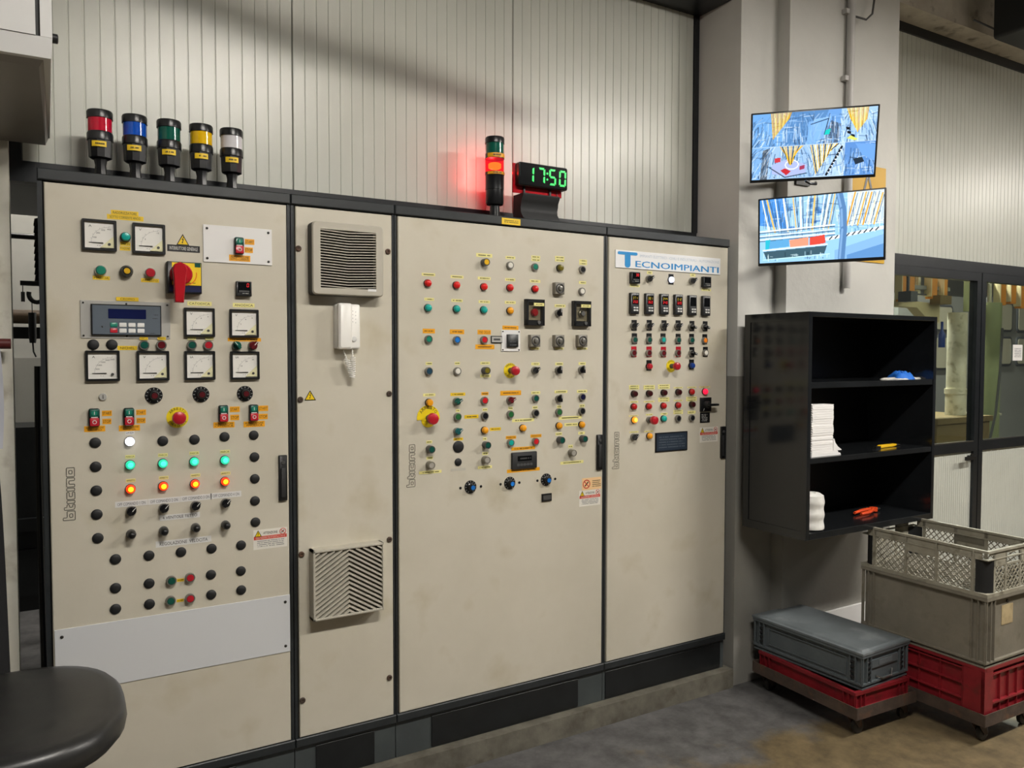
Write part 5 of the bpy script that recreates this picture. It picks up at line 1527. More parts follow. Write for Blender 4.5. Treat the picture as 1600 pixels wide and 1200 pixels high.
# ------------------------------------------------------------------ digital clock
ck = thing('digital_clock', 'digital clock with green 17:50 figures on black stand', 'clock', (1.893, 0.06, ZC))
MB().slab(rrect(0.245, 0.096, 0.009), -0.030, 0.0, 0.004, cx=0.006, cz=0.190).build('housing', 'black', ck)
MB().slab(rrect(0.236, 0.088, 0.006), -0.0312, -0.0300, cx=0.006, cz=0.190).build('face', 'black_gloss', ck)
for ch, dx in (('1', -0.062), ('7', -0.007), ('5', 0.049), ('0', 0.100)):
    q = MB()
    if ch == '1':
        seg_mb(q, ch, dx, 0.190, 0.036, 0.068, 0.0085, -0.0322, 0.03)
    else:
        seg_mb(q, ch, dx, 0.190, 0.036, 0.068, 0.0085, -0.0322, 0.03)
    q.build('digit', 'led_green', ck, smooth=False)
q = MB()
for dz in (-0.012, 0.013):
    q.slab(disc(0.0045, 14, 0.022, 0.190 + dz), -0.0322, -0.0316)
q.build('colon', 'led_green', ck, smooth=False)
MB().slab(rrect(0.245, 0.122), 0.002, 0.006, cx=-0.005, cz=0.176).build('red_back_plate', 'acrylic_red', ck)
for s in (-0.075, 0.055):
    MB().bx(s - 0.004, s + 0.004, -0.006, 0.004, 0.100, 0.142).build('clip', 'black', ck)
# curved stand
prof = [(0.030, 0.0), (0.030, 0.012), (0.012, 0.035), (0.010, 0.055), (0.016, 0.08), (0.030, 0.104), (0.030, 0.112)]
v = []
for sx in (-0.096, 0.088):
    for d, zz in prof:
        v.append((sx, -d, zz))
    for d, zz in reversed(prof):
        v.append((sx, 0.055 - d * 0.2, zz))
n = len(prof) * 2
f = [(k, (k + 1) % n, n + (k + 1) % n, n + k) for k in range(n)] + [tuple(range(n)), tuple(reversed(range(n, 2 * n)))]
MB().add(v, f).build('stand', 'black_matt', ck, ang=50)
MB().bx(-0.10, 0.12, -0.045, 0.06, 0.0, 0.008).build('foot', 'black_matt', ck)
MB().tube([(0.09, 0.004, 0.15), (0.098, 0.0, 0.11), (0.094, -0.004, 0.07), (0.085, 0.0, 0.02), (0.10, 0.02, 0.006)], 0.0018, 6).build('cable', 'black', ck)

# ------------------------------------------------------------------ monitors
class Paint:
    """tiny painter for the pictures shown on the two screens"""
    def __init__(s, w, h, base):
        s.w, s.h = w, h
        s.im = np.zeros((h, w, 3))
        s.im[:] = base
        s.X, s.Y = np.meshgrid((np.arange(w) + 0.5) / w, (np.arange(h) + 0.5) / h)

    def rgb(s, h):
        h = h.lstrip('#')
        return np.array([int(h[i:i + 2], 16) for i in (0, 2, 4)]) / 255.0

    def poly(s, pts, col, a=1.0):
        ins = np.zeros(s.X.shape, bool)
        n = len(pts)
        for i in range(n):
            x0, y0 = pts[i]
            x1, y1 = pts[(i + 1) % n]
            if y0 == y1:
                continue
            c = ((y0 > s.Y) != (y1 > s.Y)) & (s.X < (x1 - x0) * (s.Y - y0) / (y1 - y0) + x0)
            ins ^= c
        s.im[ins] = s.im[ins] * (1 - a) + s.rgb(col) * a

    def line(s, x0, y0, x1, y1, w, col, a=1.0):
        asp = s.w / s.h
        px, py = (s.X - x0) * asp, s.Y - y0
        dx, dy = (x1 - x0) * asp, y1 - y0
        L = dx * dx + dy * dy + 1e-9
        t = np.clip((px * dx + py * dy) / L, 0, 1)
        d = np.sqrt((px - t * dx) ** 2 + (py - t * dy) ** 2)
        k = np.clip((w / 2 - d) * s.h + 0.5, 0, 1)[..., None] * a
        s.im = s.im * (1 - k) + s.rgb(col) * k

def clutter(p, rnd, n, x0, x1, y0, y1, cols, wmin=0.004, wmax=0.012, L=0.12, vp=None, al=0.75):
    """machine parts seen by a camera: edges that run to a vanishing point, or stand upright"""
    for _ in range(n):
        x, y = rnd.uniform(x0, x1), rnd.uniform(y0, y1)
        kind = rnd.random()
        if vp is not None and kind < 0.6:
            a = math.atan2(y - vp[1], x - vp[0]) + rnd.uniform(-0.06, 0.06)
        elif kind < 0.85:
            a = PI / 2 + rnd.uniform(-0.08, 0.08)
        else:
            a = rnd.uniform(-0.2, 0.2)
        l = rnd.uniform(0.3, 1) * L
        p.line(x, y, min(max(x + math.cos(a) * l * 0.6, x0), x1), min(max(y + math.sin(a) * l, y0), y1), rnd.uniform(wmin, wmax), rnd.choice(cols), al * rnd.uniform(0.5, 1))

def picture_quad():
    """four camera views of a plating line: blue machines and rows of yellow racks"""
    rnd = random.Random(3)
    p = Paint(288, 162, (0.42, 0.62, 0.86))
    B = ['#9cc4ef', '#5f8fc4', '#dfeeff', '#35567e', '#1d3350', '#7fb0e6', '#e9f4ff']
    # upper row
    p.poly([(0, 0), (0.25, 0), (0.30, 0.5), (0, 0.5)], '#6fa6e0')
    p.poly([(0.30, 0), (0.62, 0), (0.5, 0.5), (0.25, 0.5)], '#5787bd')
    p.poly([(0.5, 0.13), (0.64, 0.10), (0.58, 0.46), (0.46, 0.5), (0.44, 0.5)], '#8fbdf2')
    p.poly([(0.64, 0.16), (0.72, 0.22), (0.70, 0.5), (0.58, 0.5)], '#4d6079')
    p.poly([(0.72, 0), (1, 0), (1, 0.5), (0.72, 0.5)], '#a4c8ee')
    clutter(p, rnd, 130, 0.0, 0.27, 0.02, 0.49, B, 0.004, 0.016, 0.2, (0.24, -0.08))
    clutter(p, rnd, 130, 0.25, 0.5, 0.02, 0.49, B, 0.004, 0.016, 0.2, (0.36, -0.13))
    clutter(p, rnd, 130, 0.5, 0.75, 0.02, 0.49, B, 0.004, 0.016, 0.2, (0.66, -0.08))
    clutter(p, rnd, 130, 0.74, 1.0, 0.02, 0.49, B, 0.004, 0.016, 0.2, (0.85, -0.08))
    p.poly([(0.46, 0.16), (0.62, 0.12), (0.59, 0.40), (0.50, 0.50), (0.45, 0.50)], '#7fb2ec', 0.8)
    p.line(0.48, 0.2, 0.62, 0.13, 0.012, '#22364f')
    p.line(0.62, 0.13, 0.59, 0.36, 0.012, '#22364f')
    p.poly([(0.60, 0.30), (0.64, 0.28), (0.63, 0.36), (0.59, 0.37)], '#19c8c0')
    for k in range(14):
        x = 0.155 + k * 0.0125
        p.line(x, 0.0, x + 0.02 - 0.003 * k, 0.38 - k * 0.022, 0.013, ['#f2b81c', '#d99a14', '#ffd64a'][k % 3])
    for k in range(14):
        x = 0.765 + k * 0.0125
        p.line(x, 0.0, x + 0.03 - 0.003 * k, 0.12 + (0.032 * k if k < 7 else 0.024 * (14 - k)) + 0.04, 0.013, ['#f4c224', '#dca018', '#ffe06a'][k % 3])
    for x, y in ((0.76, 0.27), (0.77, 0.33), (0.80, 0.38)):
        p.poly([(x, y), (x + 0.03, y + 0.01), (x + 0.035, y + 0.05), (x + 0.004, y + 0.04)], '#12161c')
    p.poly([(0.80, 0.40), (0.86, 0.46), (0.84, 0.48), (0.77, 0.44)], '#d9e06a')
    # lower row
    p.poly([(0, 0.5), (0.14, 0.5), (0.10, 1), (0, 1)], '#7caee2')
    p.poly([(0.09, 0.55), (0.15, 0.52), (0.14, 1), (0.07, 1)], '#56626f')
    p.poly([(0.15, 0.5), (0.5, 0.5), (0.5, 1), (0.13, 1)], '#9dc0e6')
    p.poly([(0.5, 0.5), (0.76, 0.5), (0.76, 1), (0.5, 1)], '#b5d2f0')
    p.poly([(0.76, 0.5), (1, 0.5), (1, 1), (0.76, 1)], '#5d8fd0')
    clutter(p, rnd, 130, 0.0, 0.27, 0.51, 0.98, B, 0.004, 0.016, 0.2, (0.24, 0.41000000000000003))
    clutter(p, rnd, 130, 0.25, 0.5, 0.51, 0.98, B, 0.004, 0.016, 0.2, (0.36, 0.36))
    clutter(p, rnd, 130, 0.5, 0.75, 0.51, 0.98, B, 0.004, 0.016, 0.2, (0.66, 0.41000000000000003))
    clutter(p, rnd, 130, 0.74, 1.0, 0.51, 0.98, B, 0.004, 0.016, 0.2, (0.85, 0.41000000000000003))
    p.poly([(0.84, 0.52), (1, 0.55), (1, 0.80), (0.90, 0.70)], '#6ea2e6')
    p.poly([(0.17, 0.78), (0.30, 0.70), (0.46, 0.80), (0.45, 0.92), (0.30, 0.97), (0.17, 0.92)], '#a9b6e0')
    p.line(0.15, 0.82, 0.28, 0.98, 0.012, '#1a2434')
    p.line(0.28, 0.98, 0.46, 0.93, 0.012, '#1a2434')
    for k in range(10):
        a = k * PI / 5
        p.line(0.335 + 0.055 * math.cos(a), 0.79 + 0.07 * math.sin(a), 0.335 + 0.055 * math.cos(a + 0.63), 0.79 + 0.07 * math.sin(a + 0.63), 0.016, '#e8eef4')
    p.poly([(0.24, 0.87), (0.28, 0.84), (0.33, 0.89), (0.29, 0.95)], '#c02a34')
    p.poly([(0.19, 0.68), (0.24, 0.67), (0.24, 0.74), (0.19, 0.75)], '#c83a44')
    p.poly([(0.40, 0.82), (0.44, 0.80), (0.44, 0.86), (0.40, 0.88)], '#a03a58')
    for k in range(13):
        x = 0.235 + 0.0155 * k
        p.line(x, 0.51, 0.29 + 0.006 * k, 0.62 + 0.17 * math.sin(k * 0.25 + 0.2), 0.012, ['#f0ae14', '#222018', '#ffcf3c'][k % 3])
    for k in range(18):
        x = 0.485 + 0.0132 * k
        p.line(x, 0.51, 0.535 + 0.007 * k, 0.95 - 0.021 * k, 0.012, ['#f0b41c', '#1b1d20', '#ffd85a', '#e8f0f4'][k % 4])
    p.line(0.735, 0.56, 0.62, 0.97, 0.03, '#0f1318')
    for k in range(8):
        p.line(0.725 - 0.0135 * k, 0.60 + 0.047 * k, 0.735 - 0.0135 * k, 0.61 + 0.047 * k, 0.016, '#e6edf4')
    p.poly([(0.83, 0.75), (0.90, 0.73), (0.92, 0.80), (0.85, 0.84)], '#22303e')
    p.line(0.0, 0.505, 1.0, 0.495, 0.006, '#c8dcf2')
    p.line(0.5, 0.0, 0.5, 1.0, 0.004, '#86a8cc')
    return p

def picture_line():
    """one camera view along the plating line: bright rails, white and yellow flight bars, red bath"""
    rnd = random.Random(11)
    p = Paint(288, 162, (0.60, 0.80, 0.97))
    p.poly([(0, 0), (0.25, 0), (0.3, 0.5), (0, 0.4)], '#4a90de')
    p.poly([(0.22, 0), (0.64, 0), (0.64, 0.45), (0.24, 0.45)], '#9ccaf2')
    p.poly([(0.72, 0), (1, 0), (1, 0.5), (0.72, 0.5)], '#d5e9fb')
    for k in range(16):
        x, y = rnd.uniform(0.2, 0.62), rnd.uniform(0.02, 0.40)
        p.poly([(x, y), (x + 0.05, y), (x + 0.05, y + 0.07), (x, y + 0.07)], rnd.choice(['#2a5f9e', '#6aa6de', '#c4e2fb', '#3c78b8']), 0.7)
    clutter(p, rnd, 300, 0, 1, 0.02, 0.62, ['#eef7ff', '#3a5f86', '#a9cdf0', '#ffffff', '#274260'], 0.004, 0.012, 0.22)
    for k, (x0, x1) in enumerate(((0.02, 0.08), (0.06, 0.13), (0.13, 0.17), (0.20, 0.24), (0.28, 0.31), (0.34, 0.35), (0.41, 0.39), (0.46, 0.44), (0.54, 0.50), (0.58, 0.53), (0.62, 0.57))):
        p.line(x0, 0, x1, 0.52, 0.026 if k % 2 else 0.016, ['#fdf6d8', '#f2c46a', '#f4fbff'][k % 3])
        p.line(x0 + 0.02, 0, x1 + 0.018, 0.5, 0.008, '#2f3d4a')
    for k in range(6):
        x = 0.77 + 0.042 * k
        p.line(x + 0.01, 0.0 + 0.01 * k, x - 0.055, 0.50, 0.022, ['#f0a834', '#fff4cc', '#e8b858'][k % 3])
        p.line(x + 0.028, 0.02, x - 0.036, 0.48, 0.007, '#1e2730')
    for y, w in ((0.47, 0.02), (0.54, 0.014), (0.60, 0.02)):
        p.line(0.0, y + 0.03, 0.62, y, w, '#f2f8fd')
        p.line(0.0, y + 0.055, 0.62, y + 0.025, 0.01, '#24394e')
    p.line(0.56, 0.68, 1.0, 0.56, 0.05, '#eef6fb')
    for k in range(9):
        p.line(0.58 + 0.045 * k, 0.69 - 0.012 * k, 0.60 + 0.045 * k, 0.65 - 0.012 * k, 0.016, '#15202a')
    p.poly([(0.62, 0.86), (1, 0.66), (1, 1), (0.62, 1)], '#86b6e6')
    p.poly([(0.72, 0.94), (1, 0.80), (1, 1), (0.72, 1)], '#5f93cc')
    p.poly([(0.05, 0.66), (0.25, 0.64), (0.25, 0.76), (0.05, 0.78)], '#5fa6d8')
    p.poly([(0.05, 0.64), (0.09, 0.63), (0.08, 0.78), (0.05, 0.79)], '#28b8d0')
    p.poly([(0.25, 0.66), (0.41, 0.63), (0.41, 0.77), (0.26, 0.78)], '#e89a7c')
    p.poly([(0.42, 0.64), (0.54, 0.61), (0.55, 0.74), (0.42, 0.77)], '#dc4a3c')
    p.line(0.03, 0.80, 0.56, 0.76, 0.022, '#e4f0f6')
    p.poly([(0.03, 0.82), (0.56, 0.78), (0.54, 0.90), (0.06, 0.95)], '#3b5a68')
    clutter(p, rnd, 26, 0.03, 0.6, 0.84, 0.97, ['#bfe6f4', '#e6fbff', '#1e3440'], 0.008, 0.014, 0.1)
    p.line(0.03, 0.95, 0.58, 0.91, 0.014, '#c4ecf6')
    for (xa, ya, xb, yb) in ((0.655, 0, 0.685, 0.25), (0.685, 0.25, 0.692, 0.55), (0.692, 0.55, 0.675, 0.98)):
        p.line(xa, ya, xb, yb, 0.095, '#5682b4')
        p.line(xa - 0.012, ya, xb - 0.012, yb, 0.03, '#7ea8d6')
    return p

def screen_mat(name, strength):
    m, n, l, b = new_mat(name)
    at = n.new('ShaderNodeVertexColor')
    at.layer_name = 'picture'
    b.inputs['Base Color'].default_value = (0.01, 0.01, 0.012, 1)
    b.inputs['Roughness'].default_value = 0.25
    l.new(at.outputs['Color'], b.inputs['Emission Color'])
    b.inputs['Emission Strength'].default_value = strength
    MAT[name] = m
screen_mat('screen_on', 1.1)

def screen_mesh(p, W, H, y):
    w, h = p.w, p.h
    vs = [(-W / 2 + W * i / w, y, H / 2 - H * j / h) for j in range(h + 1) for i in range(w + 1)]
    fs = [(j * (w + 1) + i, (j + 1) * (w + 1) + i, (j + 1) * (w + 1) + i + 1, j * (w + 1) + i + 1) for j in range(h) for i in range(w)]
    me = bpy.data.meshes.new('screen')
    me.from_pydata(vs, [], fs)
    ca = me.color_attributes.new('picture', 'FLOAT_COLOR', 'CORNER')
    srgb = np.clip(p.im, 0, 1).reshape(-1, 3)
    lin_ = np.where(srgb <= 0.04045, srgb / 12.92, ((srgb + 0.055) / 1.055) ** 2.4)
    col = np.ones((len(fs), 4, 4), dtype=np.float32)
    col[:, :, :3] = lin_[:, None, :]
    ca.data.foreach_set('color', col.ravel())
    me.materials.append(MAT['screen_on'])
    return me

def monitor(label, c, yaw, tilt, roll, paint, wall_y):
    t = thing('wall_monitor', label, 'monitor', c, group='monitors on the pillar')
    W, H = 0.54, 0.31
    t.matrix_world = Matrix.Translation(c) @ Matrix.Rotation(math.radians(yaw), 4, 'Z') @ Matrix.Rotation(math.radians(tilt), 4, 'X') @ Matrix.Rotation(math.radians(-roll), 4, 'Y')
    b = MB().slab(rrect(W, H, 0.004), -0.004, 0.016, 0.002)
    b.build('bezel', 'black', t)
    MB().slab(rrect(W * 0.62, H * 0.62, 0.01), 0.014, 0.045, 0.0).build('rear_housing', 'black_matt', t)
    inst('screen', screen_mesh(paint, W - 0.016, H - 0.020, -0.0046), t, (0, 0, 0.003))
    return t
mon1 = monitor('upper wall monitor with four camera views, tilted down', (3.089, -0.373, 2.602), -48.5, 16.7, -0.7, picture_quad(), -0.02)
mon2 = monitor('lower wall monitor with one camera view of a red bath', (3.09, -0.418, 2.22), -59.7, 2.6, 0.1, picture_line(), -0.02)
# brackets join each monitor to the pillar
def bracket(label, zc, p_from, p_to, cable):
    t = thing('monitor_bracket', label, 'bracket', (3.36, -0.092, zc))
    def rel(p):
        return Vector(p) - Vector((3.36, -0.092, zc))
    MB().bx(-0.05, 0.05, -0.012, 0.0, -0.08, 0.08).build('wall_plate', 'black', t)
    MB().tube([rel(p) for p in (p_to, (3.36, -0.18, zc), p_from)], 0.014, 10).build('arm', 'black', t)
    if cable:
        MB().tube([rel(p) for p in cable], 0.006, 8).build('cable', 'black', t)
    return t
bracket('black swivel arm behind the upper monitor', 2.58, (3.135, -0.325, 2.585), (3.36, -0.104, 2.58), [(3.06, -0.36, 2.44), (3.08, -0.37, 2.428), (3.12, -0.37, 2.43), (3.17, -0.33, 2.45)])
bracket('black swivel arm behind the lower monitor', 2.22, (3.142, -0.377, 2.22), (3.36, -0.104, 2.22), None)

# ------------------------------------------------------------------ yellow sign, conduit on the pillar
ys = thing('warning_sign', 'yellow warning sign on the pillar, mostly hidden by the monitors', 'sign', (3.885, -0.091, 2.15))
MB().slab([(-0.155, 0), (0.155, 0), (0.155, 0.515), (-0.155, 0.515)], -0.004, 0, 0.0005).build('plate', 'sign_yellow', ys)
b = MB()
tri = [(-0.10, -0.0055, 0.19), (0.10, -0.0055, 0.19), (0.0, -0.0055, 0.47)]
for k in range(3):
    b.bar(tri[k], tri[(k + 1) % 3], 0.016, 0.001)
b.build('triangle_outline', 'black', ys, smooth=False)
cd = thing('conduit_pipe', 'grey conduit pipe clipped to the pillar above the monitors', 'pipe', (3.695, -0.115, 2.0))
MB().tube([(0, 0, 0.0), (0, 0, 2.4)], 0.021, 14).build('pipe', 'conduit', cd)
for z in (1.08, 1.42):
    MB().bx(-0.045, 0.027, -0.006, 0.022, z - 0.012, z + 0.012).build('clip', 'conduit', cd)
MB().tube([(0.02, -0.01, 1.40), (0.08, -0.03, 1.39), (0.13, -0.03, 1.43), (0.16, -0.02, 1.52), (0.165, 0, 1.7)], 0.0055, 8).build('cable', 'darkgrey', cd)
bs = thing('loudspeaker', 'black box hanging at the upper right corner', 'speaker', (5.25, -0.31, 3.56))
MB().slab(rrect(0.42, 0.6, 0.02), -0.12, 0.2, 0.02, cz=0.30).build('box', 'black_matt', bs)
MB().tube([(-0.25, 0.30, 0.14), (-0.08, 0.2, 0.055), (0.1, 0.0, 0.06), (0.2, -0.1, 0.1)], 0.006, 8).build('cable', 'darkgrey', bs)

# ------------------------------------------------------------------ black wall shelf
SX0, SX1, SY0, SY1, SZ0, SZ1 = 2.975, 3.938, -0.463, -0.0935, 0.822, 1.842
sh = thing('wall_shelf', 'black metal wall shelf with three open compartments', 'shelf', ((SX0 + SX1) / 2, SY1, SZ0))
def sl(x0, x1, y0, y1, z0, z1):
    cx = (SX0 + SX1) / 2
    return (x0 - cx, x1 - cx, y0 - SY1, y1 - SY1, z0 - SZ0, z1 - SZ0)
def rbox(b, x0, x1, y0, y1, z0, z1, ch=0.002):
    b.slab([(x0, z0), (x1, z0), (x1, z1), (x0, z1)], y0, y1, ch)
    return b
th = 0.022
for nm, a in (('side_panel', (SX0, SX0 + th, SY0, SY1, SZ0, SZ1)), ('side_panel', (SX1 - th, SX1, SY0, SY1, SZ0, SZ1)), ('top_panel', (SX0 + th, SX1 - th, SY0, SY1, SZ1 - th, SZ1)), ('bottom_panel', (SX0 + th, SX1 - th, SY0, SY1, SZ0, SZ0 + 0.03)), ('shelf_board', (SX0 + th, SX1 - th, SY0 + 0.004, SY1, 1.501, 1.529)), ('shelf_board', (SX0 + th, SX1 - th, SY0 + 0.004, SY1, 1.163, 1.189))):
    rbox(MB(), *sl(*a)).build(nm, 'shelf_black', sh)
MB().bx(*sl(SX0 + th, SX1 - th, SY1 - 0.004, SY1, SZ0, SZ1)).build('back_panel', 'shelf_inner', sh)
# raised border on the outer face of the left side
b = MB()
for a in ((SX0 - 0.004, SX0, SY0, SY1, SZ1 - 0.038, SZ1), (SX0 - 0.004, SX0, SY0, SY1, SZ0, SZ0 + 0.038), (SX0 - 0.004, SX0, SY0, SY0 + 0.03, SZ0 + 0.038, SZ1 - 0.038), (SX0 - 0.004, SX0, SY1 - 0.035, SY1, SZ0 + 0.038, SZ1 - 0.038)):
    b.bx(*sl(*a))
b.build('side_border', 'shelf_black', sh, smooth=False)

# stack of folded paper towels
NS = 22
for k in range(NS):
    z0 = 1.19 + 0.0107 * k
    dx = random.uniform(-0.0015, 0.0015)
    wdt = 0.150
    w2 = wdt if k > 1 else 0.205 - 0.02 * k
    q = MB()
    q.slab([(-0.075, 0), (-0.075 + w2, 0), (-0.075 + w2 - 0.004, 0.0051), (-0.075 + w2, 0.0101), (-0.075, 0.0101), (-0.071, 0.0051)] if k > 1 else [(-0.075, 0), (-0.075 + w2, 0), (-0.075 + w2 * 0.97, 0.0101), (-0.075, 0.0101)], -0.10, 0.10)
    pt = q.build('paper_towel_pack', 'paper', None, (3.105 + dx, -0.34 + random.uniform(-0.002, 0.002), z0), smooth=False)
    tag(pt, {0: 'widest folded white paper towel at the very bottom of the stack', 1: 'second widest folded white paper towel just above the bottom of the stack', NS - 1: 'topmost folded white paper towel of the stack on the middle shelf'}.get(k, 'folded white paper towel within the tall stack on the middle shelf'), 'paper towel', 'folded paper towels in the stack')
# slanted loose sheet at the foot of the stack
q = MB().slab([(0, 0), (0.057, 0), (0.054, 0.004), (0.03, 0.018), (0.012, 0.036), (0.004, 0.055), (0, 0.055)], -0.1, 0.1)
tag(q.build('paper_sheet', 'paper', None, (3.183, -0.34, 1.2115), smooth=False), 'white bundle of sheets slipping off the foot of the paper towel stack', 'paper')

# wrapped white rolls
rl = thing('paper_roll_pack', 'white plastic wrapped paper roll pack on the bottom shelf', 'paper roll', (3.083, -0.400, 0.852))
pr = []
for k in range(25):
    h = 0.165 * k / 24
    pr.append((0.057 + 0.0022 * math.sin(h * 110) + (-0.012 if k in (0, 24) else 0), h))
MB().lathe(pr, 28, axis='z').build('wrapped_rolls', 'wrap', rl)
MB().lathe([(0.044, 0.165), (0.040, 0.168), (0.022, 0.169), (0.018, 0.150)], 24, axis='z', cap0=False).build('wrap_top', 'wrap', rl)

# blue rag on a pale cloth
rg = thing('rag_pile', 'crumpled blue rag on pale gloves on the top shelf', 'rag', (3.80, -0.36, 1.5295))
def lump(name, m, cx, cy, rx, ry, hz, seed, n=22, rot=0.0):
    rnd = random.Random(seed)
    ph = [rnd.uniform(0, 6.28) for _ in range(6)]
    vs = []
    for j in range(7):
        t = j / 6
        for i in range(n):
            a = 2 * PI * i / n
            r = (1 - t) * (1 + 0.22 * math.sin(3 * a + ph[0]) + 0.12 * math.sin(5 * a + ph[1]))
            z = hz * (t ** 0.35) * (0.72 + 0.25 * math.sin(2 * a + ph[2] + 3 * t) * (1 - t) + 0.2 * math.sin(5 * a + ph[3] + 4 * t) * (1 - t) + rnd.uniform(-0.16, 0.16))
            x_, y_ = rx * r * math.cos(a), ry * r * math.sin(a)
            vs.append((cx + x_ * math.cos(rot) - y_ * math.sin(rot), cy + x_ * math.sin(rot) + y_ * math.cos(rot), max(z, 0) if j else 0))
    fs = [(j * n + i, j * n + (i + 1) % n, (j + 1) * n + (i + 1) % n, (j + 1) * n + i) for j in range(6) for i in range(n)]
    return MB().add(vs, fs).build(name, m, rg, ang=60)
lump('pale_glove', 'rag_white', -0.06, -0.01, 0.075, 0.05, 0.012, 2)
lump('pale_glove', 'rag_white', 0.075, 0.0, 0.06, 0.04, 0.016, 5)
lump('blue_rag', 'rag_blue', 0.0, 0.0, 0.068, 0.06, 0.052, 9)

# yellow cutter knife
kn = thing('cutter_knife', 'yellow cutter knife lying on the middle shelf', 'knife', (3.70, -0.36, 1.1895), math.radians(6))
MB().slab([(-0.075, 0), (0.045, 0), (0.075, 0.004), (0.075, 0.012), (-0.065, 0.014), (-0.075, 0.010)], -0.011, 0.011, 0.002).build('handle', 'tool_yellow', kn)
MB().slab([(0.07, 0.004), (0.125, 0.004), (0.115, 0.0075), (0.07, 0.0075)], -0.005, 0.005).build('blade', 'steel', kn)
MB().bx(-0.12, -0.075, -0.009, 0.009, 0, 0.010).build('end_cap', 'black', kn)
# orange pliers
pl_ = thing('pliers', 'orange handled pliers lying on the bottom shelf', 'pliers', (3.66, -0.30, 0.8525), math.radians(8))
MB().tube([(-0.13, 0.012, 0.012), (-0.06, 0.018, 0.013), (0.0, 0.012, 0.014), (0.02, 0.006, 0.015)], [0.007, 0.009, 0.009, 0.007], 8).build('grip', 'tool_orange', pl_)
MB().tube([(-0.13, -0.022, 0.012), (-0.06, -0.026, 0.013), (0.0, -0.014, 0.014), (0.02, -0.006, 0.015)], [0.007, 0.009, 0.009, 0.007], 8).build('grip', 'tool_orange', pl_)
MB().lathe([(0.020, 0.004), (0.020, 0.022)], 18, axis='z', o=(0.035, 0, 0)).build('joint', 'tool_orange', pl_)
MB().slab([(0.04, 0.006), (0.09, 0.010), (0.092, 0.014), (0.04, 0.022)], -0.009, 0.009).build('jaws', 'steel', pl_)
# ------------------------------------------------------------------ dollies and crates
def ring(b, w, l, t, z0, z1, mi=0):
    """rectangular ring, outer size w (x) by l (y), t wide"""
    b.bx(-w / 2, w / 2, -l / 2, -l / 2 + t, z0, z1, mi)
    b.bx(-w / 2, w / 2, l / 2 - t, l / 2, z0, z1, mi)
    b.bx(-w / 2, -w / 2 + t, -l / 2 + t, l / 2 - t, z0, z1, mi)
    b.bx(w / 2 - t, w / 2, -l / 2 + t, l / 2 - t, z0, z1, mi)
    return b

def dolly(label, x, y, w, l, rz):
    t = thing('crate_dolly', label, 'dolly', (x, y, 0), rz, 'steel crate dollies')
    for sx in (-1, 1):
        b = MB().bx(sx * w / 2 - 0.002, sx * w / 2 + 0.002, -l / 2, l / 2, 0.088, 0.14)
        b.bx(min(sx * w / 2, sx * (w / 2 - 0.045)), max(sx * w / 2, sx * (w / 2 - 0.045)), -l / 2, l / 2, 0.088, 0.093)
        b.build('side_angle', 'rust', t)
    for sy in (-1, 1):
        b = MB().bx(-w / 2, w / 2, sy * l / 2 - 0.002, sy * l / 2 + 0.002, 0.088, 0.14)
        b.bx(-w / 2, w / 2, min(sy * l / 2, sy * (l / 2 - 0.045)), max(sy * l / 2, sy * (l / 2 - 0.045)), 0.0878, 0.0928)
        b.build('end_angle', 'rust', t)
    for sx in (-1, 1):
        for sy in (-1, 1):
            cx, cy = sx * (w / 2 - 0.045), sy * (l / 2 - 0.05)
            f = MB().bx(cx - 0.03, cx + 0.03, cy - 0.03, cy + 0.03, 0.083, 0.0878)
            f.lathe([(0.016, 0.072), (0.016, 0.083)], 14, axis='z', o=(cx, cy, 0))
            for s in (-1, 1):
                f.add([(cx - 0.022, cy + s * 0.016, 0.074), (cx + 0.022, cy + s * 0.016, 0.074), (cx + 0.034, cy + s * 0.016, 0.03), (cx + 0.014, cy + s * 0.016, 0.03),
                       (cx - 0.022, cy + s * 0.019, 0.074), (cx + 0.022, cy + s * 0.019, 0.074), (cx + 0.034, cy + s * 0.019, 0.03), (cx + 0.014, cy + s * 0.019, 0.03)],
                      [(0, 1, 2, 3), (4, 7, 6, 5), (0, 4, 5, 1), (1, 5, 6, 2), (2, 6, 7, 3), (3, 7, 4, 0)])
            c = f.build('caster_fork', 'rust', t)
            wv = MB().lathe([(0.028, -0.011), (0.032, -0.008), (0.032, 0.008), (0.028, 0.011), (0.012, 0.012), (0.012, 0.014)], 24, o=(cx + 0.024, cy, 0.032))
            wv.build('wheel', 'wheel', c)
    return t

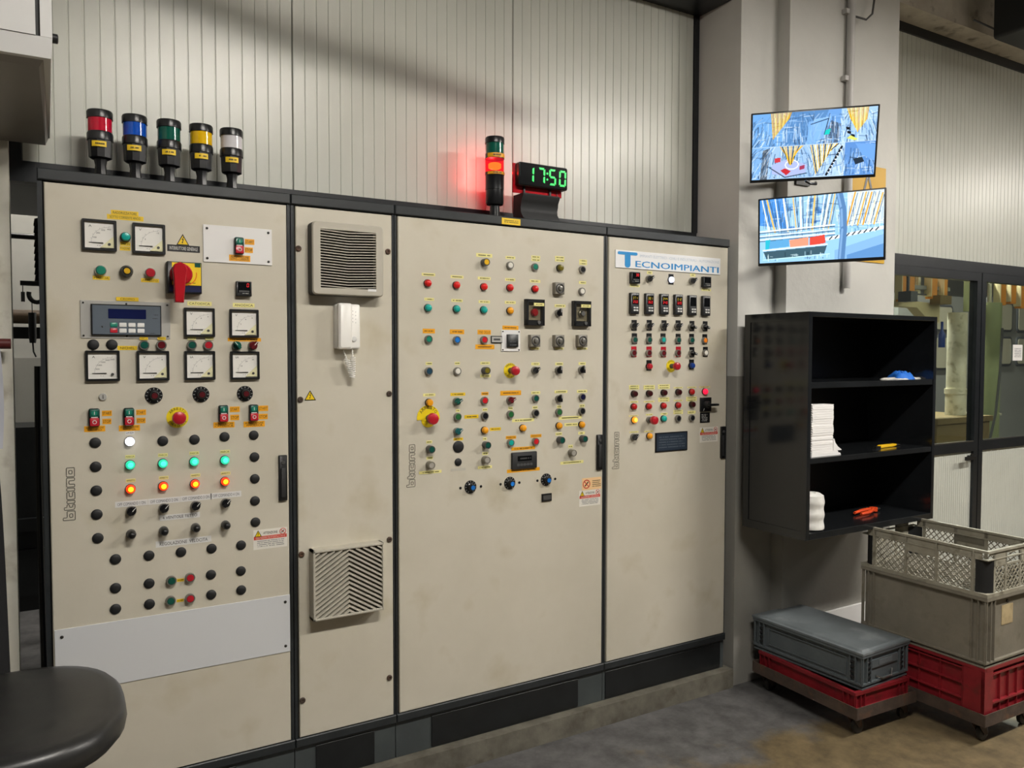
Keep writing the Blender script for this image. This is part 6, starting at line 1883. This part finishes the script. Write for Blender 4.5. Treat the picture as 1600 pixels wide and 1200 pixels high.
def euro_crate(name, label, x, y, z, w, l, h, m, rz=0.0, cat='crate', rib_m=None, ribs=True, rim=True, wall_in=0.016):
    """solid stacking crate: base, four walls, rims, corner ribs"""
    t = thing(name, label, cat, (x, y, z), rz)
    i = wall_in
    MB().bx(-w / 2 + i, w / 2 - i, -l / 2 + i, l / 2 - i, 0.0, 0.012).build('base', m, t)
    for sx in (-1, 1):
        a, c = sx * (w / 2 - i), sx * (w / 2 - i - 0.005)
        MB().bx(min(a, c), max(a, c), -l / 2 + i, l / 2 - i, 0.012, h - 0.001).build('long_wall', m, t)
    for sy in (-1, 1):
        a, c = sy * (l / 2 - i), sy * (l / 2 - i - 0.005)
        MB().bx(-w / 2 + i + 0.005, w / 2 - i - 0.005, min(a, c), max(a, c), 0.012, h - 0.001).build('short_wall', m, t)
    if rim:
        ring(MB(), w, l, i + 0.006, h - 0.014, h).build('top_rim', m, t)
        b = ring(MB(), w - 0.006, l - 0.006, i, 0.018, 0.026)
        ring(b, w - 0.012, l - 0.012, i, -0.0, 0.006)
        b.build('bottom_rim', m, t)
    if ribs:
        for sx in (-1, 1):
            for sy in (-1, 1):
                b = MB()
                for d in (0.004, 0.035, 0.062):
                    yy = sy * (l / 2 - d - 0.004)
                    b.bx(min(sx * (w / 2 - 0.002), sx * (w / 2 - i)), max(sx * (w / 2 - 0.002), sx * (w / 2 - i)), yy - 0.002, yy + 0.002, 0.02, h - 0.014)
                    xx = sx * (w / 2 - d - 0.004)
                    b.bx(xx - 0.002, xx + 0.002, min(sy * (l / 2 - 0.002), sy * (l / 2 - i)), max(sy * (l / 2 - 0.002), sy * (l / 2 - i)), 0.02, h - 0.014)
                b.build('corner_rib', m, t, smooth=False)
    return t

# left stack: shallow red crate, dark grey box with lid
dolly('rusty steel crate dolly under the grey lidded box', 3.243, -0.40, 0.395, 0.60, math.radians(-2.5))
rc = euro_crate('red_crate', 'shallow red crate squeezed under the grey lidded box', 3.248, -0.395, 0.0935, 0.36, 0.56, 0.099, 'crate_red', math.radians(-2.5), wall_in=0.012)
gb = euro_crate('lidded_box', 'dark grey plastic storage box with closed lid', 3.262, -0.365, 0.1932, 0.345, 0.605, 0.155, 'crate_dgrey', math.radians(1.2), cat='box', wall_in=0.014)
w, l, h = 0.345, 0.605, 0.155
b = MB().bx(-w / 2 - 0.003, w / 2 + 0.003, -l / 2 - 0.003, l / 2 + 0.003, h, h + 0.009)
b.add([(-w / 2 + 0.012, -l / 2 + 0.012, h + 0.009), (w / 2 - 0.012, -l / 2 + 0.012, h + 0.009), (w / 2 - 0.012, l / 2 - 0.012, h + 0.009), (-w / 2 + 0.012, l / 2 - 0.012, h + 0.009),
       (-w / 2 + 0.02, -l / 2 + 0.02, h + 0.016), (w / 2 - 0.02, -l / 2 + 0.02, h + 0.016), (w / 2 - 0.02, l / 2 - 0.02, h + 0.016), (-w / 2 + 0.02, l / 2 - 0.02, h + 0.016)],
      [(0, 1, 5, 4), (1, 2, 6, 5), (2, 3, 7, 6), (3, 0, 4, 7), (4, 5, 6, 7)])
b.build('lid', 'crate_lid', gb, smooth=False)
# framed fields on the visible walls, ladder cut-outs beside the corners, label rail, handle
for sx in (-1, 1):
    b = MB()
    X = sx * (w / 2 - 0.0125)
    for y0, y1, z0, z1 in ((-0.215, 0.215, 0.118, 0.123), (-0.215, 0.215, 0.040, 0.045), (-0.215, -0.210, 0.045, 0.118), (0.210, 0.215, 0.045, 0.118)):
        b.bx(min(X, X + sx * 0.004), max(X, X + sx * 0.004), y0, y1, z0, z1)
    b.build('field_frame', 'crate_dgrey', gb, smooth=False)
for sx in (-1, 1):
    for sy in (-1, 1):
        X = sx * (w / 2 - 0.012)
        Y = sy * (l / 2 - 0.012)
        yc = sy * (l / 2 - 0.052)
        xc = sx * (w / 2 - 0.052)
        for k in range(4):
            z = 0.045 + 0.022 * k
            MB().bx(min(X, X + sx * 0.009), max(X, X + sx * 0.009), yc - 0.013, yc + 0.013, z, z + 0.006).build('ladder_rung', 'black_matt', gb, smooth=False)
            MB().bx(xc - 0.013, xc + 0.013, min(Y, Y + sy * 0.009), max(Y, Y + sy * 0.009), z, z + 0.006).build('ladder_rung', 'black_matt', gb, smooth=False)
b = MB().bx(-0.095, 0.095, -l / 2 + 0.006, -l / 2 + 0.014, 0.083, 0.118)
b.build('label_rail', 'crate_dgrey', gb)
MB().bx(-0.05, 0.05, -l / 2 + 0.004, -l / 2 + 0.007, 0.09, 0.112).build('raised_print', 'crate_lid', gb, smooth=False)
MB().tube([(-0.06, -l / 2 + 0.012, 0.042), (-0.03, -l / 2 - 0.004, 0.030), (0.03, -l / 2 - 0.004, 0.032), (0.06, -l / 2 + 0.012, 0.05)], 0.004, 8).build('wire_handle', 'steel', gb)

# right stack: red crate, big grey crate, open mesh crate
RX, RY = 3.647, -0.705
dolly('rusty steel crate dolly under the tall crate stack', RX, RY, 0.40, 0.61, math.radians(-1.5))
rc2 = euro_crate('red_crate', 'deep red crate with recessed grid walls at the bottom of the tall stack', RX, RY, 0.0935, 0.39, 0.595, 0.237, 'crate_red', math.radians(-1.5), ribs=False, rim=False, wall_in=0.016)
w, l, h = 0.39, 0.595, 0.237
for sx in (-1, 1):
    X = sx * (w / 2 - 0.016)
    b = MB()
    def lb(y0, y1, z0, z1, d=0.013):
        b.bx(min(X, X + sx * d), max(X, X + sx * d), y0, y1, z0, z1)
    for k in range(4):
        z = 0.012 + 0.066 * k
        lb(-0.20, 0.20, z, z + 0.006)
    for k in range(5):
        y = -0.20 + 0.1 * k
        lb(y - 0.002, y + 0.002, 0.012, h - 0.002, 0.0115)
    b.build('grid_ribs', 'crate_red', rc2, smooth=False)
    for sy in (-1, 1):
        b = MB()
        lb(min(sy * 0.205, sy * l / 2), max(sy * 0.205, sy * l / 2), 0.0, h, 0.014)
        b.build('corner_block', 'crate_red', rc2)
for sy in (-1, 1):
    Y = sy * (l / 2 - 0.016)
    b = MB()
    def sb(x0, x1, z0, z1, d=0.013):
        b.bx(x0, x1, min(Y, Y + sy * d), max(Y, Y + sy * d), z0, z1)
    for z in (0.02, 0.075, 0.20):
        sb(-0.125, 0.125, z, z + 0.008)
    for x in (-0.065, 0.0, 0.065):
        sb(x - 0.002, x + 0.002, 0.02, 0.21, 0.009)
    b.build('grid_ribs', 'crate_red', rc2, smooth=False)
    for sx in (-1, 1):
        b = MB()
        sb(min(sx * 0.13, sx * (w / 2 - 0.002)), max(sx * 0.13, sx * (w / 2 - 0.002)), 0.0, h, 0.0145)
        b.build('corner_block', 'crate_red', rc2)
ring(MB(), w, l, 0.02, h - 0.012, h + 0.001).build('top_rim', 'crate_red', rc2)
gc = euro_crate('grey_crate', 'large worn grey crate with card label in the middle of the tall stack', RX, RY, 0.3325, 0.40, 0.60, 0.30, 'crate_grey', math.radians(-1.0))
MB().slab(rrect(0.085, 0.085, 0.002), -0.0015, 0, cz=0.205).build('card_label', 'card', gc, (-0.02, -0.3 + 0.0155, 0))
MB().lathe([(0.008, 0), (0.008, 0.003), (0.004, 0.003)], 14, o=(-0.02, -0.3 + 0.0155, 0.262)).build('rivet', 'black', gc)

mc = thing('mesh_crate', 'open grey plastic crate with diamond mesh sides on top of the stack', 'crate', (RX, RY, 0.6335), math.radians(-1.0))
w, l, h = 0.40, 0.60, 0.198
ring(MB(), w, l, 0.016, h - 0.010, h).build('top_rim', 'crate_mesh', mc)
ring(MB(), w - 0.006, l - 0.006, 0.012, h - 0.042, h - 0.037).build('upper_band', 'crate_mesh', mc)
ring(MB(), w, l, 0.016, 0.0, 0.016).build('bottom_rim', 'crate_mesh', mc)

def lattice(b, W, H, pitch, bw, place):
    """diagonal bars clipped to a W x H window; place(u,v) -> 3D point"""
    n = int((W + H) / pitch) + 2
    for fam in (1, -1):
        for k in range(-n, n + 1):
            c = k * pitch
            pts = []
            # v = fam*u + c on [0,W] x [0,H]
            for u in (0.0, W):
                v = fam * u + c
                if 0 <= v <= H:
                    pts.append((u, v))
            for v in (0.0, H):
                u = (v - c) / fam
                if 0 < u < W:
                    pts.append((u, v))
            if len(pts) >= 2:
                pts.sort()
                p, q = pts[0], pts[-1]
                if abs(p[0] - q[0]) > 0.004:
                    b.bar(place(*p), place(*q), bw, 0.004)

b = MB()
lattice(b, w - 0.032, l - 0.032, 0.05, 0.006, lambda u, v: (-w / 2 + 0.016 + u, -l / 2 + 0.016 + v, 0.006))
b.build('base_mesh', 'crate_mesh', mc, smooth=False)
for sx in (-1, 1):
    X = sx * (w / 2 - 0.008)
    wins = ((-0.225, -0.08, 0.016, h - 0.042), (-0.065, 0.065, 0.016, h - 0.075), (0.08, 0.225, 0.016, h - 0.042))
    # solid frame of the wall
    b = MB()
    for y0, y1 in ((-0.240, -0.225), (-0.08, -0.065), (0.065, 0.08), (0.225, 0.240)):
        b.bx(X - 0.003, X + 0.003, y0, y1, 0.016, h - 0.010)
    b.bx(X - 0.003, X + 0.003, -0.065, 0.065, h - 0.075, h - 0.042)
    if sx > 0:
        b.bx(X - 0.003, X + 0.003, -0.27, 0.27, h - 0.037, h - 0.010)
        b.bx(X - 0.003, X + 0.003, -0.065, 0.08, 0.10, h - 0.042)
    else:
        b.bx(X - 0.003, X + 0.003, -0.27, 0.27, h - 0.037, h - 0.010)
    for y in (-0.0725, 0.0725, -0.236, 0.236):
        b.bx(min(X, sx * w / 2), max(X, sx * w / 2), y - 0.003, y + 0.003, 0.016, h - 0.01)
    b.build('long_wall', 'crate_mesh', mc, smooth=False)
    for y0, y1, z0, z1 in wins:
        b = MB()
        lattice(b, y1 - y0, z1 - z0, 0.029, 0.0042, lambda u, v: (X, y0 + u, z0 + v))
        b.build('mesh_panel', 'crate_mesh', mc, smooth=False)
for sy in (-1, 1):
    Y = sy * (l / 2 - 0.008)
    b = MB()
    for x0, x1 in ((-0.147, -0.135), (-0.062, -0.05), (0.05, 0.062), (0.135, 0.147)):
        b.bx(x0, x1, Y - 0.003, Y + 0.003, 0.016, h - 0.010)
    b.bx(-0.175, 0.175, Y - 0.003, Y + 0.003, h - 0.022, h - 0.010)
    for x0, x1 in ((-0.147, -0.05), (0.05, 0.147)):
        b.bx(x0, x1, Y - 0.003, Y + 0.003, h - 0.072, h - 0.022)
    b.bx(-0.05, 0.05, Y - 0.003, Y + 0.003, h - 0.075, h - 0.066)
    b.build('short_wall', 'crate_mesh', mc, smooth=False)
    for x0, x1, z1 in ((-0.135, -0.062, h - 0.072), (-0.05, 0.05, h - 0.075), (0.062, 0.135, h - 0.072)):
        b = MB()
        lattice(b, x1 - x0, z1 - 0.016, 0.029, 0.0042, lambda u, v: (x0 + u, Y, 0.016 + v))
        b.build('mesh_panel', 'crate_mesh', mc, smooth=False)
for sx in (-1, 1):
    for sy in (-1, 1):
        b = MB()
        n = 6
        v = []
        for zz in (0.016, h - 0.042):
            for k in range(n + 1):
                a = PI / 2 * k / n
                r = 0.05
                cx, cy = w / 2 - 0.006 - r, l / 2 - 0.006 - r
                v.append((sx * (cx + r * math.cos(a)), sy * (cy + r * math.sin(a)), zz))
        f = [(k, k + 1, n + 2 + k, n + 1 + k) for k in range(n)]
        b.add(v, f)
        b.build('corner_post', 'black_matt', mc)

# ------------------------------------------------------------------ chair at the left edge
ch = thing('operator_chair', 'black upholstered swivel chair at the lower left', 'chair', (-0.035, -0.41, 0), 0.0)
def cushion(a, bq, z0, z1, n=40, rings=9):
    """rounded seat pad with a dished top and rolled edge"""
    v = []
    def sup(t, e=2.5):
        c, s = math.cos(t), math.sin(t)
        return math.copysign(abs(c) ** (2 / e), c), math.copysign(abs(s) ** (2 / e), s)
    prof = [(0.80, z0), (0.93, z0 + 0.008), (0.99, z0 + 0.03), (1.0, (z0 + z1) / 2), (0.985, z1 - 0.018), (0.94, z1 - 0.004), (0.85, z1 + 0.001), (0.6, z1 - 0.005), (0.3, z1 - 0.011), (0.02, z1 - 0.013)]
    for r, z in prof:
        for i in range(n):
            cx, cy = sup(2 * PI * i / n)
            v.append((a * r * cx, bq * r * cy, z))
    f = [(k * n + i, k * n + (i + 1) % n, (k + 1) * n + (i + 1) % n, (k + 1) * n + i) for k in range(len(prof) - 1) for i in range(n)]
    f += [tuple(reversed(range(n))), tuple((len(prof) - 1) * n + i for i in range(n))]
    return MB().add(v, f)
cushion(0.285, 0.315, 0.645, 0.735).build('seat', 'leather', ch, ang=70)
MB().bx(-0.12, 0.12, -0.12, 0.12, 0.615, 0.647).build('seat_plate', 'black', ch)
MB().lathe([(0.034, 0.10), (0.034, 0.36), (0.022, 0.362), (0.022, 0.62)], 18, axis='z').build('gas_lift', 'black', ch)
for k in range(5):
    a = 2 * PI * k / 5 + 0.4
    d = Vector((math.cos(a), math.sin(a), 0))
    MB().tube([Vector((0, 0, 0.13)), d * 0.12 + Vector((0, 0, 0.12)), d * 0.27 + Vector((0, 0, 0.075))], [0.032, 0.026, 0.018], 10).build('base_arm', 'black', ch)
    MB().lathe([(0.022, -0.018), (0.026, -0.01), (0.026, 0.01), (0.022, 0.018)], 16, o=tuple(d * 0.27 + Vector((0, 0, 0.0262)))).build('wheel', 'rubber', ch)
# foot ring
pts = [(0.2 * math.cos(2 * PI * k / 32), 0.2 * math.sin(2 * PI * k / 32), 0.30) for k in range(33)]
MB().tube(pts, 0.010, 8).build('foot_ring', 'steel', ch)
# arm rest and its bracket on the near side
MB().tube([(-0.10, -0.30, 0.64), (-0.16, -0.40, 0.70), (-0.12, -0.42, 0.80), (-0.055, -0.40, 0.865)], [0.016, 0.016, 0.018, 0.02], 10).build('arm_bracket', 'black_gloss', ch)
MB().tube([(-0.30, -0.42, 0.875), (-0.12, -0.41, 0.885), (-0.035, -0.40, 0.875), (-0.012, -0.395, 0.845)], [0.026, 0.03, 0.026, 0.014], 12).build('arm_rest', 'leather', ch)

# coat and cloth hanging on a peg in front of the white wall end
ct = thing('hanging_coat', 'black work coat hanging at the left edge', 'coat', (-0.183, 0.02, 0.50))
v = []
n = 26
for j in range(16):
    t = j / 15
    for i in range(n):
        a = 2 * PI * i / n
        wx = 0.135 + 0.02 * t - 0.03 * (1 - t) ** 6
        fold = 1 + 0.10 * math.sin(5 * a + 2 * t) * (0.3 + t)
        x = math.cos(a) * wx * (fold if math.cos(a) < 0.5 else 1.0)
        v.append((x, math.sin(a) * 0.055 * fold, 1.08 * (1 - t)))
f = [(j * n + i, j * n + (i + 1) % n, (j + 1) * n + (i + 1) % n, (j + 1) * n + i) for j in range(15) for i in range(n)] + [tuple(range(n))]
MB().add(v, f).build('coat', 'cloth_black', ct, ang=80)
cl = MB()
v = []
for j in range(10):
    t = j / 9
    for i in range(8):
        s = i / 7
        v.append((-0.18 + 0.145 * s + 0.006 * math.sin(3 * t), -0.055 - 0.012 * math.sin(6 * s + 2 * t), 0.29 * (1 - t)))
cl.add(v, [(j * 8 + i, j * 8 + i + 1, (j + 1) * 8 + i + 1, (j + 1) * 8 + i) for j in range(9) for i in range(7)])
o = cl.build('hanging_cloth', 'cloth_white', None, (0.0, 0.0, 1.375), ang=80)
tag(o, 'pale cloth hanging over the black coat at the left edge', 'cloth')
pg = thing('coat_rail', 'dark red rail end above the hanging coat', 'rail', (-0.2, 0.11, 1.6815))
MB().tube([(-0.2, 0, 0), (0.186, 0, 0)], 0.0165, 14).build('rail', 'maroon', pg)
MB().bx(-0.15, -0.11, 0, 0.06, -0.012, 0.012).build('rail_bracket', 'maroon', pg)

# ------------------------------------------------------------------ grey housing at the upper left, on the white wall
hs = thing('wall_housing', 'pale grey wall unit at the upper left corner', 'wall unit', (-0.17, 0.17, 2.31))
def fr(x0, x1, y0, y1, z0, z1):
    return (x0 + 0.17, x1 + 0.17, y0 - 0.17, y1 - 0.17, z0 - 2.31, z1 - 2.31)
X0, X1 = -0.55, 0.106
y0, y1 = -0.475, 0.168
v = [(X0, y0, 2.440), (X1, y0, 2.440), (X1, y1, 2.440), (X0, y1, 2.440),
     (X0, y0 + 0.006, 2.386), (X1 - 0.004, y0 + 0.006, 2.390), (X1 - 0.004, y1, 2.34), (X0, y1, 2.34)]
v = [(p[0] + 0.17, p[1] - 0.17, p[2] - 2.31) for p in v]
MB().add(v, [(0, 1, 2, 3), (0, 4, 5, 1), (1, 5, 6, 2), (2, 6, 7, 3), (3, 7, 4, 0), (4, 7, 6, 5)]).build('front_lip', 'machine_white', hs, smooth=False)
# tapering underside tray
v = [(X0, y0 + 0.02, 2.387), (X1 - 0.020, y0 + 0.02, 2.389), (X1 - 0.006, y1, 2.345), (X0, y1, 2.345),
     (X0, y0 + 0.05, 2.378), (X1 - 0.030, y0 + 0.05, 2.378), (X1 - 0.016, y1, 2.317), (X0, y1, 2.317)]
v = [(p[0] + 0.17, p[1] - 0.17, p[2] - 2.31) for p in v]
MB().add(v, [(0, 1, 2, 3), (0, 4, 5, 1), (1, 5, 6, 2), (2, 6, 7, 3), (3, 7, 4, 0), (4, 7, 6, 5)]).build('underside_tray', 'machine_grey', hs, smooth=False)
MB().bx(*fr(X0, 0.070, -0.478, 0.168, 2.4405, 2.85)).build('upper_box', 'machine_white', hs)
MB().bx(*fr(0.070, 0.080, -0.465, 0.168, 2.4405, 2.85)).build('gap_seal', 'black', hs)
MB().bx(*fr(0.080, 0.106, -0.475, 0.168, 2.4405, 2.85)).build('side_cover', 'machine_white', hs)
MB().lathe([(0.012, 0), (0.012, 0.012), (0.008, 0.014)], 14, axis='x', o=(0.276, -0.60, 0.145)).build('side_knob', 'black', hs)

# ------------------------------------------------------------------ workshop seen through the gap on the left
def single(name, mb, m, label, cat, smooth=True, group=None):
    o = mb.build(name, m, smooth=smooth)
    return tag(o, label, cat, group)
single('overhead_duct', MB().bx(-0.8, 0.6, 1.4, 2.4, 2.42, 5.199), 'shop_dark', 'dark duct under the ceiling behind the gap', 'duct')
single('handrail_pipe', MB().tube([(-0.7, 2.5, 1.86), (0.5, 2.5, 1.86)], 0.04, 14), 'brown_pipe', 'brown horizontal pipe behind the gap', 'pipe')
single('steel_rod', MB().tube([(-0.7, 2.5, 2.315), (0.5, 2.5, 2.315)], 0.016, 10), 'black', 'thin black horizontal rod behind the gap', 'rod')
single('steel_rail', MB().bx(-0.7, 0.5, 2.46, 2.52, 1.735, 1.80), 'black', 'black flat rail below the brown pipe behind the gap', 'rail')
hk = thing('hoist_hook', 'dark hoist hook with hanging gun behind the gap', 'hook', (0.03, 1.5, 1.60))
MB().bx(-0.045, 0.12, -0.02, 0.02, 0.365, 0.385).bx(0.10, 0.12, -0.01, 0.01, 0.385, 0.821).build('arm', 'black', hk)
pts = [(0.02 + 0.032 * math.cos(PI * (0.9 + 1.2 * k / 12)), 0, 0.325 + 0.036 * math.sin(PI * (0.9 + 1.2 * k / 12))) for k in range(13)]
MB().tube(pts, 0.010, 8).build('ring', 'black', hk)
MB().tube([(-0.035, 0, 0.365), (-0.035, 0, 0.335)], 0.002, 6).build('chain', 'black', hk)
MB().lathe([(0.008, 0.29), (0.008, 0.335)], 10, axis='z', o=(-0.035, 0, 0)).build('weight', 'darkgrey', hk)
MB().tube([(0.0, 0, 0.29), (0.0, 0, 0.24)], 0.002, 6).build('cable', 'black', hk)
MB().lathe([(0.013, 0.10), (0.016, 0.13), (0.016, 0.24)], 12, axis='z').build('gun_body', 'black', hk)
MB().tube([(0.0, 0, 0.10), (0.002, 0, 0.06), (0.012, 0, 0.035)], 0.004, 6).build('nozzle', 'black', hk)
rk = thing('cable_chain', 'black serrated cable chain beside the first cabinet', 'cable chain', (0.0505, 0.4, 1.90))
for k in range(9):
    MB().slab([(-0.004, 0), (0.010, 0.0), (0.010, 0.024), (-0.001, 0.02)], -0.02, 0.02).build('link', 'black_matt', rk, (0.004, 0, 0.024 * k))
single('machine_cabinet', MB().bx(-0.9, 0.6, 3.1, 3.55, 0.0, 1.18).bx(-0.9, 0.6, 3.085, 3.1, 0.10, 0.40).bx(-0.9, 0.6, 3.06, 3.1, 0.52, 0.60), 'plinth_black', 'dark machine cabinet behind the gap', 'machine')
single('cable_bundle', MB().tube([(0.054, 0.9, 0.0), (0.052, 0.9, 0.40), (0.048, 0.92, 0.8), (0.046, 0.95, 1.2), (0.05, 0.95, 1.6)], 0.012, 8), 'black_gloss', 'shiny black cable bundle beside the first cabinet', 'cable')

# ------------------------------------------------------------------ workshop behind the glazing
single('white_pipe', MB().lathe([(0.09, 1.081), (0.09, 1.28), (0.098, 1.28), (0.098, 1.33), (0.085, 1.33), (0.085, 2.05)], 18, axis='z', o=(7.53, 1.5, 0)), 'pipe_white', 'thick white painted pipe standing behind the glass door', 'pipe')
single('green_column', MB().lathe([(0.11, 0.0), (0.11, 2.16)], 18, axis='z', o=(8.07, 1.5, 0)), 'shop_green', 'green round column behind the fixed glazing', 'column')
def machine(label, x0, x1, y, wins):
    t = thing('process_cabinet', label, 'machine', ((x0 + x1) / 2, y, 0), group='grey process cabinets behind the glazing')
    xc = (x0 + x1) / 2
    MB().bx(x0 - xc, x1 - xc, 0.0, 0.8, 0, 2.42).build('body', 'shop_grey', t)
    for a, c, z0, z1 in wins:
        o = MB().slab([(p[0] + (a + c) / 2 - xc, p[1] + (z0 + z1) / 2) for p in rrect(c - a, z1 - z0, 0.05)], -0.02, 0.0, 0.004).build('window_frame', 'shop_dark', t)
        MB().slab([(p[0] + (a + c) / 2 - xc, p[1] + (z0 + z1) / 2) for p in rrect(c - a - 0.06, z1 - z0 - 0.06, 0.04)], -0.026, -0.018).build('pane', 'shop_window', o)
machine('grey process cabinet with rounded windows behind the fixed glazing', 10.9, 13.6, 3.0, [(11.06, 11.42, 1.96, 2.36), (11.06, 11.42, 1.50, 1.90), (11.54, 12.1, 1.96, 2.36), (11.54, 12.1, 1.50, 1.90), (12.2, 12.8, 1.96, 2.36)])
machine('grey process cabinet behind the glass door', 9.2, 10.8, 3.2, [(9.95, 10.35, 1.95, 2.3), (9.95, 10.35, 1.45, 1.9)])
for k, (x, wd) in enumerate(((6.72, 0.06), (6.82, 0.11), (7.18, 0.09), (7.36, 0.06), (8.36, 0.10), (8.55, 0.10), (8.74, 0.10), (8.95, 0.09))):
    t = thing('flight_bar_rack', ('orange rack leg nearest the pillar', 'broad orange rack post left of the glass door mullion', 'orange rack post above the pale beam', 'slim orange rack post beside the green bracket', 'first hanging orange bar right of the green column', 'second hanging orange bar right of the green column', 'third hanging orange bar right of the green column', 'orange hanging bar at the right edge')[k], 'rack post', (x, 1.55, 2.13 + 0.02 * (k % 3)), group='orange rack posts in the workshop')
    MB().bx(-wd / 2, wd / 2, -0.03, 0.03, 0, 0.75).build('post', 'shop_orange', t)
    MB().bx(-wd / 2 - 0.012, -wd / 2, -0.035, 0.035, 0.02, 0.75).build('edge_strip', 'shop_beige', t)
for k, (x, z0, z1) in enumerate(((6.93, 2.16, 2.8), (7.06, 2.2, 2.8), (7.46, 2.15, 2.8), (8.46, 2.3, 2.8), (8.64, 2.3, 2.8), (8.84, 2.3, 2.8))):
    single('thin_upright', MB().bx(x - 0.018, x + 0.018, 1.59, 1.6195, z0, 2.45), 'pipe_white', ('pale thin upright between the first orange posts', 'second pale thin upright left of the mullion', 'pale thin upright over the white pipe', 'pale upright between the first two hanging orange bars', 'pale upright between the second and third orange bars', 'last pale upright at the right edge')[k], 'upright', group='pale uprights in the workshop')
single('shelf_rail', MB().bx(6.84, 7.5, 1.56, 1.60, 2.255, 2.29), 'shop_grey', 'grey rail crossing the orange posts behind the glass door', 'rail')
single('dark_rail', MB().bx(6.84, 7.5, 1.56, 1.60, 2.20, 2.215), 'shop_dark', 'thin dark rail under the grey rail behind the glass door', 'rail')
single('orange_bracket', MB().bx(7.16, 7.34, 1.45, 1.55, 2.12, 2.2), 'shop_brown', 'brown bracket box on the orange post behind the glass door', 'bracket')
single('cross_beam', MB().bx(6.3, 9.4, 1.62, 1.70, 2.40, 2.46), 'shop_orange', 'orange cross beam high behind the glazing', 'beam')
single('pale_beam', MB().slab([(6.70, 2.09), (6.98, 2.085), (7.20, 1.95), (7.34, 1.95), (7.34, 2.13), (6.70, 2.15)], 1.56, 1.66), 'shop_beige', 'pale beam with slanted brace behind the glass door', 'beam', False)
single('green_bracket', MB().slab([(7.55, 2.06), (7.68, 2.06), (7.68, 2.18), (7.80, 2.32), (7.95, 2.38), (7.95, 2.5), (7.55, 2.5)], 1.40, 1.46), 'shop_green', 'dull green steel bracket over the white pipe', 'bracket', False)
single('dark_motor', MB().bx(6.60, 6.70, 1.38, 1.5, 2.12, 2.21).bx(6.64, 6.66, 1.43, 1.45, 2.21, 2.7), 'shop_dark', 'dark motor box above the black shelf behind the glass', 'motor')
single('brown_tank', MB().bx(6.9, 7.75, 1.3, 1.95, 0.0, 1.06).bx(6.88, 7.77, 1.28, 1.97, 1.03, 1.08), 'shop_brown', 'brown tank at the foot of the white pipe', 'tank')
single('grey_pedestal', MB().bx(8.26, 8.52, 1.62, 1.9, 0.0, 1.03).bx(8.24, 8.54, 1.60, 1.92, 1.03, 1.05), 'shop_window', 'pale pedestal behind the fixed glazing', 'pedestal')
vt = thing('valve_assembly', 'small valve with hose on the pale pedestal', 'valve', (8.35, 1.7, 1.05))
MB().tube([(-0.08, 0, 0.0205), (0.15, 0, 0.0205)], 0.02, 10).build('manifold', 'steel', vt)
MB().tube([(0, 0, 0.03), (0, 0, 0.18), (-0.06, 0, 0.20)], 0.018, 10).build('riser', 'steel', vt)
MB().tube([(0.02, -0.02, 0.04), (0.12, -0.03, 0.05), (0.20, -0.04, 0.03)], 0.014, 8).build('hose', 'black', vt)
single('upright_pipe', MB().tube([(8.22, 1.58, 1.05), (8.22, 1.58, 2.5)], 0.02, 10), 'shop_window', 'thin pale upright pipe beside the green column', 'pipe')
single('slanted_hose', MB().tube([(7.50, 1.2, 0.0), (7.55, 1.2, 0.80), (7.66, 1.2, 1.1), (7.72, 1.2, 1.5), (7.74, 1.2, 1.9)], 0.012, 8), 'darkgrey', 'slanted dark hose in front of the white pipe', 'hose')
single('blue_bottle', MB().lathe([(0.03, 0.0), (0.03, 0.12), (0.012, 0.16), (0.012, 0.24)], 14, axis='z', o=(7.28, 1.5, 1.72)), 'c_blue2', 'small blue bottle hanging left of the white pipe', 'bottle')
pn = MB().slab(rrect(0.13, 0.115), -0.001, 0).build('paper_notice', 'paper', None, (6.185, YW - 0.0105 + 0.022, 1.668), smooth=False)
tag(pn, 'small paper notice stuck on the right hand pane', 'notice')
inst('lettering', print_mesh(0.09, 0.07, 'inkgrey', 6), pn, (0, -0.0016, 0))
